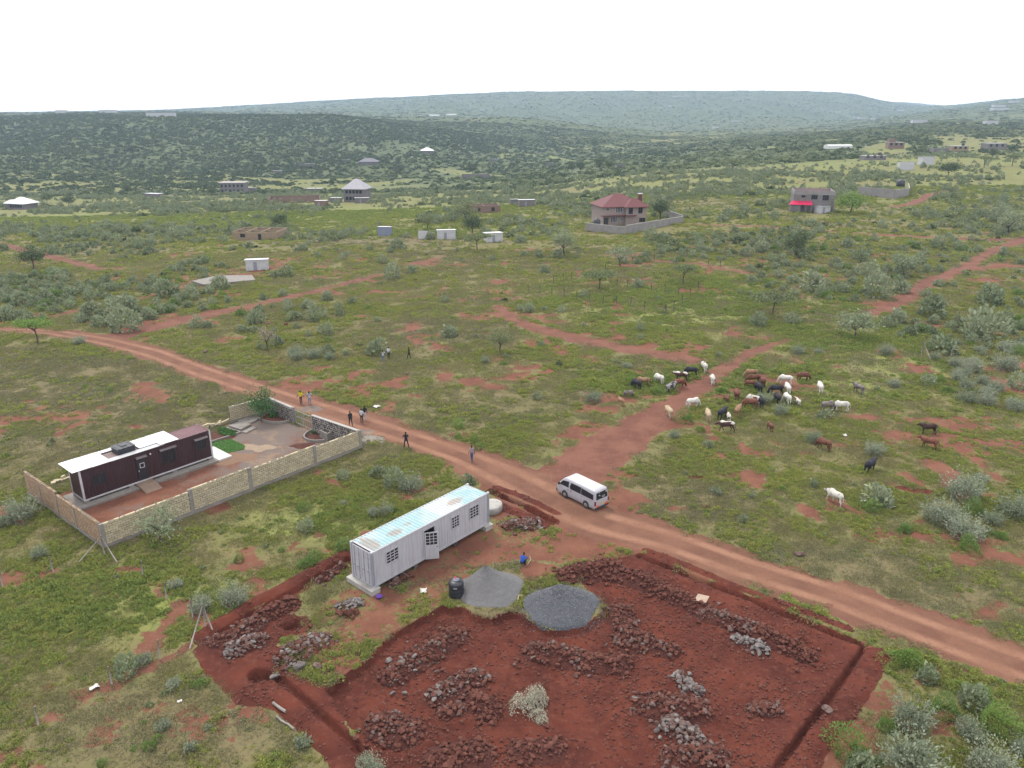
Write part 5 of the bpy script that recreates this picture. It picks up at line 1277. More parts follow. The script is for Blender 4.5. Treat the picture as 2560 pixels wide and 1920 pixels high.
litter(450, 1755, .25, 'tiny white scrap near the small silvery shrubs', WPAPER); litter(290, 1443, .3, 'small blue plastic scrap in the herbs near the pale posts', M('blue_plastic', (.03, .10, .55), .5))
def poles(label, pts, r, mat, cat='stick', name='stick'):
    P = [px(*q) for q in pts]; o = P[0]; tag(MB().tube([(p[0] - o[0], p[1] - o[1], .06 + .05 * (i % 2)) for i, p in enumerate(P)], r, 6).build(name, mat, None, (o[0], o[1], gz(o[0], o[1])), 0, True), label, cat)
WOODP = M('pale_wood', (.48, .38, .24), .85, (.40, .31, .19), 6)
poles('pale split pole on the ground right of the squatting person', [(1319, 1413), (1328, 1400)], .035, WOODP); poles('second pale pole crossing beside the squatting person', [(1327, 1405), (1324, 1392)], .03, WOODP)
poles('short pale stick on the grass between gravel heap and van', [(1360, 1410), (1370, 1414)], .03, WOODP); poles('pale crooked branch between the two grey heaps', [(1293, 1508), (1297, 1492), (1310, 1490)], .045, WOODP)
poles('bleached crooked root on the grass beside the left trench', [(692, 1794), (705, 1808), (722, 1815), (735, 1828)], .06, POLE, 'root', 'root'); poles('bleached log lying above the crooked root', [(684, 1766), (700, 1780), (715, 1788)], .09, POLE, 'log', 'log')
for u, v, s, k, lab in [(1017, 935, .55, 'X', 'brown boulder in the grass near the people in white shirts'), (957, 912, .6, 'X', 'brown boulder at the feet of the person in jeans'), (515, 882, .8, 'X', 'dark boulder in the grass below the road fork'), (487, 872, .5, 'X', 'smaller dark boulder next to the large one below the road fork'), (1999, 1388, .7, 'X', 'weathered boulder in the grey scrub above the main road'), (690, 1685, .8, 'G', 'pale flat boulder beside the left foundation trench'), (750, 1668, .7, 'G', 'pale round boulder at the foot of the grey stones'), (790, 1668, .65, 'X', 'brown round boulder at the foot of the grey stones'), (655, 1700, .7, 'R', 'red boulder inside the dug hole'), (1325, 1838, .6, 'R', 'single large red boulder in the open excavation'), (972, 1637, .5, 'G', 'single pale boulder near the cut edge of the excavation'), (1590, 1738, .5, 'G', 'single pale boulder left of the broad red stone heap'), (2066, 1779, .6, 'X', 'brown boulder fallen beside the right trench'), (715, 814, .9, 'R', 'red termite mound in the green field by the road fork')]:
    x, y, z = px(u, v); rg = random.Random(u * 3 + v); me = rg.choice(STONES[k]); tag(obj('termite_mound' if 'termite' in lab else 'boulder', me, None, (x, y, gz(x, y) + s * .2), rg.uniform(0, 6), (s * 1.15, s, s * .85)), lab, 'termite mound' if 'termite' in lab else 'boulder')
mound('rubble_apron', 'spread of pale crushed stone outside the compound corner', 'rubble', px(925, 1100)[:2], 1.9, 1.3, .1, speck('pale_rubble', (.33, .29, .26), (.22, .19, .165), (.42, .39, .355), 7, 2), 21)
# ------------------------------------------------------------------ people and cattle: one continuous skin each
def skin_mesh(name, verts, edges, radii, root, subdiv=1):
    me = bpy.data.meshes.new(name + '_bones'); me.from_pydata(verts, edges, []); o = bpy.data.objects.new(name + '_bones', me); COL.objects.link(o)
    sk = o.modifiers.new('skin', 'SKIN'); sk.use_smooth_shade = True
    for i, r in enumerate(radii):
        sv = me.skin_vertices[0].data[i]; sv.radius = r if isinstance(r, tuple) else (r, r); sv.use_root = (i == root)
    sb = o.modifiers.new('sub', 'SUBSURF'); sb.levels = subdiv; sb.render_levels = subdiv
    dg = bpy.context.evaluated_depsgraph_get(); dg.update()
    out = bpy.data.meshes.new_from_object(o.evaluated_get(dg)); out.name = name
    bpy.data.objects.remove(o); bpy.data.meshes.remove(me)
    return out
def paint_by_bone(me, segs, mats):
    """give each face the material of the closest bone segment"""
    for m_ in mats: me.materials.append(m_)
    A = np.array([s[0] for s in segs]); B = np.array([s[1] for s in segs]); K = [s[2] for s in segs]
    for p in me.polygons:
        c = np.array(p.center); d = B - A; t = np.clip(((c - A) * d).sum(1) / ((d * d).sum(1) + 1e-9), 0, 1); q = np.linalg.norm(A + d * t[:, None] - c, axis=1)
        p.material_index = K[int(np.argmin(q))]; p.use_smooth = True
SKINC = M('dark_skin', (.055, .030, .020), .6, (.045, .024, .016), 3)
HAIRC = M('black_hair', (.012, .010, .010), .9)
CLOTH = {}
def cloth(c):
    if c not in CLOTH: CLOTH[c] = M('cloth_%d' % len(CLOTH), c, .9, tuple(x * .85 for x in c), 9)
    return CLOTH[c]
def person(label, u, v, facing, top, bottom, pose='stand', shoes=(.03, .025, .025), height=1.72, pattern=None):
    x, y, _ = px(u, v); k = height / 1.72
    J = {'pel': (0, 0, .93), 'sp': (0, .01, 1.14), 'ch': (0, 0, 1.34), 'nk': (0, -.005, 1.47), 'h0': (0, -.015, 1.555), 'h1': (0, -.02, 1.635), 'h2': (0, -.005, 1.69)}
    for s, q in ((1, 'l'), (-1, 'r')):
        J.update({'sh' + q: (.175 * s, 0, 1.40), 'el' + q: (.235 * s, .03, 1.12), 'wr' + q: (.25 * s, -.06, .88), 'pa' + q: (.25 * s, -.08, .80), 'hi' + q: (.095 * s, 0, .88), 'kn' + q: (.105 * s, -.02, .49), 'an' + q: (.11 * s, .02, .085), 'to' + q: (.125 * s, -.13, .04)})
    if pose == 'walk':
        J.update(knl=(.10, -.16, .50), anl=(.11, -.24, .10), tol=(.12, -.39, .06), knr=(-.10, .06, .50), anr=(-.11, .24, .13), tor=(-.115, .14, .04), ell=(.23, .12, 1.14), wrl=(.24, .14, .90), pal=(.24, .14, .82), elr=(-.23, -.06, 1.13), wrr=(-.23, -.22, .95), par=(-.23, -.28, .90))
    if pose == 'out':
        J.update(ell=(.32, .02, 1.17), wrl=(.42, -.06, .98), pal=(.45, -.09, .92), elr=(-.32, .02, 1.17), wrr=(-.42, -.06, .98), par=(-.45, -.09, .92), knl=(.11, -.06, .49), anl=(.11, -.03, .085), tol=(.12, -.18, .04))
    if pose == 'phone':
        J.update(ell=(.30, -.16, 1.26), wrl=(.12, -.30, 1.46), pal=(.07, -.31, 1.53), elr=(-.30, -.16, 1.26), wrr=(-.12, -.30, 1.46), par=(-.07, -.31, 1.53))
    if pose == 'apart':
        J.update(ell=(.30, -.16, 1.26), wrl=(.12, -.28, 1.42), pal=(.07, -.29, 1.49), elr=(-.30, -.16, 1.26), wrr=(-.12, -.28, 1.42), par=(-.07, -.29, 1.49), knl=(.18, -.02, .49), anl=(.25, .02, .085), tol=(.29, -.12, .04), knr=(-.16, -.02, .49), anr=(-.22, .02, .085), tor=(-.26, -.12, .04))
    if pose == 'squat':
        d = -.62
        for n in ('pel', 'sp', 'ch', 'nk', 'h0', 'h1', 'h2', 'shl', 'shr'): J[n] = (J[n][0], J[n][1] - (J[n][2] - .93) * .42, .30 + (J[n][2] - .93) * .90)
        J.update(hil=(.11, 0, .28), hir=(-.11, 0, .28), knl=(.2, -.36, .50), knr=(-.2, -.36, .50), anl=(.16, -.12, .085), anr=(-.16, -.12, .085), tol=(.19, -.29, .04), tor=(-.19, -.29, .04), ell=(.29, -.42, .58), wrl=(.17, -.60, .40), pal=(.13, -.66, .36), elr=(-.29, -.42, .58), wrr=(-.13, -.60, .38), par=(-.09, -.66, .34))
    order = list(J); idx = {n: i for i, n in enumerate(order)}
    E_ = [('pel', 'sp'), ('sp', 'ch'), ('ch', 'nk'), ('nk', 'h0'), ('h0', 'h1'), ('h1', 'h2')]
    for q in 'lr': E_ += [('ch', 'sh' + q), ('sh' + q, 'el' + q), ('el' + q, 'wr' + q), ('wr' + q, 'pa' + q), ('pel', 'hi' + q), ('hi' + q, 'kn' + q), ('kn' + q, 'an' + q), ('an' + q, 'to' + q)]
    rad = {'pel': (.15, .115), 'sp': (.135, .10), 'ch': (.165, .115), 'nk': .058, 'h0': (.068, .075), 'h1': (.076, .092), 'h2': (.055, .065), 'sh': .062, 'el': .045, 'wr': .032, 'pa': (.036, .022), 'hi': .088, 'kn': .062, 'an': .045, 'to': (.042, .03)}
    me = skin_mesh('person', [J[n] for n in order], [(idx[a], idx[b]) for a, b in E_], [rad.get(n, rad.get(n[:2])) for n in order], idx['pel'], 1)
    def kindof(a, b):
        if a[:2] in ('nk', 'h0', 'h1') or a[:2] in ('el', 'wr'): return 0
        if a == 'pel' and b != 'sp' or a[:2] in ('hi', 'kn'): return 2
        if a[:2] == 'an': return 3
        return 1
    segs = [(J[a], J[b], kindof(a, b)) for a, b in E_]
    paint_by_bone(me, segs, [SKINC, pattern or cloth(top), cloth(bottom), cloth(shoes)])
    mb = MB(); mb.v = [tuple(q.co) for q in me.vertices]; mb.f = [tuple(p.vertices) for p in me.polygons]; mb.m = [p.material_index for p in me.polygons]; sm = len(mb.f)
    for q, s in (('l', 1), ('r', -1)):                                       # five bent fingers on each hand
        w_, p_ = Vector(J['wr' + q]), Vector(J['pa' + q]); d = (p_ - w_).normalized(); ax = d.cross(Vector((0, 1, .3))).normalized(); nn = d.cross(ax)
        for i, L in enumerate((.068, .078, .072, .055)):
            b_ = p_ + ax * (-.027 + .018 * i) + d * .012; m1 = b_ + d * L * .55 + nn * .008; mb.tube([b_, m1, m1 + d * L * .4 + nn * .022], [.0095, .0085, .007], 5)
        b_ = w_.lerp(p_, .35) - ax * .03; mb.tube([b_, b_ - ax * .028 + d * .03, b_ - ax * .03 + d * .06], [.011, .010, .008], 5)
    h = Vector(J['h1'])
    mb.add([h + Vector((-.014, -.085, -.02)), h + Vector((.014, -.085, -.02)), h + Vector((0, -.112, -.022)), h + Vector((0, -.084, .022))], [(0, 1, 2), (0, 2, 3), (2, 1, 3)], 0)
    for s in (1, -1):
        mb.lathe([(.004, -.03), (.014, -.012), (.015, .01), (.006, .03)], 6, 0, (h.x + s * .082, h.y + .01, h.z - .005)); mb.lathe([(.003, -.006), (.010, 0), (.003, .006)], 6, 3, (h.x + s * .03, h.y - .086, h.z + .012))
    mb.box(h.x - .024, h.x + .024, h.y - .09, h.y - .082, h.z - .052, h.z - .044, 3)
    t = mb.build('person', [SKINC, pattern or cloth(top), cloth(bottom), cloth(shoes)], None, (x, y, gz(x, y)), facing + math.pi / 2, True)
    t.scale = (k, k, k); tag(t, label, 'person')
    hb = MB(); prof = [(.086 * math.sin(R(a)), .062 * math.cos(R(a))) for a in (100, 80, 60, 40, 20, 2)]
    hb.lathe(prof, 14, 0, (h.x, h.y + .016, h.z + .035), .98, 1.12); hb.build('hair', HAIRC, t, smooth=True)
    return t
FC = R(-90)
checks, _n, _l = _nt('checked_shirt'); _ck = _n.new('ShaderNodeTexChecker'); _ck.inputs['Scale'].default_value = 26; _ck.inputs[1].default_value = (.32, .24, .26, 1); _ck.inputs[2].default_value = (.12, .11, .16, 1)
_l.new(_n.new('ShaderNodeTexCoord').outputs['Object'], _ck.inputs[0]); _l.new(_ck.outputs[0], _n['Principled BSDF'].inputs['Base Color'])
person('person in yellow shirt and dark trousers walking on the road', 753.5, 1010, FC - .2, (.72, .60, .01), (.03, .015, .018), 'out')
person('person in pale blue shirt and shorts holding a phone up on the road', 775, 1012, FC + .3, (.52, .55, .68), (.22, .27, .38), 'phone', (.05, .03, .03))
person('person in dark navy clothes walking past the compound wall', 877, 1064, FC + .5, (.028, .022, .040), (.02, .016, .022), 'walk')
person('person in white shirt and black trousers seen from behind on the road', 905, 1057, R(70), (.66, .66, .70), (.018, .018, .028), 'stand')
person('person in black top and white trousers beside the white-shirted one', 913, 1050, R(110), (.018, .020, .035), (.60, .58, .60), 'stand', (.5, .48, .48))
person('person in dark navy clothes with arms raised, legs apart on the road', 1016, 1121, FC, (.018, .020, .045), (.016, .018, .036), 'apart', height=1.8)
person('person in checked shirt and blue jeans walking along the road', 1180, 1153, FC - .3, (.25, .2, .22), (.04, .085, .22), 'walk', pattern=checks)
person('person in white shirt and blue jeans with hands at the face in the field', 958.5, 905, FC, (.60, .60, .55), (.12, .18, .32), 'phone', height=1.75)
person('person in white top and black trousers standing by the silvery shrub', 972, 897, R(60), (.66, .66, .70), (.016, .018, .030), 'stand')
person('person in all black walking through the field', 1023, 898, R(160), (.014, .014, .018), (.014, .014, .018), 'walk')
person('person in bright blue shirt squatting by pale poles near the gravel', 1305, 1415, R(60), (.022, .11, .52), (.03, .03, .06), 'squat')

# ---- zebu cattle
def cow_mesh(pose):
    hd = {'graze': dict(n1=(.90, 0, .86), n2=(1.04, 0, .58), h1=(1.12, 0, .33), h2=(1.22, 0, .09)), 'stand': dict(n1=(.90, 0, 1.08), n2=(1.05, 0, 1.20), h1=(1.18, 0, 1.20), h2=(1.40, 0, 1.02)), 'walk': dict(n1=(.92, 0, 1.0), n2=(1.10, 0, 1.04), h1=(1.24, 0, 1.0), h2=(1.45, 0, .82))}[pose]
    J = {'rump': (-.72, 0, 1.05), 'hip': (-.52, 0, 1.04), 'loin': (-.1, 0, .98), 'rib': (.3, 0, .94), 'sh': (.66, 0, 1.0), 'hump': (.60, 0, 1.33), **hd, 't0': (-.84, 0, 1.06), 't1': (-.92, .02, .80), 't2': (-.90, .03, .48)}
    f = {'walk': .16}.get(pose, .05)
    for s, q in ((1, 'l'), (-1, 'r')):
        k = f * s
        J.update({'f0' + q: (.62, .17 * s, .80), 'f1' + q: (.64 + k, .17 * s, .42), 'f2' + q: (.61 + k * 1.5, .17 * s, .10), 'f3' + q: (.66 + k * 1.5, .17 * s, .03),
                  'b0' + q: (-.60, .17 * s, .80), 'b1' + q: (-.46 - k, .18 * s, .66), 'b2' + q: (-.68 - k, .17 * s, .40), 'b3' + q: (-.63 - k, .17 * s, .10), 'b4' + q: (-.57 - k, .17 * s, .03), 'ea' + q: (J['h1'][0] - .06, .20 * s, J['h1'][2] + .04)})
    order = list(J); ix = {n: i for i, n in enumerate(order)}
    E_ = [('rump', 'hip'), ('hip', 'loin'), ('loin', 'rib'), ('rib', 'sh'), ('sh', 'hump'), ('sh', 'n1'), ('n1', 'n2'), ('n2', 'h1'), ('h1', 'h2'), ('rump', 't0'), ('t0', 't1'), ('t1', 't2')]
    for q in 'lr': E_ += [('sh', 'f0' + q), ('f0' + q, 'f1' + q), ('f1' + q, 'f2' + q), ('f2' + q, 'f3' + q), ('hip', 'b0' + q), ('b0' + q, 'b1' + q), ('b1' + q, 'b2' + q), ('b2' + q, 'b3' + q), ('b3' + q, 'b4' + q), ('h1', 'ea' + q)]
    rad = {'rump': .25, 'hip': .32, 'loin': .37, 'rib': .39, 'sh': .34, 'hump': .13, 'n1': .22, 'n2': .165, 'h1': .135, 'h2': .085, 't0': .04, 't1': .025, 't2': .04, 'f0': .12, 'f1': .06, 'f2': .045, 'f3': .05, 'b0': .15, 'b1': .13, 'b2': .06, 'b3': .045, 'b4': .05, 'ea': .035}
    me = skin_mesh('cow', [J[n] for n in order], [(ix[a], ix[b]) for a, b in E_], [rad.get(n, rad.get(n[:2])) for n in order], ix['loin'], 1)
    for p in me.polygons: p.use_smooth = True
    me.materials.append(None)
    hb = MB(); hx, _, hz = J['h1']
    for s in (1, -1): hb.tube([(hx - .06, .07 * s, hz + .10), (hx - .10, .20 * s, hz + .20), (hx - .06, .24 * s, hz + .36)], [.028, .022, .006], 6)
    return me, hb
COWS = {p: cow_mesh(p) for p in ('graze', 'stand', 'walk')}
HORN = M('horn', (.20, .17, .14), .6); HORNS = {p: q[1].mesh('horns', HORN, True) for p, q in COWS.items()}
def cowmat(name, a, b, thr=.5, scale=2.2, back=0):
    m, nt, ln = _nt(name); bs = nt['Principled BSDF']; tc = nt.new('ShaderNodeTexCoord').outputs['Object']; oi = nt.new('ShaderNodeObjectInfo')
    add = nt.new('ShaderNodeVectorMath'); add.operation = 'ADD'; ln.new(tc, add.inputs[0]); cb = nt.new('ShaderNodeCombineXYZ'); ln.new(mth(nt, ln, 'MULTIPLY', oi.outputs['Random'], 40), cb.inputs[0]); ln.new(cb.outputs[0], add.inputs[1])
    n = noise(nt, ln, scale, 2, .5, add.outputs[0])
    if back:
        sx = nt.new('ShaderNodeSeparateXYZ'); ln.new(tc, sx.inputs[0]); n = mth(nt, ln, 'ADD', n, mth(nt, ln, 'MULTIPLY', mapr(nt, ln, sx.outputs[2], .85, 1.3), back))
    c = mixc(nt, ln, mapr(nt, ln, n, thr - .03, thr + .03), a, b); ln.new(c, bs.inputs['Base Color']); bs.inputs['Roughness'].default_value = .75; bs.inputs['Specular IOR Level'].default_value = .2; return m
CM = {'white': cowmat('white_hide', (.46, .44, .41), (.37, .35, .31), .6), 'cream': cowmat('cream_hide', (.34, .27, .18), (.28, .21, .135), .55), 'tan': cowmat('tan_hide', (.18, .10, .058), (.23, .145, .088), .55), 'brown': cowmat('brown_hide', (.12, .050, .032), (.09, .036, .024), .5), 'red': cowmat('red_hide', (.15, .058, .036), (.11, .042, .026), .5), 'dark': cowmat('dark_brown_hide', (.050, .026, .022), (.036, .018, .016), .5), 'black': cowmat('black_hide', (.016, .015, .021), (.022, .02, .028), .5),
      'grey': cowmat('grey_hide', (.15, .128, .112), (.09, .075, .075), .5), 'piedw': cowmat('white_brown_hide', (.42, .40, .36), (.10, .046, .034), .60), 'piedb': cowmat('brown_white_back_hide', (.055, .026, .021), (.43, .41, .37), .78, 1.6, .38), 'piedk': cowmat('black_grey_hide', (.022, .02, .026), (.24, .22, .22), .52)}
CATTLE = [(1553,1014,110,'tan','stand','tan cow with pale rump stepping into the herbs beside the grey calf'),(1569,994,20,'grey','graze','dark grey calf grazing beside the tan cow with pale rump'),(1592,973,120,'black','graze','black cow grazing next to a tan cow in the lush herbs'),(1609,966,170,'tan','graze','tan cow grazing next to a black cow in the lush herbs'),(1648,959,120,'white','graze','white cow grazing alone in the lush herbs left of the path'),(1704,952,170,'piedb','stand','dark brown cow with white back left of the red path'),(1675,981,40,'piedk','stand','black and grey mottled cow at the left edge of the path'),(1696,970,20,'red','graze','red-brown cow half behind the mottled cow'),(1729,940,160,'black','graze','black cow grazing beside the upper end of the path'),(1760,929,95,'piedw','walk','brown and white cow walking up the red path in the lead'),(1780,961,85,'piedw','walk','brown and white cow with white back following up the path'),
 (1672,1043,100,'cream','walk','pale cream cow walking up the wide red path'),(1730,1020,20,'white','graze','white cow grazing at the right edge of the path'),(1769,1053,85,'cream','stand','cream cow seen from behind on the grass by the path'),(1804,1047,50,'black','stand','black cow next to the cream cow by the path'),(1821,1053,80,'piedw','graze','brown and white calf below the black cow'),(1817,1079,170,'piedb','walk','dark brown cow with white stripe along its back, below the herd'),(1815,1008,90,'brown','walk','brown calf on the path side of the herd'),
 (1879,946,175,'tan','graze','large tan cow at the top of the herd'),(1884,959,175,'brown','graze','brown cow behind the large tan cow'),(1906,966,80,'brown','graze','dark red-brown bull at the top of the herd'),(1876,968,170,'red','graze','small red cow under the large tan cow'),(1896,981,95,'black','graze','black cow above the silvery shrub in the herd'),(1841,999,80,'brown','graze','brown cow between path and herd'),(1884,1013,140,'piedw','graze','white and brown cow left of the silvery shrub in the herd'),(1900,1017,90,'black','graze','black cow left of the silvery shrub in the herd'),(1876,1021,165,'red','graze','red-brown cow in front of the white and brown one'),(1843,1041,60,'tan','stand','tan cow with pale hindquarters at the left of the herd'),
 (1941,986,175,'black','graze','black cow grazing at the right of the silvery shrub in the herd'),(1942,1009,90,'black','graze','black cow with head in the silvery shrub'),(1965,961,150,'white','graze','grey-white cow at the top right of the herd'),(1968,985,85,'white','stand','white cow behind the two black cows'),(1967,1010,95,'white','graze','white cow swinging its tail beside the silvery shrub'),(1993,1015,100,'piedw','stand','red and white calf right of the white cows'),(2006,953,10,'brown','graze','red-brown cow grazing alone above the white cows'),(2049,982,80,'white','stand','white cow alone on bare ground right of the herd'),(2146,984,110,'grey','stand','dark grey-brown cow with black head apart on the right'),
 (2066,1028,15,'grey','graze','grey-beige cow grazing behind a grey shrub'),(2104,1028,165,'white','graze','white cow head to head with the grey-beige cow'),(1925,1077,95,'brown','stand','brown calf alone below the herd'),(2060,1125,120,'brown','graze','brown cow browsing a silvery shrub below the herd'),(2172,1179,40,'black','stand','black bull alone below a grey shrub'),(2321,1085,170,'dark','stand','dark brown cow behind another on the bare earth'),(2323,1122,140,'red','stand','red-brown cow in front of a darker one on the bare earth'),(2087,1259,115,'piedw','walk','white cow with brown patches nearest the main road')]
for u, v, hd_, col, pose, lab in CATTLE:
    x, y, _ = px(u, v); s = .92 if 'calf' not in lab and 'small' not in lab else .68
    o = obj('cow', COWS[pose][0], None, (x, y, gz(x, y)), R(hd_), (s, s, s))
    o.material_slots[0].link = 'OBJECT'; o.material_slots[0].material = CM[col]; tag(o, lab, 'cow', 'herd of cattle')
    if 'calf' not in lab: obj('horns', HORNS[pose], o)
# ------------------------------------------------------------------ houses and sheds on the plain
SHEET_W = M('white_sheet_wall', (.58, .58, .60), .5, (.48, .48, .50), 1.5, grime=(.40, .36, .33), gs=1, gamt=.4)
SHEET_B = M('blue_sheet_wall', (.20, .25, .38), .6, (.26, .28, .36), 1.5)
GREYB = M('grey_block_wall', (.22, .20, .20), .92, (.18, .165, .165), .8, grime=(.18, .16, .16), gs=.5)
GREYP = M('grey_plaster', (.31, .295, .285), .92, (.26, .245, .235), .6)
ROOFRED = M('red_tile_roof', (.17, .055, .056), .7, (.135, .043, .045), 2.5)
REDSHEET = M('crimson_sheet', (.62, .02, .10), .45, (.55, .02, .09), 2)
STONEW = M('pink_grey_stone', (.36, .29, .265), .92, (.29, .235, .215), 2.2)
REDBR = M('red_brown_wall', (.27, .185, .15), .92, (.22, .15, .12), 1.5)
TANW = M('tan_wall', (.34, .255, .175), .92, (.28, .215, .145), 1.5)
def bpos(u, v): x, y, z = px(u, v); return x, y, z
def wallbox(t, x0, x1, y0, y1, z0, z1, mat, nm='wall', th=.2):
    mb = MB(); mb.box(x0, x1, y0, y0 + th, z0, z1).box(x0, x1, y1 - th, y1, z0, z1).box(x0, x0 + th, y0 + th, y1 - th, z0, z1).box(x1 - th, x1, y0 + th, y1 - th, z0, z1); return mb.build(nm, mat, t)
def window(t, face, a, z, w, h, D, mat=None, bars=2, nm='window'):
    """window proud of a wall: face 'f' is y=D plane looking to -y, 'l'/'r' the x planes"""
    fr, gl = MB(), MB()
    if face == 'f':
        gl.box(a, a + w, D - .03, D + .01, z, z + h)
        for k in range(bars + 1): xx = a + w * k / bars; fr.box(xx - .05, xx + .05, D - .07, D - .031, z - .05, z + h + .05)
        fr.box(a, a + w, D - .065, D - .032, z - .05, z); fr.box(a, a + w, D - .065, D - .032, z + h, z + h + .05)
    else:
        s = -1 if face == 'l' else 1; xa, xb = (D - .03, D + .01) if s < 0 else (D - .01, D + .03); gl.box(xa, xb, a, a + w, z, z + h)
        for k in range(bars + 1): yy = a + w * k / bars; q = D + s * .05; fr.box(q - .018, q + .018, yy - .05, yy + .05, z - .05, z + h + .05)
    w_ = fr.build(nm, mat or WHITE_T, t); gl.build('pane', GLASS, w_); return w_
def hip(x0, x1, y0, y1, z, h, ov=.5):
    a, b, c, d = x0 - ov, x1 + ov, y0 - ov, y1 + ov; W, D = b - a, d - c; mb = MB(); r = min(W, D) / 2
    if W >= D: p, q = (a + r, (c + d) / 2, z + h), (b - r, (c + d) / 2, z + h)
    else: p, q = ((a + b) / 2, c + r, z + h), ((a + b) / 2, d - r, z + h)
    V_ = [(a, c, z), (b, c, z), (b, d, z), (a, d, z), p, q, (a, c, z - .18), (b, c, z - .18), (b, d, z - .18), (a, d, z - .18)]
    if W >= D: F_ = [(0, 1, 5, 4), (1, 2, 5), (2, 3, 4, 5), (3, 0, 4)]
    else: F_ = [(0, 1, 4), (1, 2, 5, 4), (2, 3, 5), (3, 0, 4, 5)]
    F_ += [(6, 7, 1, 0), (7, 8, 2, 1), (8, 9, 3, 2), (9, 6, 0, 3), (9, 8, 7, 6)]
    return mb.add(V_, F_)
def shed(label, u, v, w, d, h, yaw, wm, name='shed', door=True, slope_=.25, roof=True, group=None):
    x, y, z = bpos(u, v); t = thing(name, label, 'shed', (x, y, gz(x, y)), yaw, group)
    mb = corrugated(w, h, 0, .3, .02); mb.v = [(a - w / 2, b, c) for a, b, c in mb.v]; mb.build('front_wall', wm, t)
    for xx in (-w / 2, w / 2 - .03): MB().add([(xx, 0, 0), (xx + .03, 0, 0), (xx + .03, d, 0), (xx, d, 0), (xx, 0, h), (xx + .03, 0, h), (xx + .03, d, h - slope_), (xx, d, h - slope_)], [(0, 3, 2, 1), (4, 5, 6, 7), (0, 1, 5, 4), (1, 2, 6, 5), (2, 3, 7, 6), (3, 0, 4, 7)]).build('side_wall', wm, t)
    MB().box(-w / 2, w / 2, d, d + .03, 0, h - slope_).build('back_wall', wm, t)
    if roof: o = .18; MB().add([(-w / 2 - o, -o, h + .02), (w / 2 + o, -o, h + .02), (w / 2 + o, d + o, h - slope_), (-w / 2 - o, d + o, h - slope_), (-w / 2 - o, -o, h + .06), (w / 2 + o, -o, h + .06), (w / 2 + o, d + o, h - slope_ + .04), (-w / 2 - o, d + o, h - slope_ + .04)], [(0, 3, 2, 1), (4, 5, 6, 7), (0, 1, 5, 4), (1, 2, 6, 5), (2, 3, 7, 6), (3, 0, 4, 7)]).build('roof', ZINC, t)
    if door: MB().box(-w / 2 + .35 * w, -w / 2 + .35 * w + .75, -.03, -.002, .03, 1.85).build('door', GREYPOST, t)
    return t
shed('white sheet-metal shed with grey door beside the bare cement floor', 643, 676, 4.6, 2.8, 2.3, R(12), SHEET_W)
shed('blue-walled sheet-metal shed left of the white sheds', 960, 590, 3.4, 2.6, 2.5, R(-6), SHEET_B)
shed('tiny roofless white sheet-metal enclosure between two sheds', 1057, 598, 2.5, 2.0, 2.2, R(-12), SHEET_W, door=False, roof=False)
shed('long white sheet-metal shed with a shrub at its front', 1117, 599, 4.8, 2.8, 2.5, R(10), SHEET_W)
shed('white sheet-metal shed with bright flat roof behind the umbrella tree', 1237, 606, 4.4, 3.4, 2.4, R(18), SHEET_W)
shed('small grey shed below the unfinished grey house', 2060, 534, 4.0, 2.6, 2.2, R(10), SHEET_W)
shed('dark shed with bright roof right of the brown ruin', 1318, 517, 6.0, 4, 2.6, R(8), GREYB)
shed('low open shed with bright roof between ruin and dark shed', 1287, 513, 3.2, 3, 2.3, R(8), GREYB, door=False)
shed('pale roofed shed left of the grey hip-roofed house', 840, 507, 5.0, 4, 2.3, R(5), GREYB); shed('pale roofed shed right before the grey hip-roofed house', 905, 508, 6.5, 4, 2.4, R(10), GREYB); shed('brown block shed near the long walled plot', 800, 517, 5.0, 4, 2.6, R(-8), REDBR)
shed('small light shed alone in the right-hand bush', 2319, 413, 6, 5, 4.2, R(0), SHEET_W, door=False); shed('white wall panel shed alone on the yellow grass', 2266, 426, 7, 3, 4.0, R(0), SHEET_W, door=False, roof=False)
for u, v, w_ in [(693, 434, 8), (757, 418, 6), (775, 417, 9), (378, 496, 9), (1237, 404, 9), (1373, 414, 6), (1552, 420, 6), (865, 406, 8), (785, 482, 9), (627, 480, 6), (605, 478, 4)]:
    shed('small bright-roofed hut far out on the valley plain', u, v, w_, w_ * .6, 2.6, R(random.uniform(-20, 20)), GREYB, 'hut', False, group='bright-roofed huts on the valley plain')
for u, v, w_ in [(1685, 244, 22), (1702, 243, 16), (1718, 242, 16), (2500, 268, 26), (2505, 276, 34), (2538, 257, 22), (2470, 256, 16), (2096, 283, 20), (1840, 306, 22), (1790, 322, 14), (2175, 274, 12), (2255, 278, 20), (2155, 298, 18), (2300, 308, 22), (2480, 312, 16), (415, 276, 14), (400, 292, 34), (265, 282, 26), (150, 283, 18), (1676, 268, 12), (2140, 296, 14), (2185, 300, 10)]:
    shed('tiny bright roof on the distant hills', u, v, w_, w_ * .5, 5, R(random.uniform(-15, 15)), SHEET_W, 'hut', False, group='bright roofs on the distant hills')

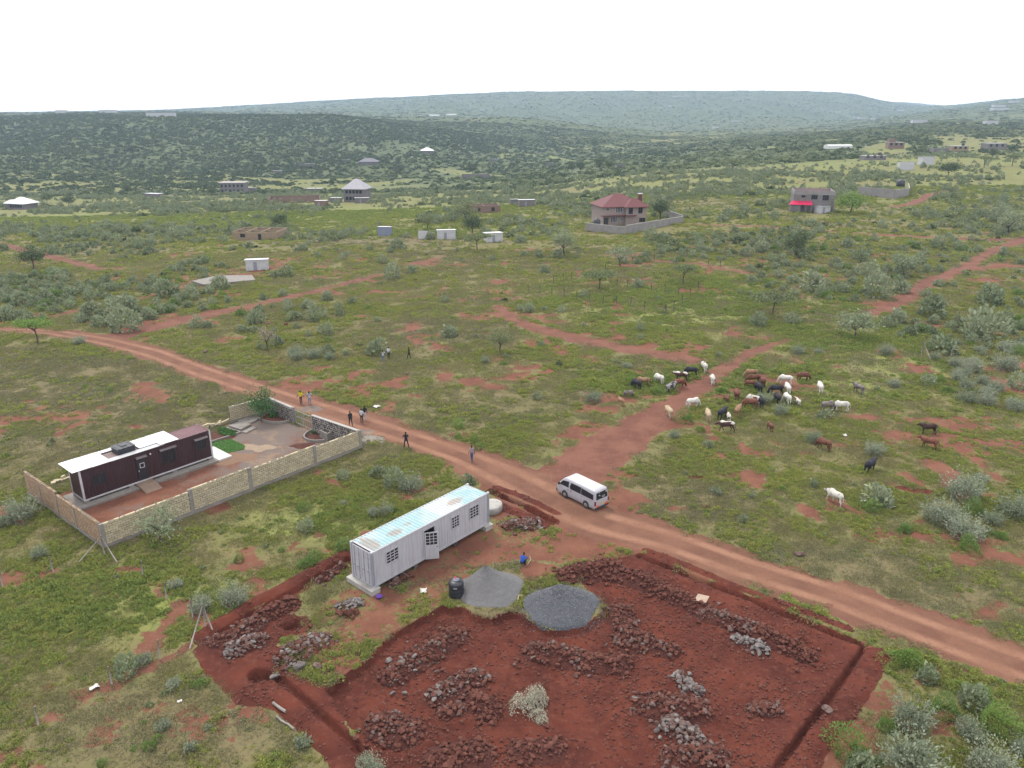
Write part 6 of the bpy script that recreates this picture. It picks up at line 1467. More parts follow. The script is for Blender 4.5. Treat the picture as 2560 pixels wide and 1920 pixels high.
def red_house():
    x, y, z = bpos(1560, 566); z0 = gz(x, y); yaw = R(14)
    t = thing('red_roofed_house', 'two-storey stone house with red tiled hip roof and chimney behind a grey wall', 'house', (x, y + 3, z0), yaw)
    W, D, H1, H2 = 12.2, 10, 2.8, 5.3
    wallbox(t, -W / 2, W / 2, 0, D, 0, H2, STONEW); wallbox(t, .4, W / 2 + .6, -1.3, 0, 0, H2, STONEW, 'bay_wall')
    hip(-W / 2, W / 2, 0, D, H2, 3.2, .7).build('roof', ROOFRED, t); r2 = hip(.4, W / 2 + .6, -1.6, 3.5, H2 - .03, 2.2, .6).build('roof', ROOFRED, t)
    MB().box(-W / 2 - .9, .6, -1.1, -.005, H1 - .1, H1 + .12).build('canopy', ROOFRED, t); MB().box(.2, 3.4, -2.3, -1.305, H1 - .1, H1 + .15).build('balcony_slab', ROOFRED, t)
    MB().box(W / 2 + .35, W / 2 + 1.3, 4, 4.9, H2 + .3, H2 + 2.9).build('chimney', ROOFRED, t); MB().box(W / 2 + .2, W / 2 + 1.45, 3.85, 5.05, H2 + 2.9, H2 + 3.15).build('chimney_cap', WHITE_T, t)
    for xx, zz, ww, hh, b_ in ((-5.2, 4.3, .8, .5, 1), (-2.3, 3.6, 1.9, 1.5, 4), (-3.7, .9, 1.8, 1.5, 4), (-.8, 1.2, .7, .8, 2)): window(t, 'f', xx, zz, ww, hh, 0, bars=b_)
    for xx, zz, ww, hh in ((1.2, 3.3, 1.2, 2.1), (4.2, 3.4, 1.2, 2.0), (4.6, .9, 1.8, 1.1)): window(t, 'f', xx, zz, ww, hh, -1.3, DARKM)
    MB().box(-5.9, -4.5, -.05, -.003, .02, 2.2).build('door', DARKM, t)
    for yy, zz in ((2, 4), (5.5, 4), (2, 1), (6, 1)): window(t, 'r', yy, zz, 1.2, 1.2, W / 2)
    MB().box(W / 2 + .005, W / 2 + 1.2, 1.5, 6, H1, H1 + .2).build('canopy', ROOFRED, t)
red_house()
def run_wall(label, pts, h, mat, cop=None, panel=3.0):
    for i in range(len(pts) - 1):
        a, b = pts[i], pts[i + 1]; L = math.hypot(b[0] - a[0], b[1] - a[1]); z = min(gz(*a), gz(*b)); t = thing('boundary_wall', label[i], 'wall', (*a, z), math.atan2(b[1] - a[1], b[0] - a[0]))
        n = max(1, int(L / panel))
        for k in range(n): MB().box(L * k / n + .1, L * (k + 1) / n - .1, -.1, .1, -.4, h).build('panel', mat, t)
        for k in range(n + 1): MB().box(L * k / n - .1, L * k / n + .1, -.13, .13, -.4, h + .02).build('pillar', GREYP, t)
        MB().box(-.1, L + .1, -.14, .14, h + .022, h + .12).build('coping', cop or CEMENT_L, t)
run_wall(['grey plastered wall along the front of the red-roofed house', 'long grey plastered wall down the side of the red-roofed house', 'grey wall at the back of the red-roofed house'], pxl([(1465, 579), (1565, 586), (1706, 557), (1660, 543)]), 2.3, GREYP)
def poly_tank(label, u, v, r, h, zb=0):
    x, y, _ = bpos(u, v); tag(MB().lathe([(r * .95, 0), (r, .1), (r, h * .8), (r * .8, h * .93), (r * .3, h), (r * .25, h * 1.05)], 20).build('water_tank', BLACKP, None, (x, y, gz(x, y) + zb), 0, True), label, 'water tank')
poly_tank('black water tank inside the wall of the red-roofed house', 1492, 572, 1.0, 2.9); poly_tank('black water tank raised behind the pale walled plot', 2247, 490, 1.5, 2.4, 3.4)
def grey_house():
    x, y, z = bpos(2030, 531); t = thing('unfinished_house', 'unfinished grey block house with crimson porch roof', 'house', (x, y, gz(x, y)), R(-14))
    W, D, H = 11.8, 9.5, 6.5
    wallbox(t, -W / 2, W / 2, 0, D, 0, H - 1.2, GREYB, th=.25); wallbox(t, -W / 2 - .05, W / 2 + .05, -.05, D + .05, H - 1.2, H, GREYP, 'parapet', .2)
    MB().box(-W / 2 + .2, W / 2 - .2, .25, D - .25, H - 1.6, H - 1.45).build('roof_deck', REDSHEET, t)
    for xx, zz in ((-3.6, 4.5), (-.7, 4.0), (2.6, 3.8), (2.6, .7)): window(t, 'f', xx, zz, 1.0 if xx < -3 else 1.7, .6 if xx < -3 else 1.5, 0, bars=3, mat=DARKM)
    MB().add([(-7.4, -2.4, 2.5), (-.4, -2.4, 2.5), (-.4, 0, 3.4), (-6.2, 0, 3.4), (-7.4, -2.4, 2.42), (-.4, -2.4, 2.42), (-.4, 0, 3.3), (-6.2, 0, 3.3)], [(0, 1, 2, 3), (7, 6, 5, 4), (0, 4, 5, 1), (1, 5, 6, 2), (2, 6, 7, 3), (3, 7, 4, 0)]).build('porch_roof', REDSHEET, t)
    MB().box(-6.8, -3.8, -2.0, -.005, 0, 2.4).build('porch_wall', GREYB, t)
    for xx in (-2.4, -.7): MB().box(xx, xx + .25, -2.2, -1.95, 0, 2.4).build('porch_column', GREYB, t)
    for yy in (1.5, 5.5): window(t, 'r', yy, 4, 1.4, 1.4, W / 2, bars=2, mat=DARKM)
    for yy in (0, 3.5, 7.5): MB().box(W / 2 + .005, W / 2 + .35, yy, yy + .6, 0, H - .3).build('pilaster', GREYP, t)
grey_house()
run_wall(['pale grey wall along the front of the walled plot with the raised tank', 'angled pale wall at the right end of the walled plot', 'short back wall of the walled plot with the raised tank'], pxl([(2144, 488), (2236, 497), (2270, 492), (2268, 478)]), 3.0, GREYP, panel=6)
def ruin(label, u, v, W, D, h, yaw, mat, cross=(), name='roofless_house', th=.25, open_=()):
    x, y, z = bpos(u, v); t = thing(name, label, 'house', (x, y, gz(x, y) - .1), yaw)
    for nm, a in (('front', (-W / 2, W / 2, 0, th)), ('back', (-W / 2, W / 2, D - th, D)), ('left', (-W / 2, -W / 2 + th, th, D - th)), ('right', (W / 2 - th, W / 2, th, D - th))): MB().box(a[0], a[1], a[2], a[3], -.3, h * random.uniform(.93, 1)).build('wall', mat, t)
    for fx in cross: MB().box(-W / 2 + W * fx, -W / 2 + W * fx + th, th, D - th, -.3, h * .97).build('inner_wall', mat, t)
    if cross: MB().box(-W / 2 + th, W / 2 - th, D * .5, D * .5 + th, -.3, h * .94).build('inner_wall', mat, t)
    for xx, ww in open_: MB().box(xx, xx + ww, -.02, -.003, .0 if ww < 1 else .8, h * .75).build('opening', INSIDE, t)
    return t
ruin('roofless tan block house with inner walls in the bush', 637, 600, 12.5, 9, 2.3, R(-4), TANW, (.3, .62), open_=((-4, 1.4), (1, .9)))
ruin('long roofless red-brown walled plot on the plain', 735, 507, 24, 16, 2.0, R(12), REDBR, name='walled_plot')
ruin('roofless brown stone ruin with broken walls', 1215, 533, 10.5, 6, 2.8, R(12), REDBR, (.45,), open_=((-3, 1), (2, 1.2)))
ruin('low grey walled plot in the valley centre', 1190, 446, 22, 14, 2.4, R(4), GREYB, name='walled_plot')
def skeleton():
    x, y, z = bpos(582, 484); t = thing('concrete_shell', 'two-storey grey concrete shell with rows of open windows', 'house', (x, y, gz(x, y)), R(5)); W = 15
    wallbox(t, -W / 2, W / 2, 0, 9, 0, 6.2, GREYB); MB().box(-W / 2 - .4, W / 2 + .4, -.4, 9.4, 6.2, 6.6).build('roof_slab', CEMENT_L, t)
    for k in range(6):
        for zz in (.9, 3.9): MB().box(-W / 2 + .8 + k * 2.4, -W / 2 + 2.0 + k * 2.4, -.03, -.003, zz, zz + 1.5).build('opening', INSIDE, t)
skeleton()
def hip_house(label, u, v, W, D, H, rh, yaw, wm, rm, name='house', wins=True, roofname='roof'):
    x, y, z = bpos(u, v); t = thing(name, label, 'house', (x, y, gz(x, y)), yaw); wallbox(t, -W / 2, W / 2, 0, D, -.5, H, wm); hip(-W / 2, W / 2, 0, D, H, rh, .8).build(roofname, rm, t)
    if wins:
        for zz in ([.9] if H < 4 else [.9, 3.9]):
            for k in range(5): MB().box(-W / 2 + .9 + k * (W - 2) / 5, -W / 2 + 2.2 + k * (W - 2) / 5, -.03, -.003, zz, zz + 1.5).build('window', GLASS, t)
    return t
ROOFGREY = M('grey_metal_roof', (.34, .33, .36), .5, (.28, .27, .30), 1); ROOFDK = M('dark_slate_roof', (.13, .13, .16), .6, (.10, .10, .125), 1)
hip_house('two-storey grey house with steep light grey hip roof', 887, 505, 10.5, 9, 6.0, 4.4, R(-8), GREYB, ROOFGREY)
hip_house('bungalow with dark slate hip roof at the foot of the slope', 920, 413, 17, 11, 3, 3.2, R(0), GREYB, ROOFDK, wins=False)
hip_house('bungalow with white hip roof under the lit slope', 1068, 384, 13, 10, 3, 3, R(5), GREYB, ZINC, wins=False)
t_ = hip_house('pale bungalow with white gabled roofs near the straight red road', 42, 524, 10, 8, 2.9, 2.8, R(-18), GREYB, ZINC)
hip(-8.5, -4.9, 1, 6, 2.6, 1.6, .4).build('roof', ZINC, t_); wallbox(t_, -8.5, -5.02, 1, 6, -.5, 2.55, GREYB, 'wing_wall')
def greenhouse(label, u, v, L, W, h, yaw, n=1):
    x, y, z = bpos(u, v); t = thing('greenhouse', label, 'greenhouse', (x, y, gz(x, y)), yaw)
    for k in range(n):
        mb = MB(); v_ = []
        for xx in (-L / 2, L / 2):
            for i in range(9): a = math.pi * i / 8; v_.append((xx, k * W + W / 2 - W / 2 * math.cos(a), h * (.55 + .45 * math.sin(a)) if 0 < i < 8 else 0))
        mb.add(v_, [(i, i + 1, 10 + i, 9 + i) for i in range(8)] + [tuple(reversed(range(9))), tuple(range(9, 18))]); mb.build('tunnel', M('plastic_cover', (.72, .74, .70), .4), t)
greenhouse('long white greenhouse tunnel in the right-hand bush', 2100, 372, 20, 6, 3, R(10)); greenhouse('row of white greenhouse tunnels on the lit rim', 1085, 291, 26, 8, 4, R(2), 2); greenhouse('second row of white greenhouse tunnels on the lit rim', 1128, 289, 26, 8, 4, R(2), 2)
def block_house(label, u, v, W, D, H, yaw, mat, tower=None, tank=False):
    W, D, H = W * .85, D * .85, H * .8
    x, y, z = bpos(u, v); t = thing('block_house', label, 'house', (x, y, gz(x, y)), yaw); wallbox(t, -W / 2, W / 2, 0, D, -1, H, mat); MB().box(-W / 2 - .2, W / 2 + .2, -.2, D + .2, H, H + .3).build('roof_slab', CEMENT_L, t)
    if tower: MB().box(-W / 2, -W / 2 + tower[0], .2, D * .6, H + .3, H + tower[1]).build('stair_tower', mat, t)
    for k in range(3): MB().box(-W / 2 + 1 + k * W / 3.2, -W / 2 + 2.6 + k * W / 3.2, -.04, -.004, H * .55, H * .55 + 1.6).build('window', GLASS, t)
    if tank: MB().lathe([(.9, 0), (1, .1), (1, 1.4), (.5, 1.8)], 14, 0, (W * .3, D / 2, H + .3)).build('roof_tank', BLACKP, t)
block_house('brown two-storey block house with stair tower in the right-hand bush', 2240, 372, 12.5, 9, 5.2, R(-8), REDBR, (4.5, 2.6))
block_house('low grey long house with black tank in the right-hand bush', 2188, 400, 15, 7, 2.6, R(4), GREYB, tank=True)
block_house('pale pillared house with black roof tank near the bright shed', 2400, 380, 12, 8, 4.2, R(0), TANW, tank=True); block_house('flat-roofed grey house beside dark trees on the right', 2492, 376, 15, 9, 5.2, R(6), GREYB)
shed('bright-roofed shed left of the pillared house', 2352, 383, 9, 6, 3, R(0), GREYB, door=False)
slab('cement_floor', 'bare cement floor slab in the bush near the white shed', 'slab', dpl([(415, 612), (470, 600), (545, 598), (552, 608), (500, 613), (440, 619)]), -1.2, .06, CEMENT)
# footprints of buildings in the bush (photo px of the foot, radius in m) that plants keep clear of
BUILD_BLOCKS = [(1560, 560, 15), (1500, 572, 6), (1640, 560, 10), (643, 672, 4), (959, 585, 3.5), (1056, 595, 3), (1116, 595, 4), (1236, 602, 4), (635, 592, 8), (2045, 528, 11), (2215, 488, 12), (1215, 528, 8), (1300, 520, 6), (887, 500, 9), (582, 482, 9), (35, 520, 8)]
BUILD_BLOCKS += [(u_, v_ + dv_, r_ * .8) for u_, v_, r_ in BUILD_BLOCKS for dv_ in (8, 16) if v_ > 470] + [(800, 514, 4), (840, 506, 4), (905, 507, 4), (735, 500, 13), (735, 512, 8), (960, 600, 4), (1117, 606, 4), (1237, 613, 4), (2240, 372, 8), (2188, 400, 8), (2400, 380, 8), (2492, 376, 8), (2319, 413, 5), (2266, 427, 6), (2100, 372, 12), (920, 414, 10), (1068, 385, 9)]
BUILD_BLOCKS += [(40, 530, 7), (40, 538, 6), (30, 526, 8), (582, 490, 7), (887, 512, 6)]
# unit meshes (about 1 m across); objects are scaled copies
def silver_mix(s):
    a = sprigs(40, .5, .78, .10, 10, s); b = leafcloud(420, dome(.46, .62, 0, .6, 9, s), .10, s, .6, .5, .6); o = len(a[0])
    return a[0] + b[0], a[1] + [tuple(i + o for i in f) for f in b[1]]
ME['silver'] = [leafmesh('silver_shrub', silver_mix(s), L_SILV) for s in (1, 2, 3, 4)]
def silver_fine(s):
    a = sprigs(110, .5, .76, .052, 12, s); b = leafcloud(1500, dome(.47, .62, 0, .62, 12, s), .052, s, .6, .5, .6); o = len(a[0])
    return a[0] + b[0], a[1] + [tuple(i + o for i in f) for f in b[1]]
ME['silverbig'] = [leafmesh('silver_shrub', silver_fine(s), L_SILV) for s in (91, 92, 93)]
ME['greenbig'] = [leafmesh('green_shrub', leafcloud(1700, dome(.5, .6, 0, .6, 9, s), .052, s, .3, .6, .6), L_GREEN) for s in (94, 95)]
ME['silverd'] = [leafmesh('grey_shrub', leafcloud(400, dome(.5, .68, 0, .55, 8, s), .135, s, .5, .6, .6), L_SILD) for s in (5, 6, 7)]
ME['green'] = [leafmesh('green_shrub', leafcloud(420, dome(.5, .62, 0, .55, 6, s), .105, s, .3, .6, .6), L_GREEN) for s in (8, 9, 10)]
ME['herb'] = [leafmesh('herb_clump', leafcloud(70, dome(.5, .42, 0, .45, 5, s), .18, s, .45, .65, .5), L_HERB) for s in (11, 12, 13, 14)]
ME['lushherb'] = [leafmesh('lush_herb_clump', leafcloud(76, dome(.5, .46, 0, .45, 5, s), .18, s, .45, .65, .5), L_HERBG) for s in (18, 19)]
ME['dryherb'] = [leafmesh('dry_herb_clump', leafcloud(56, dome(.5, .26, 0, .25, 4, s), .20, s, .35, .4, .8), L_HERB2) for s in (15, 16, 17)]
ME['bushd'] = [leafmesh('dark_bush', leafcloud(110, dome(.5, .55, 0, .6, 6, s), .22, s, .3, .75, .7), L_DARK) for s in (21, 22, 23)]
ME['bushp'] = [leafmesh('pale_bush', leafcloud(110, dome(.5, .55, 0, .6, 6, s), .20, s, .4, .7, .7), L_PALE) for s in (24, 25, 26)]

A_MAX = .93
def wedge(n, y0, y1, amax=.9, rng=RNG):
    """even ground points over the part of the land in view"""
    y = np.sqrt(rng.uniform(y0 ** 2, y1 ** 2, n)); return rng.uniform(-amax, amax, n) * y, y
BLOCK = []           # (x, y, r): keep plants off these footprints
def free(x, y, extra=0.0, k=1.0):
    ok = np.ones(x.shape, bool)
    for bx, by, br in BLOCK: ok &= np.hypot(x - bx, y - by) > (br * k if by > 120 else br) + extra
    for poly in BLOCKPOLY: ok &= ~inpoly(x, y, poly)
    return ok
BLOCKPOLY = []
def rectpoly(o, ang, s0, s1, t0, t1): return [frame(o, ang, s0, t0), frame(o, ang, s1, t0), frame(o, ang, s1, t1), frame(o, ang, s0, t1)]
BLOCKPOLY += [YARD, rectpoly(CONT_O, CONT_A, -.8, 13.0, -.6, 3.0)]
for u_, v_, r_ in BUILD_BLOCKS: BLOCK.append((*px(u_, v_)[:2], r_))
BLOCK += [(*px(1226, 1473)[:2], 2.2), (*px(1402, 1516)[:2], 2.35), (*px(1250, 1262)[:2], 1.8), (*px(1440, 1250)[:2], 2.6)]

# ---- low herbs and grass tufts: uncountable ground cover
def herb_layer(n, y0, y1, smin, smax, thr, seed, amax=.9):
    rg = np.random.default_rng(seed)
    x, y = wedge(n, y0, y1, amax, rg)
    c = cover(x, y)
    clump = fbm(x / 1.6, y / 1.6, 61, 3) * .55 + fbm(x / 6.5, y / 6.5, 67, 3) * .45
    dens = np.clip((clump - thr) * 8 + .28 + c['lush'] * .25, .10, 1) * (1 - sstep(.25, .8, c['bare']) * .9) * (1 - sstep(.3, .7, c['road']) * .9) * (1 - sstep(.2, .5, c['dug']))
    keep = (rg.uniform(0, 1, n) < dens) & free(x, y, .1, .4) & ~c['yard'] & (c['road'] < .3)
    x, y = x[keep], y[keep]; c = {k: v[keep] for k, v in c.items()}; clump = clump[keep]
    s = rg.uniform(smin, smax, len(x)) * (.7 + 1.0 * np.clip((clump - .4) * 3, 0, 1)) * (1 + .2 * c['lush'])
    z = base_z(x, y) + c['dz'] - .03
    dryp = np.clip(.22 + .75 * c['dry'] - .6 * c['lush'], .04, .9)
    isd = rg.uniform(0, 1, len(x)) < dryp
    idx = np.where(isd, 4 + rg.integers(0, 3, len(x)), rg.integers(0, 4, len(x)))
    isl = ~isd & (rg.uniform(0, 1, len(x)) < .12 + .7 * c['lush']); idx = np.where(isl, 7 + rg.integers(0, 2, len(x)), idx)
    return np.stack([x, y, z], 1), s, idx, s * rg.uniform(.65, 1.1, len(x)) * np.where(isd, .7, 1)
def cat(*ls): return [np.concatenate(q) for q in zip(*ls)]
hc = proto_collection('herb_kinds', ['herb', 'dryherb', 'lushherb'])
P_, S_, I_, Z_ = cat(herb_layer(125000, 26, 80, .18, .62, .45, 1, .95), herb_layer(130000, 80, 150, .28, .82, .45, 2, .8), herb_layer(110000, 150, 320, .5, 1.2, .42, 3, .75))
scatter('ground_herbs', hc, P_, S_, I_, 'low green herbs and grass tufts carpeting the red earth', 'herbs', zs=Z_)
print('herbs', len(P_))

# ---- short grass: patches of blades under the herbs
def blade_patch(seed, n=170, rad=.75):
    rg = np.random.default_rng(seed); vs_, fs_ = [], []
    for i in range(n):
        a = rg.uniform(0, 6.283); q = rad * rg.uniform() ** .5; p = np.array([math.cos(a) * q, math.sin(a) * q, -.02]); th = rg.uniform(0, 6.283); w = rg.uniform(.015, .035); d = np.array([math.cos(th), math.sin(th), 0]) * w
        tip = p + np.array([rg.normal(0, .06), rg.normal(0, .06), rg.uniform(.06, .17)]); o = len(vs_); vs_ += [p - d, p + d, tip]; fs_.append((o, o + 1, o + 2))
    return vs_, fs_
ME['tuft'] = [leafmesh('grass_patch', blade_patch(s), L_TUFT) for s in (31, 32, 33)] + [leafmesh('grass_patch', blade_patch(s), L_HERB2) for s in (34, 35)]
def grass_layer(n, y0, y1, s0, s1, seed, amax):
    rg = np.random.default_rng(seed); x, y = wedge(n, y0, y1, amax, rg); c = cover(x, y)
    keep = (rg.uniform(0, 1, n) < (1 - sstep(.25, .62, c['bare'])) * np.clip((fbm(x / 3.5, y / 3.5, 171, 3) - .30) * 4, .35, 1) * (1 - sstep(.2, .5, c['dug']))) & ~c['yard'] & free(x, y, .3, .4) & (c['road'] < .35)
    x, y = x[keep], y[keep]; s = rg.uniform(s0, s1, len(x)); return np.stack([x, y, base_z(x, y) + c['dz'][keep]], 1), s, np.where(rg.uniform(0, 1, len(x)) < .2 + .5 * c['dry'][keep], 3 + rg.integers(0, 2, len(x)), rg.integers(0, 3, len(x))), np.ones(len(x)) * (s0 + s1) / 2
gP, gS, gI, gZ = cat(grass_layer(17000, 26, 95, .8, 1.3, 21, .92), grass_layer(17000, 95, 190, 1.3, 2.2, 22, .78))
scatter('grass_cover', proto_collection('grass_kinds', ['tuft']), gP, gS, gI, 'short olive and straw-coloured grass between the herbs', 'grass', zs=gZ)
# ---- shrubs: photo px of the foot, width in px, kind
S_LIST = [(2315,1702,56),(2425,1760,76),(2276,1817,106),(2425,1846,74),(2276,1932,150),(2142,1928,84),(2473,1932,108),(2555,1885,66),(2410,1342,92),(2200,1262,82),(2405,1245,96),(2355,1306,92),(2530,1290,84),
 (2032,1105,42),(2186,1135,56),(1773,1118,34),(1686,1093,32),(1952,1035,46),(1912,1006,44),(2057,1044,42),(1480,1003,48),(2236,966,36),(2417,1006,54),(2455,960,38),(2489,980,48),(2540,968,52),(2430,928,54),(2514,925,68),(2213,886,44),(1995,884,34),(2530,1013,34),
 (504,1525,64),(586,1508,68),(313,1684,58),(358,1656,48),(437,1715,34),(415,1733,24),(374,1763,24),(409,1822,34),(476,1875,34),(521,1822,22),(755,1867,40),(440,1470,34),(926,1922,68),
 (943,1188,46),(983,1214,60),(1026,1224,66),(860,1266,26),(965,1284,44),(932,1290,32),(856,1196,34),(1175,1209,40),(769,1325,40),(100,1392,48),(55,1297,88),(10,1315,50),
 (743,898,38),(786,894,44),(822,880,40),(865,886,22),(937,884,60),(1213,907,26),(1125,841,46),(818,834,40),(851,788,28),(879,759,28),(818,751,34),(1323,780,32),(1402,780,24),(1359,776,20),(1298,776,20),(1262,753,20),(1113,755,22),(995,621,40),(955,658,28),(1032,684,34),(983,696,50),(1361,682,28),(1597,719,36),
 (2038,724,74),(2185,741,74),(2250,730,48),(2242,806,52),(2478,761,78),(2327,789,80),(2453,842,98),(2360,879,78),(1894,814,48),(1977,810,38),(2173,692,56),(2107,733,40),(2000,643,48),(1900,631,36),(2250,690,36),(2090,665,40),(2150,650,36),(1950,660,36),(1860,640,36),(2300,660,34),
 (307,826,82),(257,814,48),(377,798,38),(420,740,68),(474,748,46),(560,720,54),(494,818,38),(521,818,30),(610,829,34),(641,810,50),(696,864,42),(739,888,44),(645,779,30),(719,775,34),(766,771,38),(789,802,50),(739,798,38),(688,693,30),(719,689,38),(198,860,38),(225,794,62),(280,790,60),(330,780,60),(180,740,40),(120,750,46),(60,760,50),(20,800,50),(150,700,40),(90,640,34)]
G_LIST = [(2262,1656,84),(2362,1785,74),(2219,1818,62),(2487,1824,98),(2123,1887,92),(2262,1326,42),(2420,1373,54),(2440,1737,76),(2176,1276,48),(2435,1282,52),(2261,1330,42),(1751,1077,32),(1803,979,38),(1714,1053,50),
 (374,1867,38),(395,1846,24),(256,1912,28),(500,1714,34),(334,1874,22),(986,1281,34),(856,1377,46),(756,1277,32),(773,1412,68),(595,1404,30),(1186,1105,26),(1145,1094,24),(1147,1069,32),(1195,1123,28),(1260,911,26),(1580,960,30),(1640,985,30),(600,790,34),(560,745,34)]
silver, green = [], []
def add_shrub(lst, u, v, w):
    x, y, z = px(u, v); dist = math.hypot(y, CAM_H); lst.append((x, y, max(.35, w * dist / F_PX * 1.05)))
for q in S_LIST: add_shrub(silver, *q)
for q in G_LIST: add_shrub(green, *q)
ZONES = [  # display-px polygon, shrubs per m2, size range, share of green
 ([(0, 600), (110, 585), (330, 600), (430, 555), (520, 590), (360, 700), (280, 715), (200, 700), (130, 690), (0, 700)], .45, (1.1, 2.5), .12),
 ([(1380, 520), (1700, 505), (2212, 545), (2212, 800), (2050, 760), (1980, 690), (1850, 660), (1700, 640), (1400, 560)], .17, (1.0, 2.5), .12),
 ([(1900, 700), (2212, 650), (2212, 900), (2050, 860), (1950, 800)], .14, (1.2, 2.8), .12),
 ([(2000, 1050), (2212, 1000), (2212, 1200), (2080, 1180)], .2, (.8, 1.9), .3),
 ([(1900, 1480), (2212, 1430), (2212, 1659), (1850, 1659)], .5, (.4, 1.1), .5),
 ([(400, 660), (830, 600), (860, 740), (700, 780), (560, 760), (420, 720)], .06, (.9, 2.0), .15),
 ([(0, 790), (700, 860), (500, 1000), (60, 1000), (0, 1100)], .03, (.4, .9), .3),
 ([(250, 1180), (760, 1010), (1000, 1000), (760, 1180), (520, 1290), (300, 1330)], .08, (.4, 1.0), .5),
 ([(0, 1230), (240, 1250), (420, 1400), (300, 1600), (0, 1650)], .07, (.35, .8), .5),
 ([(1000, 600), (1900, 620), (1900, 900), (1250, 960), (1000, 800)], .02, (.6, 1.7), .3),
 ([(1300, 900), (2212, 900), (2212, 1280), (1500, 1100)], .035, (.4, 1.1), .4)]
for poly, den, (s0, s1), gs in ZONES:
    W = dpl([(p[0], p[1]) for p in poly]); xs = [p[0] for p in W]; ys = [p[1] for p in W]
    n = int((max(xs) - min(xs)) * (max(ys) - min(ys)) * den)
    x = RNG.uniform(min(xs), max(xs), n); y = RNG.uniform(min(ys), max(ys), n)
    c = cover(x, y)
    ok = inpoly(x, y, W) & (c['bare'] < .35) & (c['dug'] < .3) & free(x, y, .8) & ~c['yard'] & (RNG.uniform(0, 1, n) < np.clip((fbm(x / 9, y / 9, 91, 2) - .3) * 3.5, .1, 1))
    for xx, yy in zip(x[ok], y[ok]):
        s = RNG.uniform(s0, s1); (green if RNG.uniform() < gs else silver).append((xx, yy, s * (.75 if gs > .4 else 1)))
def thin(lst):
    out = []
    for i, (x, y, s) in enumerate(lst):
        if i > 200 and any(math.hypot(x - a, y - b) < .35 * (s + t) for a, b, t in out): continue
        out.append((x, y, s))
    return out
silver, green = thin(silver), thin(green)
# the wide belt of bush beyond about 170 m
def belt(n, y0, y1, seed, dens, smin, smax):
    rg = np.random.default_rng(seed); x, y = wedge(n, y0, y1, .74, rg)
    d = dens(x, y); c = cover(x, y)
    ok = (rg.uniform(0, 1, n) < d) & free(x, y, 1.0) & (c['bare'] < .4)
    x, y = x[ok], y[ok]; s = rg.uniform(smin, smax, len(x)) * (.6 + .8 * rg.uniform(0, 1, len(x)) ** 2)
    return x, y, s
def lush_sunlit(x, y):
    l = np.zeros(x.shape)
    for (cx, cy), rx, ry in LUSH_SUNLIT_P: l = np.maximum(l, sstep(1.3, .4, np.hypot((x - cx) / rx, (y - cy) / ry)))
    return l
def d_mid(x, y):
    k = np.clip((fbm(x / 22, y / 22, 101, 3) - .42) * 5, 0, 1) + .12 * (fbm(x / 6, y / 6, 103, 2) > .5)
    k = k * (1 - .82 * sstep(.2, .7, lush_sunlit(x, y)))
    return np.clip(k, 0, 1) * .85 * sstep(165, 215, y)
mx, my, ms = belt(36000, 165, 520, 5, d_mid, 1.1, 2.9)
allS = sorted([(s / math.hypot(y, 33), x, y, s) for x, y, s in silver] + [(s / math.hypot(y, 33) * .8, x, y, s) for x, y, s in zip(mx, my, ms)], reverse=True)
print('silver', len(silver), 'green', len(green), 'mid', len(mx))
def inview(x, y):
    z = float(base_z(x, y)) - CAM_H; d = y * CP - z * SP; return d > 0 and abs(x / d * F_PX) < 1330 and (-(y * SP + z * CP) / d * F_PX) < 1010
LANDMARKS = [(px(u, v)[:2], r_, w_) for u, v, r_, w_ in [(1560, 575, 26, 'around the red-roofed house'), (2045, 530, 24, 'around the unfinished grey house'), (2215, 490, 26, 'around the walled plot with the raised tank'), (1150, 600, 22, 'around the white sheet-metal sheds'), (643, 676, 20, 'around the white shed by the bare cement floor'), (637, 600, 22, 'around the roofless tan house'), (960, 590, 14, 'around the blue-walled shed'), (1215, 533, 24, 'around the roofless brown ruin'), (1500, 740, 20, 'in and around the fenced plot'), (300, 815, 20, 'in the thicket at the road fork'), (130, 760, 24, 'in the thicket beyond the road bend'), (940, 890, 8, 'beside the people standing in the field'), (740, 885, 9, 'in the clump between road fork and field people'), (700, 790, 16, 'on the field by the red termite mound'), (2400, 860, 14, 'around the braced posts in the scrub'), (2480, 760, 16, 'behind the braced posts in the scrub'), (2050, 720, 16, 'beside the fork of the right-hand tracks'), (2250, 740, 14, 'along the red track on the right'), (420, 740, 16, 'before the bare cement floor'), (80, 680, 22, 'below the straight red road'), (2410, 1290, 9, 'in the clump above the main road'), (1480, 1000, 6, 'alone in the lush herbs left of the cattle')]]
def where_is(x, y):
    p = np.array([x]), np.array([y])
    dm = segdist(*p, MAIN)[0][0]; dp = segdist(*p, PIT + PIT[:1])[0][0]; dw = segdist(*p, YARD + YARD[:1])[0][0]
    dc = math.hypot(x + 6.8, y - 52.7); dh = math.hypot(x - 27, y - 86)
    if dp < 7 and x > 14: return 'in the thicket beside the excavated plot'
    best = min(((math.hypot(x - a[0], y - a[1]) / r_, w_) for a, r_, w_ in LANDMARKS))
    if best[0] < 1: return best[1]
    if dc < 10: return 'close to the white shipping container'
    if dw < 6: return 'outside the block wall of the compound'
    if dh < 16: return 'standing among the grazing cattle'
    if dm < 7: return 'along the edge of the main dirt road'
    if y > 300: return 'far out in the bush belt'
    if y > 165: return 'in the bush belt on the right' if False else ('in the bush belt between track and red-roofed house' if x > 10 else 'in the bush belt beyond the sheds')
    if y < 62 and x < 0: return 'on the fenced ground below the compound'
    if x > 20: return 'on the scrubby ground past the cattle'
    return 'on the open grass beyond the dirt road'
def sized(s): return 'low' if s < .8 else 'waist-high' if s < 1.5 else 'tall' if s < 2.6 else 'very large'
stuff = []; nS = 0
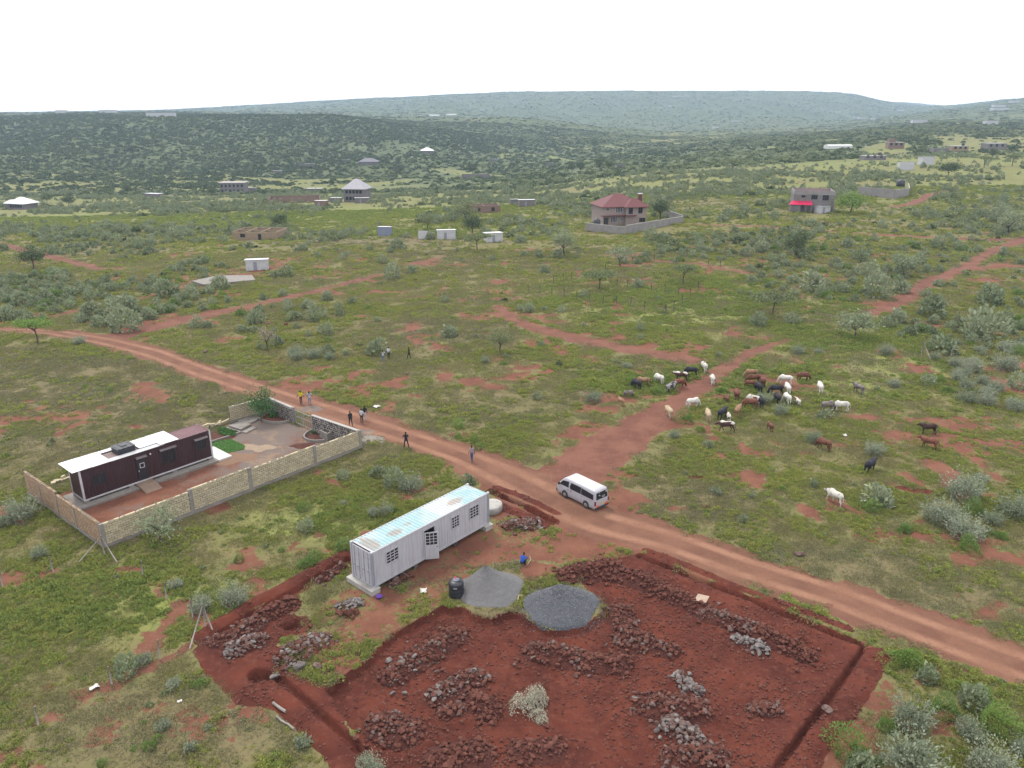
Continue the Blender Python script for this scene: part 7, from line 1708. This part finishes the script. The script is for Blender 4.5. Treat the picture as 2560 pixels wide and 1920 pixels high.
zall = ground_z([q[1] for q in allS], [q[2] for q in allS]) - .05
for (sc, x, y, s), z in zip(allS, zall):
    z = float(z)
    if nS < 285 and inview(x, y):
        w = where_is(x, y)
        me = random.choice(ME['silver'] if (y < 110 and random.random() < .78) else ME['silverd']); sil = me in ME['silver']
        if sil and s > 1.3: me = random.choice(ME['silverbig'])
        o = obj('silver_shrub' if sil else 'grey_shrub', me, None, (x, y, z), random.uniform(0, 6.28), (s, s * random.uniform(.85, 1.15), s * random.uniform(.85, 1.1)))
        if sil: tag(o, sized(s) + ' silvery shrub with pale sprigs ' + w, 'shrub', sized(s) + ' silvery shrubs ' + w)
        else: tag(o, sized(s) + ' rounded grey-green shrub ' + w, 'shrub', sized(s) + ' grey-green shrubs ' + w)
        nS += 1
    else: stuff.append((x, y, z, s))
for x, y, s in green:
    z = gz(x, y) - .05; w = where_is(x, y)
    if not inview(x, y): continue
    o = obj('green_shrub', random.choice(ME['greenbig'] if s > 1.1 and y < 110 else ME['green']), None, (x, y, z), random.uniform(0, 6.28), (s, s * random.uniform(.85, 1.15), s * random.uniform(.8, 1.1)))
    tag(o, sized(s) + ' leafy bright green shrub ' + w, 'shrub', sized(s) + ' green shrubs ' + w)
mc = proto_collection('belt_kinds', ['silverd', 'bushp', 'bushd'])
st = np.array(stuff)
mi = np.where(RNG.uniform(0, 1, len(st)) < .55, RNG.integers(0, 3, len(st)), np.where(RNG.uniform(0, 1, len(st)) < .9, RNG.integers(3, 6, len(st)), RNG.integers(6, 9, len(st))))
scatter('bush_belt', mc, st[:, :3], st[:, 3], mi, 'belt of grey-green bush covering the ground beyond the clearing', 'bushes', zs=st[:, 3] * RNG.uniform(.8, 1.15, len(st)))
# ---- wooded valley floor, escarpment and far plateau
def esc(x, y):            # how steep the land is: the slopes carry the dense dark bush
    e = 12.0; gx = base_z(x + e, y) - base_z(x - e, y); gy = base_z(x, y + e) - base_z(x, y - e)
    return np.hypot(gx, gy) / (2 * e)
def d_far(x, y):
    s = np.maximum(sstep(.02, .055, esc(x, y)), .8 * sstep(600, 800, y) * sstep(50, -150, x)); n = fbm(x / 60, y / 60, 111, 4)
    return np.clip(.16 + 1.0 * s + (n - .5) * 1.1 - .75 * lush_sunlit(x, y), .02, 1)
fx1, fy1, fs1 = belt(95000, 480, 1350, 6, d_far, 2.6, 5.4)
fx2, fy2, fs2 = belt(70000, 1250, 4200, 7, lambda x, y: np.clip(d_far(x, y) + .25, 0, 1), 4, 7.5)
fx, fy, fs = np.concatenate([fx1, fx2]), np.concatenate([fy1, fy2]), np.concatenate([fs1, fs2])
keep = (fx / fy > -.72) & (fx / fy < .72); fx, fy, fs = fx[keep], fy[keep], fs[keep]
fc = proto_collection('hill_kinds', ['bushp', 'bushd'])
lightp = np.clip(.25 + .5 * (fbm(fx / 130, fy / 130, 121, 2) - .35) * 2 - .45 * sstep(150, -150, fx - (fy - 700) * .1) , .05, .85)  # fewer pale bushes on the left: denser growth, with cloud shade painted in
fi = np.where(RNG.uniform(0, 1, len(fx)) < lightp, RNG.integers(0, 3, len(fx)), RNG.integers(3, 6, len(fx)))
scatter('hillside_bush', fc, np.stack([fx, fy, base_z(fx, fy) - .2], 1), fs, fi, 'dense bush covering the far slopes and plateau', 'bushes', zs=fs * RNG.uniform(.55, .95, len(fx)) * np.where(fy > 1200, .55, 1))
print('hill', len(fx))

# ---- trees
def tree(label, u, v, h, w, style, mat=None, name='tree', group=None, loc=None, seed=0):
    x, y, z = loc if loc else px(u, v); z = gz(x, y)
    rg = random.Random(seed + 31); t = thing(name, label, 'tree', (x, y, z), rg.uniform(0, 6), group)
    mb = MB(); tips = []
    th = h * {'flat': .55, 'round': .35, 'tall': .3, 'sparse': .35}[style]
    r0 = max(.05, h * .028)
    mb.tube([(0, 0, -.15), (.03 * h * rg.uniform(-1, 1), .03 * h * rg.uniform(-1, 1), th * .5), (.05 * h * rg.uniform(-1, 1), .05 * h * rg.uniform(-1, 1), th)], [r0 * 1.25, r0, r0 * .8], 7)
    top = Vector(mb.v[-7]); nb = 7
    for k in range(nb):
        a = 2 * math.pi * (k + rg.uniform(-.3, .3)) / nb; q = rg.uniform(.5, .92) * w / 2
        tip = Vector((math.cos(a) * q, math.sin(a) * q, h * (rg.uniform(.78, .9) if style == 'flat' else rg.uniform(.5, .92))))
        mid = top.lerp(tip, .5) + Vector((0, 0, h * .04)); mb.tube([top - Vector((0, 0, .1)), mid, tip], [r0 * .55, r0 * .35, r0 * .15], 5)
        tips += [tip, mid.lerp(tip, .5)]
    mb.build('trunk', BARK, t, smooth=True)
    tips.append(Vector((0, 0, h * .88)))
    rgn = np.random.default_rng(seed + 5); vs_, fs_ = [], []
    nl = {'flat': 1300, 'round': 1700, 'tall': 1700, 'sparse': 900}[style]
    lz = max(.12, .062 * w)
    for k in range(nl):
        c = np.array(rg.choice(tips)); rr = {'flat': (.20, .07), 'round': (.22, .2), 'tall': (.3, .16), 'sparse': (.2, .16)}[style]
        p = c + rgn.normal(0, 1, 3) * np.array([rr[0] * w * .62, rr[0] * w * .62, rr[1] * h * .55]); p[2] = max(p[2], th * .55)
        d = rgn.normal(0, 1, 3); d /= np.linalg.norm(d); wv = np.cross(d, rgn.normal(0, 1, 3)); wv /= np.linalg.norm(wv); s = lz * rgn.uniform(.6, 1.4); o = len(vs_)
        vs_ += [p - d * s * .5, p + wv * s * .32, p + d * s * .5, p - wv * s * .32]; fs_.append((o, o + 1, o + 2, o + 3))
    obj('crown', leafmesh('crown', (vs_, fs_), mat or L_ACAC), t)
    return t
tree('sparse thorn tree standing against the long block wall', 404, 1357, 3.0, 3.2, 'sparse', L_SILD, 'thorn_tree', seed=1)
tree('small round-crowned tree standing alone between red paths', 1250, 882, 3.6, 2.7, 'round', L_ACAC, 'acacia_tree', seed=2)
tree('dark bushy tree in the grass below the walled house', 1410, 642, 6.0, 5.0, 'round', L_SILD, 'acacia_tree', seed=3)
tree('flat-topped thorn tree in front of the white sheds', 1193, 626, 4.2, 6.0, 'flat', L_ACAC, 'acacia_tree', seed=4)
tree('twiggy grey thorn tree beside the far fence line', 1551, 668, 4.6, 5.2, 'sparse', L_SILD, 'thorn_tree', seed=5)
tree('flat-topped pale acacia inside the fenced plot', 1498, 724, 3.6, 6.2, 'flat', L_ACAC, 'acacia_tree', seed=6)
tree('umbrella acacia growing on the bright grass beyond the cattle', 1931, 788, 3.8, 6.6, 'flat', L_ACAC, 'acacia_tree', seed=7)
tree('wide many-stemmed grey thicket tree past the cattle', 2136, 846, 4.2, 6.2, 'sparse', L_SILD, 'thorn_tree', seed=8)
tree('small acacia by the corner of the fenced plot', 1708, 711, 4.0, 4.6, 'flat', L_ACAC, 'acacia_tree', seed=9)
tree('green umbrella acacia at the roadside before the bend', 95, 861, 4.0, 4.6, 'flat', L_GREEN, 'acacia_tree', seed=10)
tree('round dark tree below the straight red road', 84, 674, 5.6, 5.0, 'round', L_DARK, 'acacia_tree', seed=11)
tree('thin grey twiggy tree among shrubs by the road fork', 669, 877, 3.6, 2.8, 'sparse', L_TWIG, 'thorn_tree', seed=12)
tree('leafy garden tree inside the compound by the gate', 655, 1054, 3.6, 2.9, 'round', L_PAPAYA, 'garden_tree', seed=13)
tree('round dark tree behind the white sheds', 1180, 588, 5.2, 5.4, 'round', L_DARK, 'acacia_tree', seed=14)
tree('tall dark twin-crowned tree alone on the valley floor', 1487, 380, 17, 11, 'tall', L_DARK, 'valley_tree', seed=15)
tree('dark green tree against the red-roofed house wall', 1650, 552, 6.2, 5.6, 'round', L_DARK, 'garden_tree', seed=16)
tree('bright green tree beside the unfinished grey house', 2125, 535, 6.5, 8.0, 'round', L_GREEN, 'garden_tree', seed=17)
for i, (u, v, h, w, sty, m_, lab) in enumerate([(2520, 590, 6, 6, 'round', L_SILD, 'grey-green tree near the end of the right-hand track'), (2460, 420, 6, 7, 'flat', L_ACAC, 'flat-topped tree below the flat-roofed grey house'), (2530, 415, 6, 7, 'flat', L_ACAC, 'flat-topped tree right of the flat-roofed grey house'), (2480, 400, 6, 4, 'round', L_DARK, 'slim dark tree right under the flat-roofed grey house'), (2370, 440, 6, 8, 'round', L_DARK, 'wide dark double tree on the yellow grass'), (1830, 430, 7, 8, 'flat', L_ACAC, 'flat-topped tree on the rise above the red-roofed house'), (1500, 425, 10, 9, 'round', L_DARK, 'broadest dark tree of the row on the valley floor'), (1522, 427, 8, 7, 'round', L_DARK, 'dark tree at the right end of the valley row'), (1452, 432, 9, 7, 'round', L_DARK, 'dark tree near the left end of the valley row'), (1430, 434, 8, 6, 'round', L_DARK, 'dark tree at the left end of the valley row'), (1182, 436, 9, 10, 'round', L_DARK, 'dark tree over the low grey walled plot'), (317, 483, 5.5, 6, 'round', L_DARK, 'round dark tree between concrete shell and pale bungalow'), (118, 508, 5, 6, 'round', L_DARK, 'round dark tree just right of the pale bungalow'), (172, 516, 5, 6, 'round', L_DARK, 'second round dark tree right of the pale bungalow'), (530, 490, 4, 5, 'round', L_DARK, 'small dark tree beside the concrete shell'), (700, 573, 4.5, 5, 'round', L_DARK, 'dark tree behind the roofless tan house'), (1070, 575, 5, 4, 'round', L_ACAC, 'small tree behind the tiny white enclosure'), (1165, 553, 6, 7, 'round', L_ACAC, 'leafy tree before the roofless brown ruin'), (2490, 560, 5, 5, 'round', L_SILD, 'grey-green tree above the right-hand track'), (1990, 640, 5, 5.5, 'round', L_DARK, 'dark tree in the bush below the unfinished grey house'), (2260, 690, 4, 5, 'round', L_SILD, 'grey-green tree at the bend of the right-hand track')]):
    tree(lab, u, v, h, w, sty, m_, 'plain_tree', 'lone trees on the plain', seed=40 + i)
# ------------------------------------------------------------------ the air over the valley
def haze():
    m, nt, ln = _nt('haze_air'); nt.remove(nt['Principled BSDF'])
    v = nt.new('ShaderNodeVolumePrincipled'); v.inputs['Color'].default_value = (.56, .75, 1.0, 1); v.inputs['Density'].default_value = .00013; v.inputs['Anisotropy'].default_value = .2
    ln.new(v.outputs[0], nt['Material Output'].inputs['Volume'])
    o = MB().box(-7000, 7000, -300, 6600, -60, 190).build('haze', m); kind(o, 'stuff')
haze()
print('OBJECT COUNT', len(bpy.data.objects))
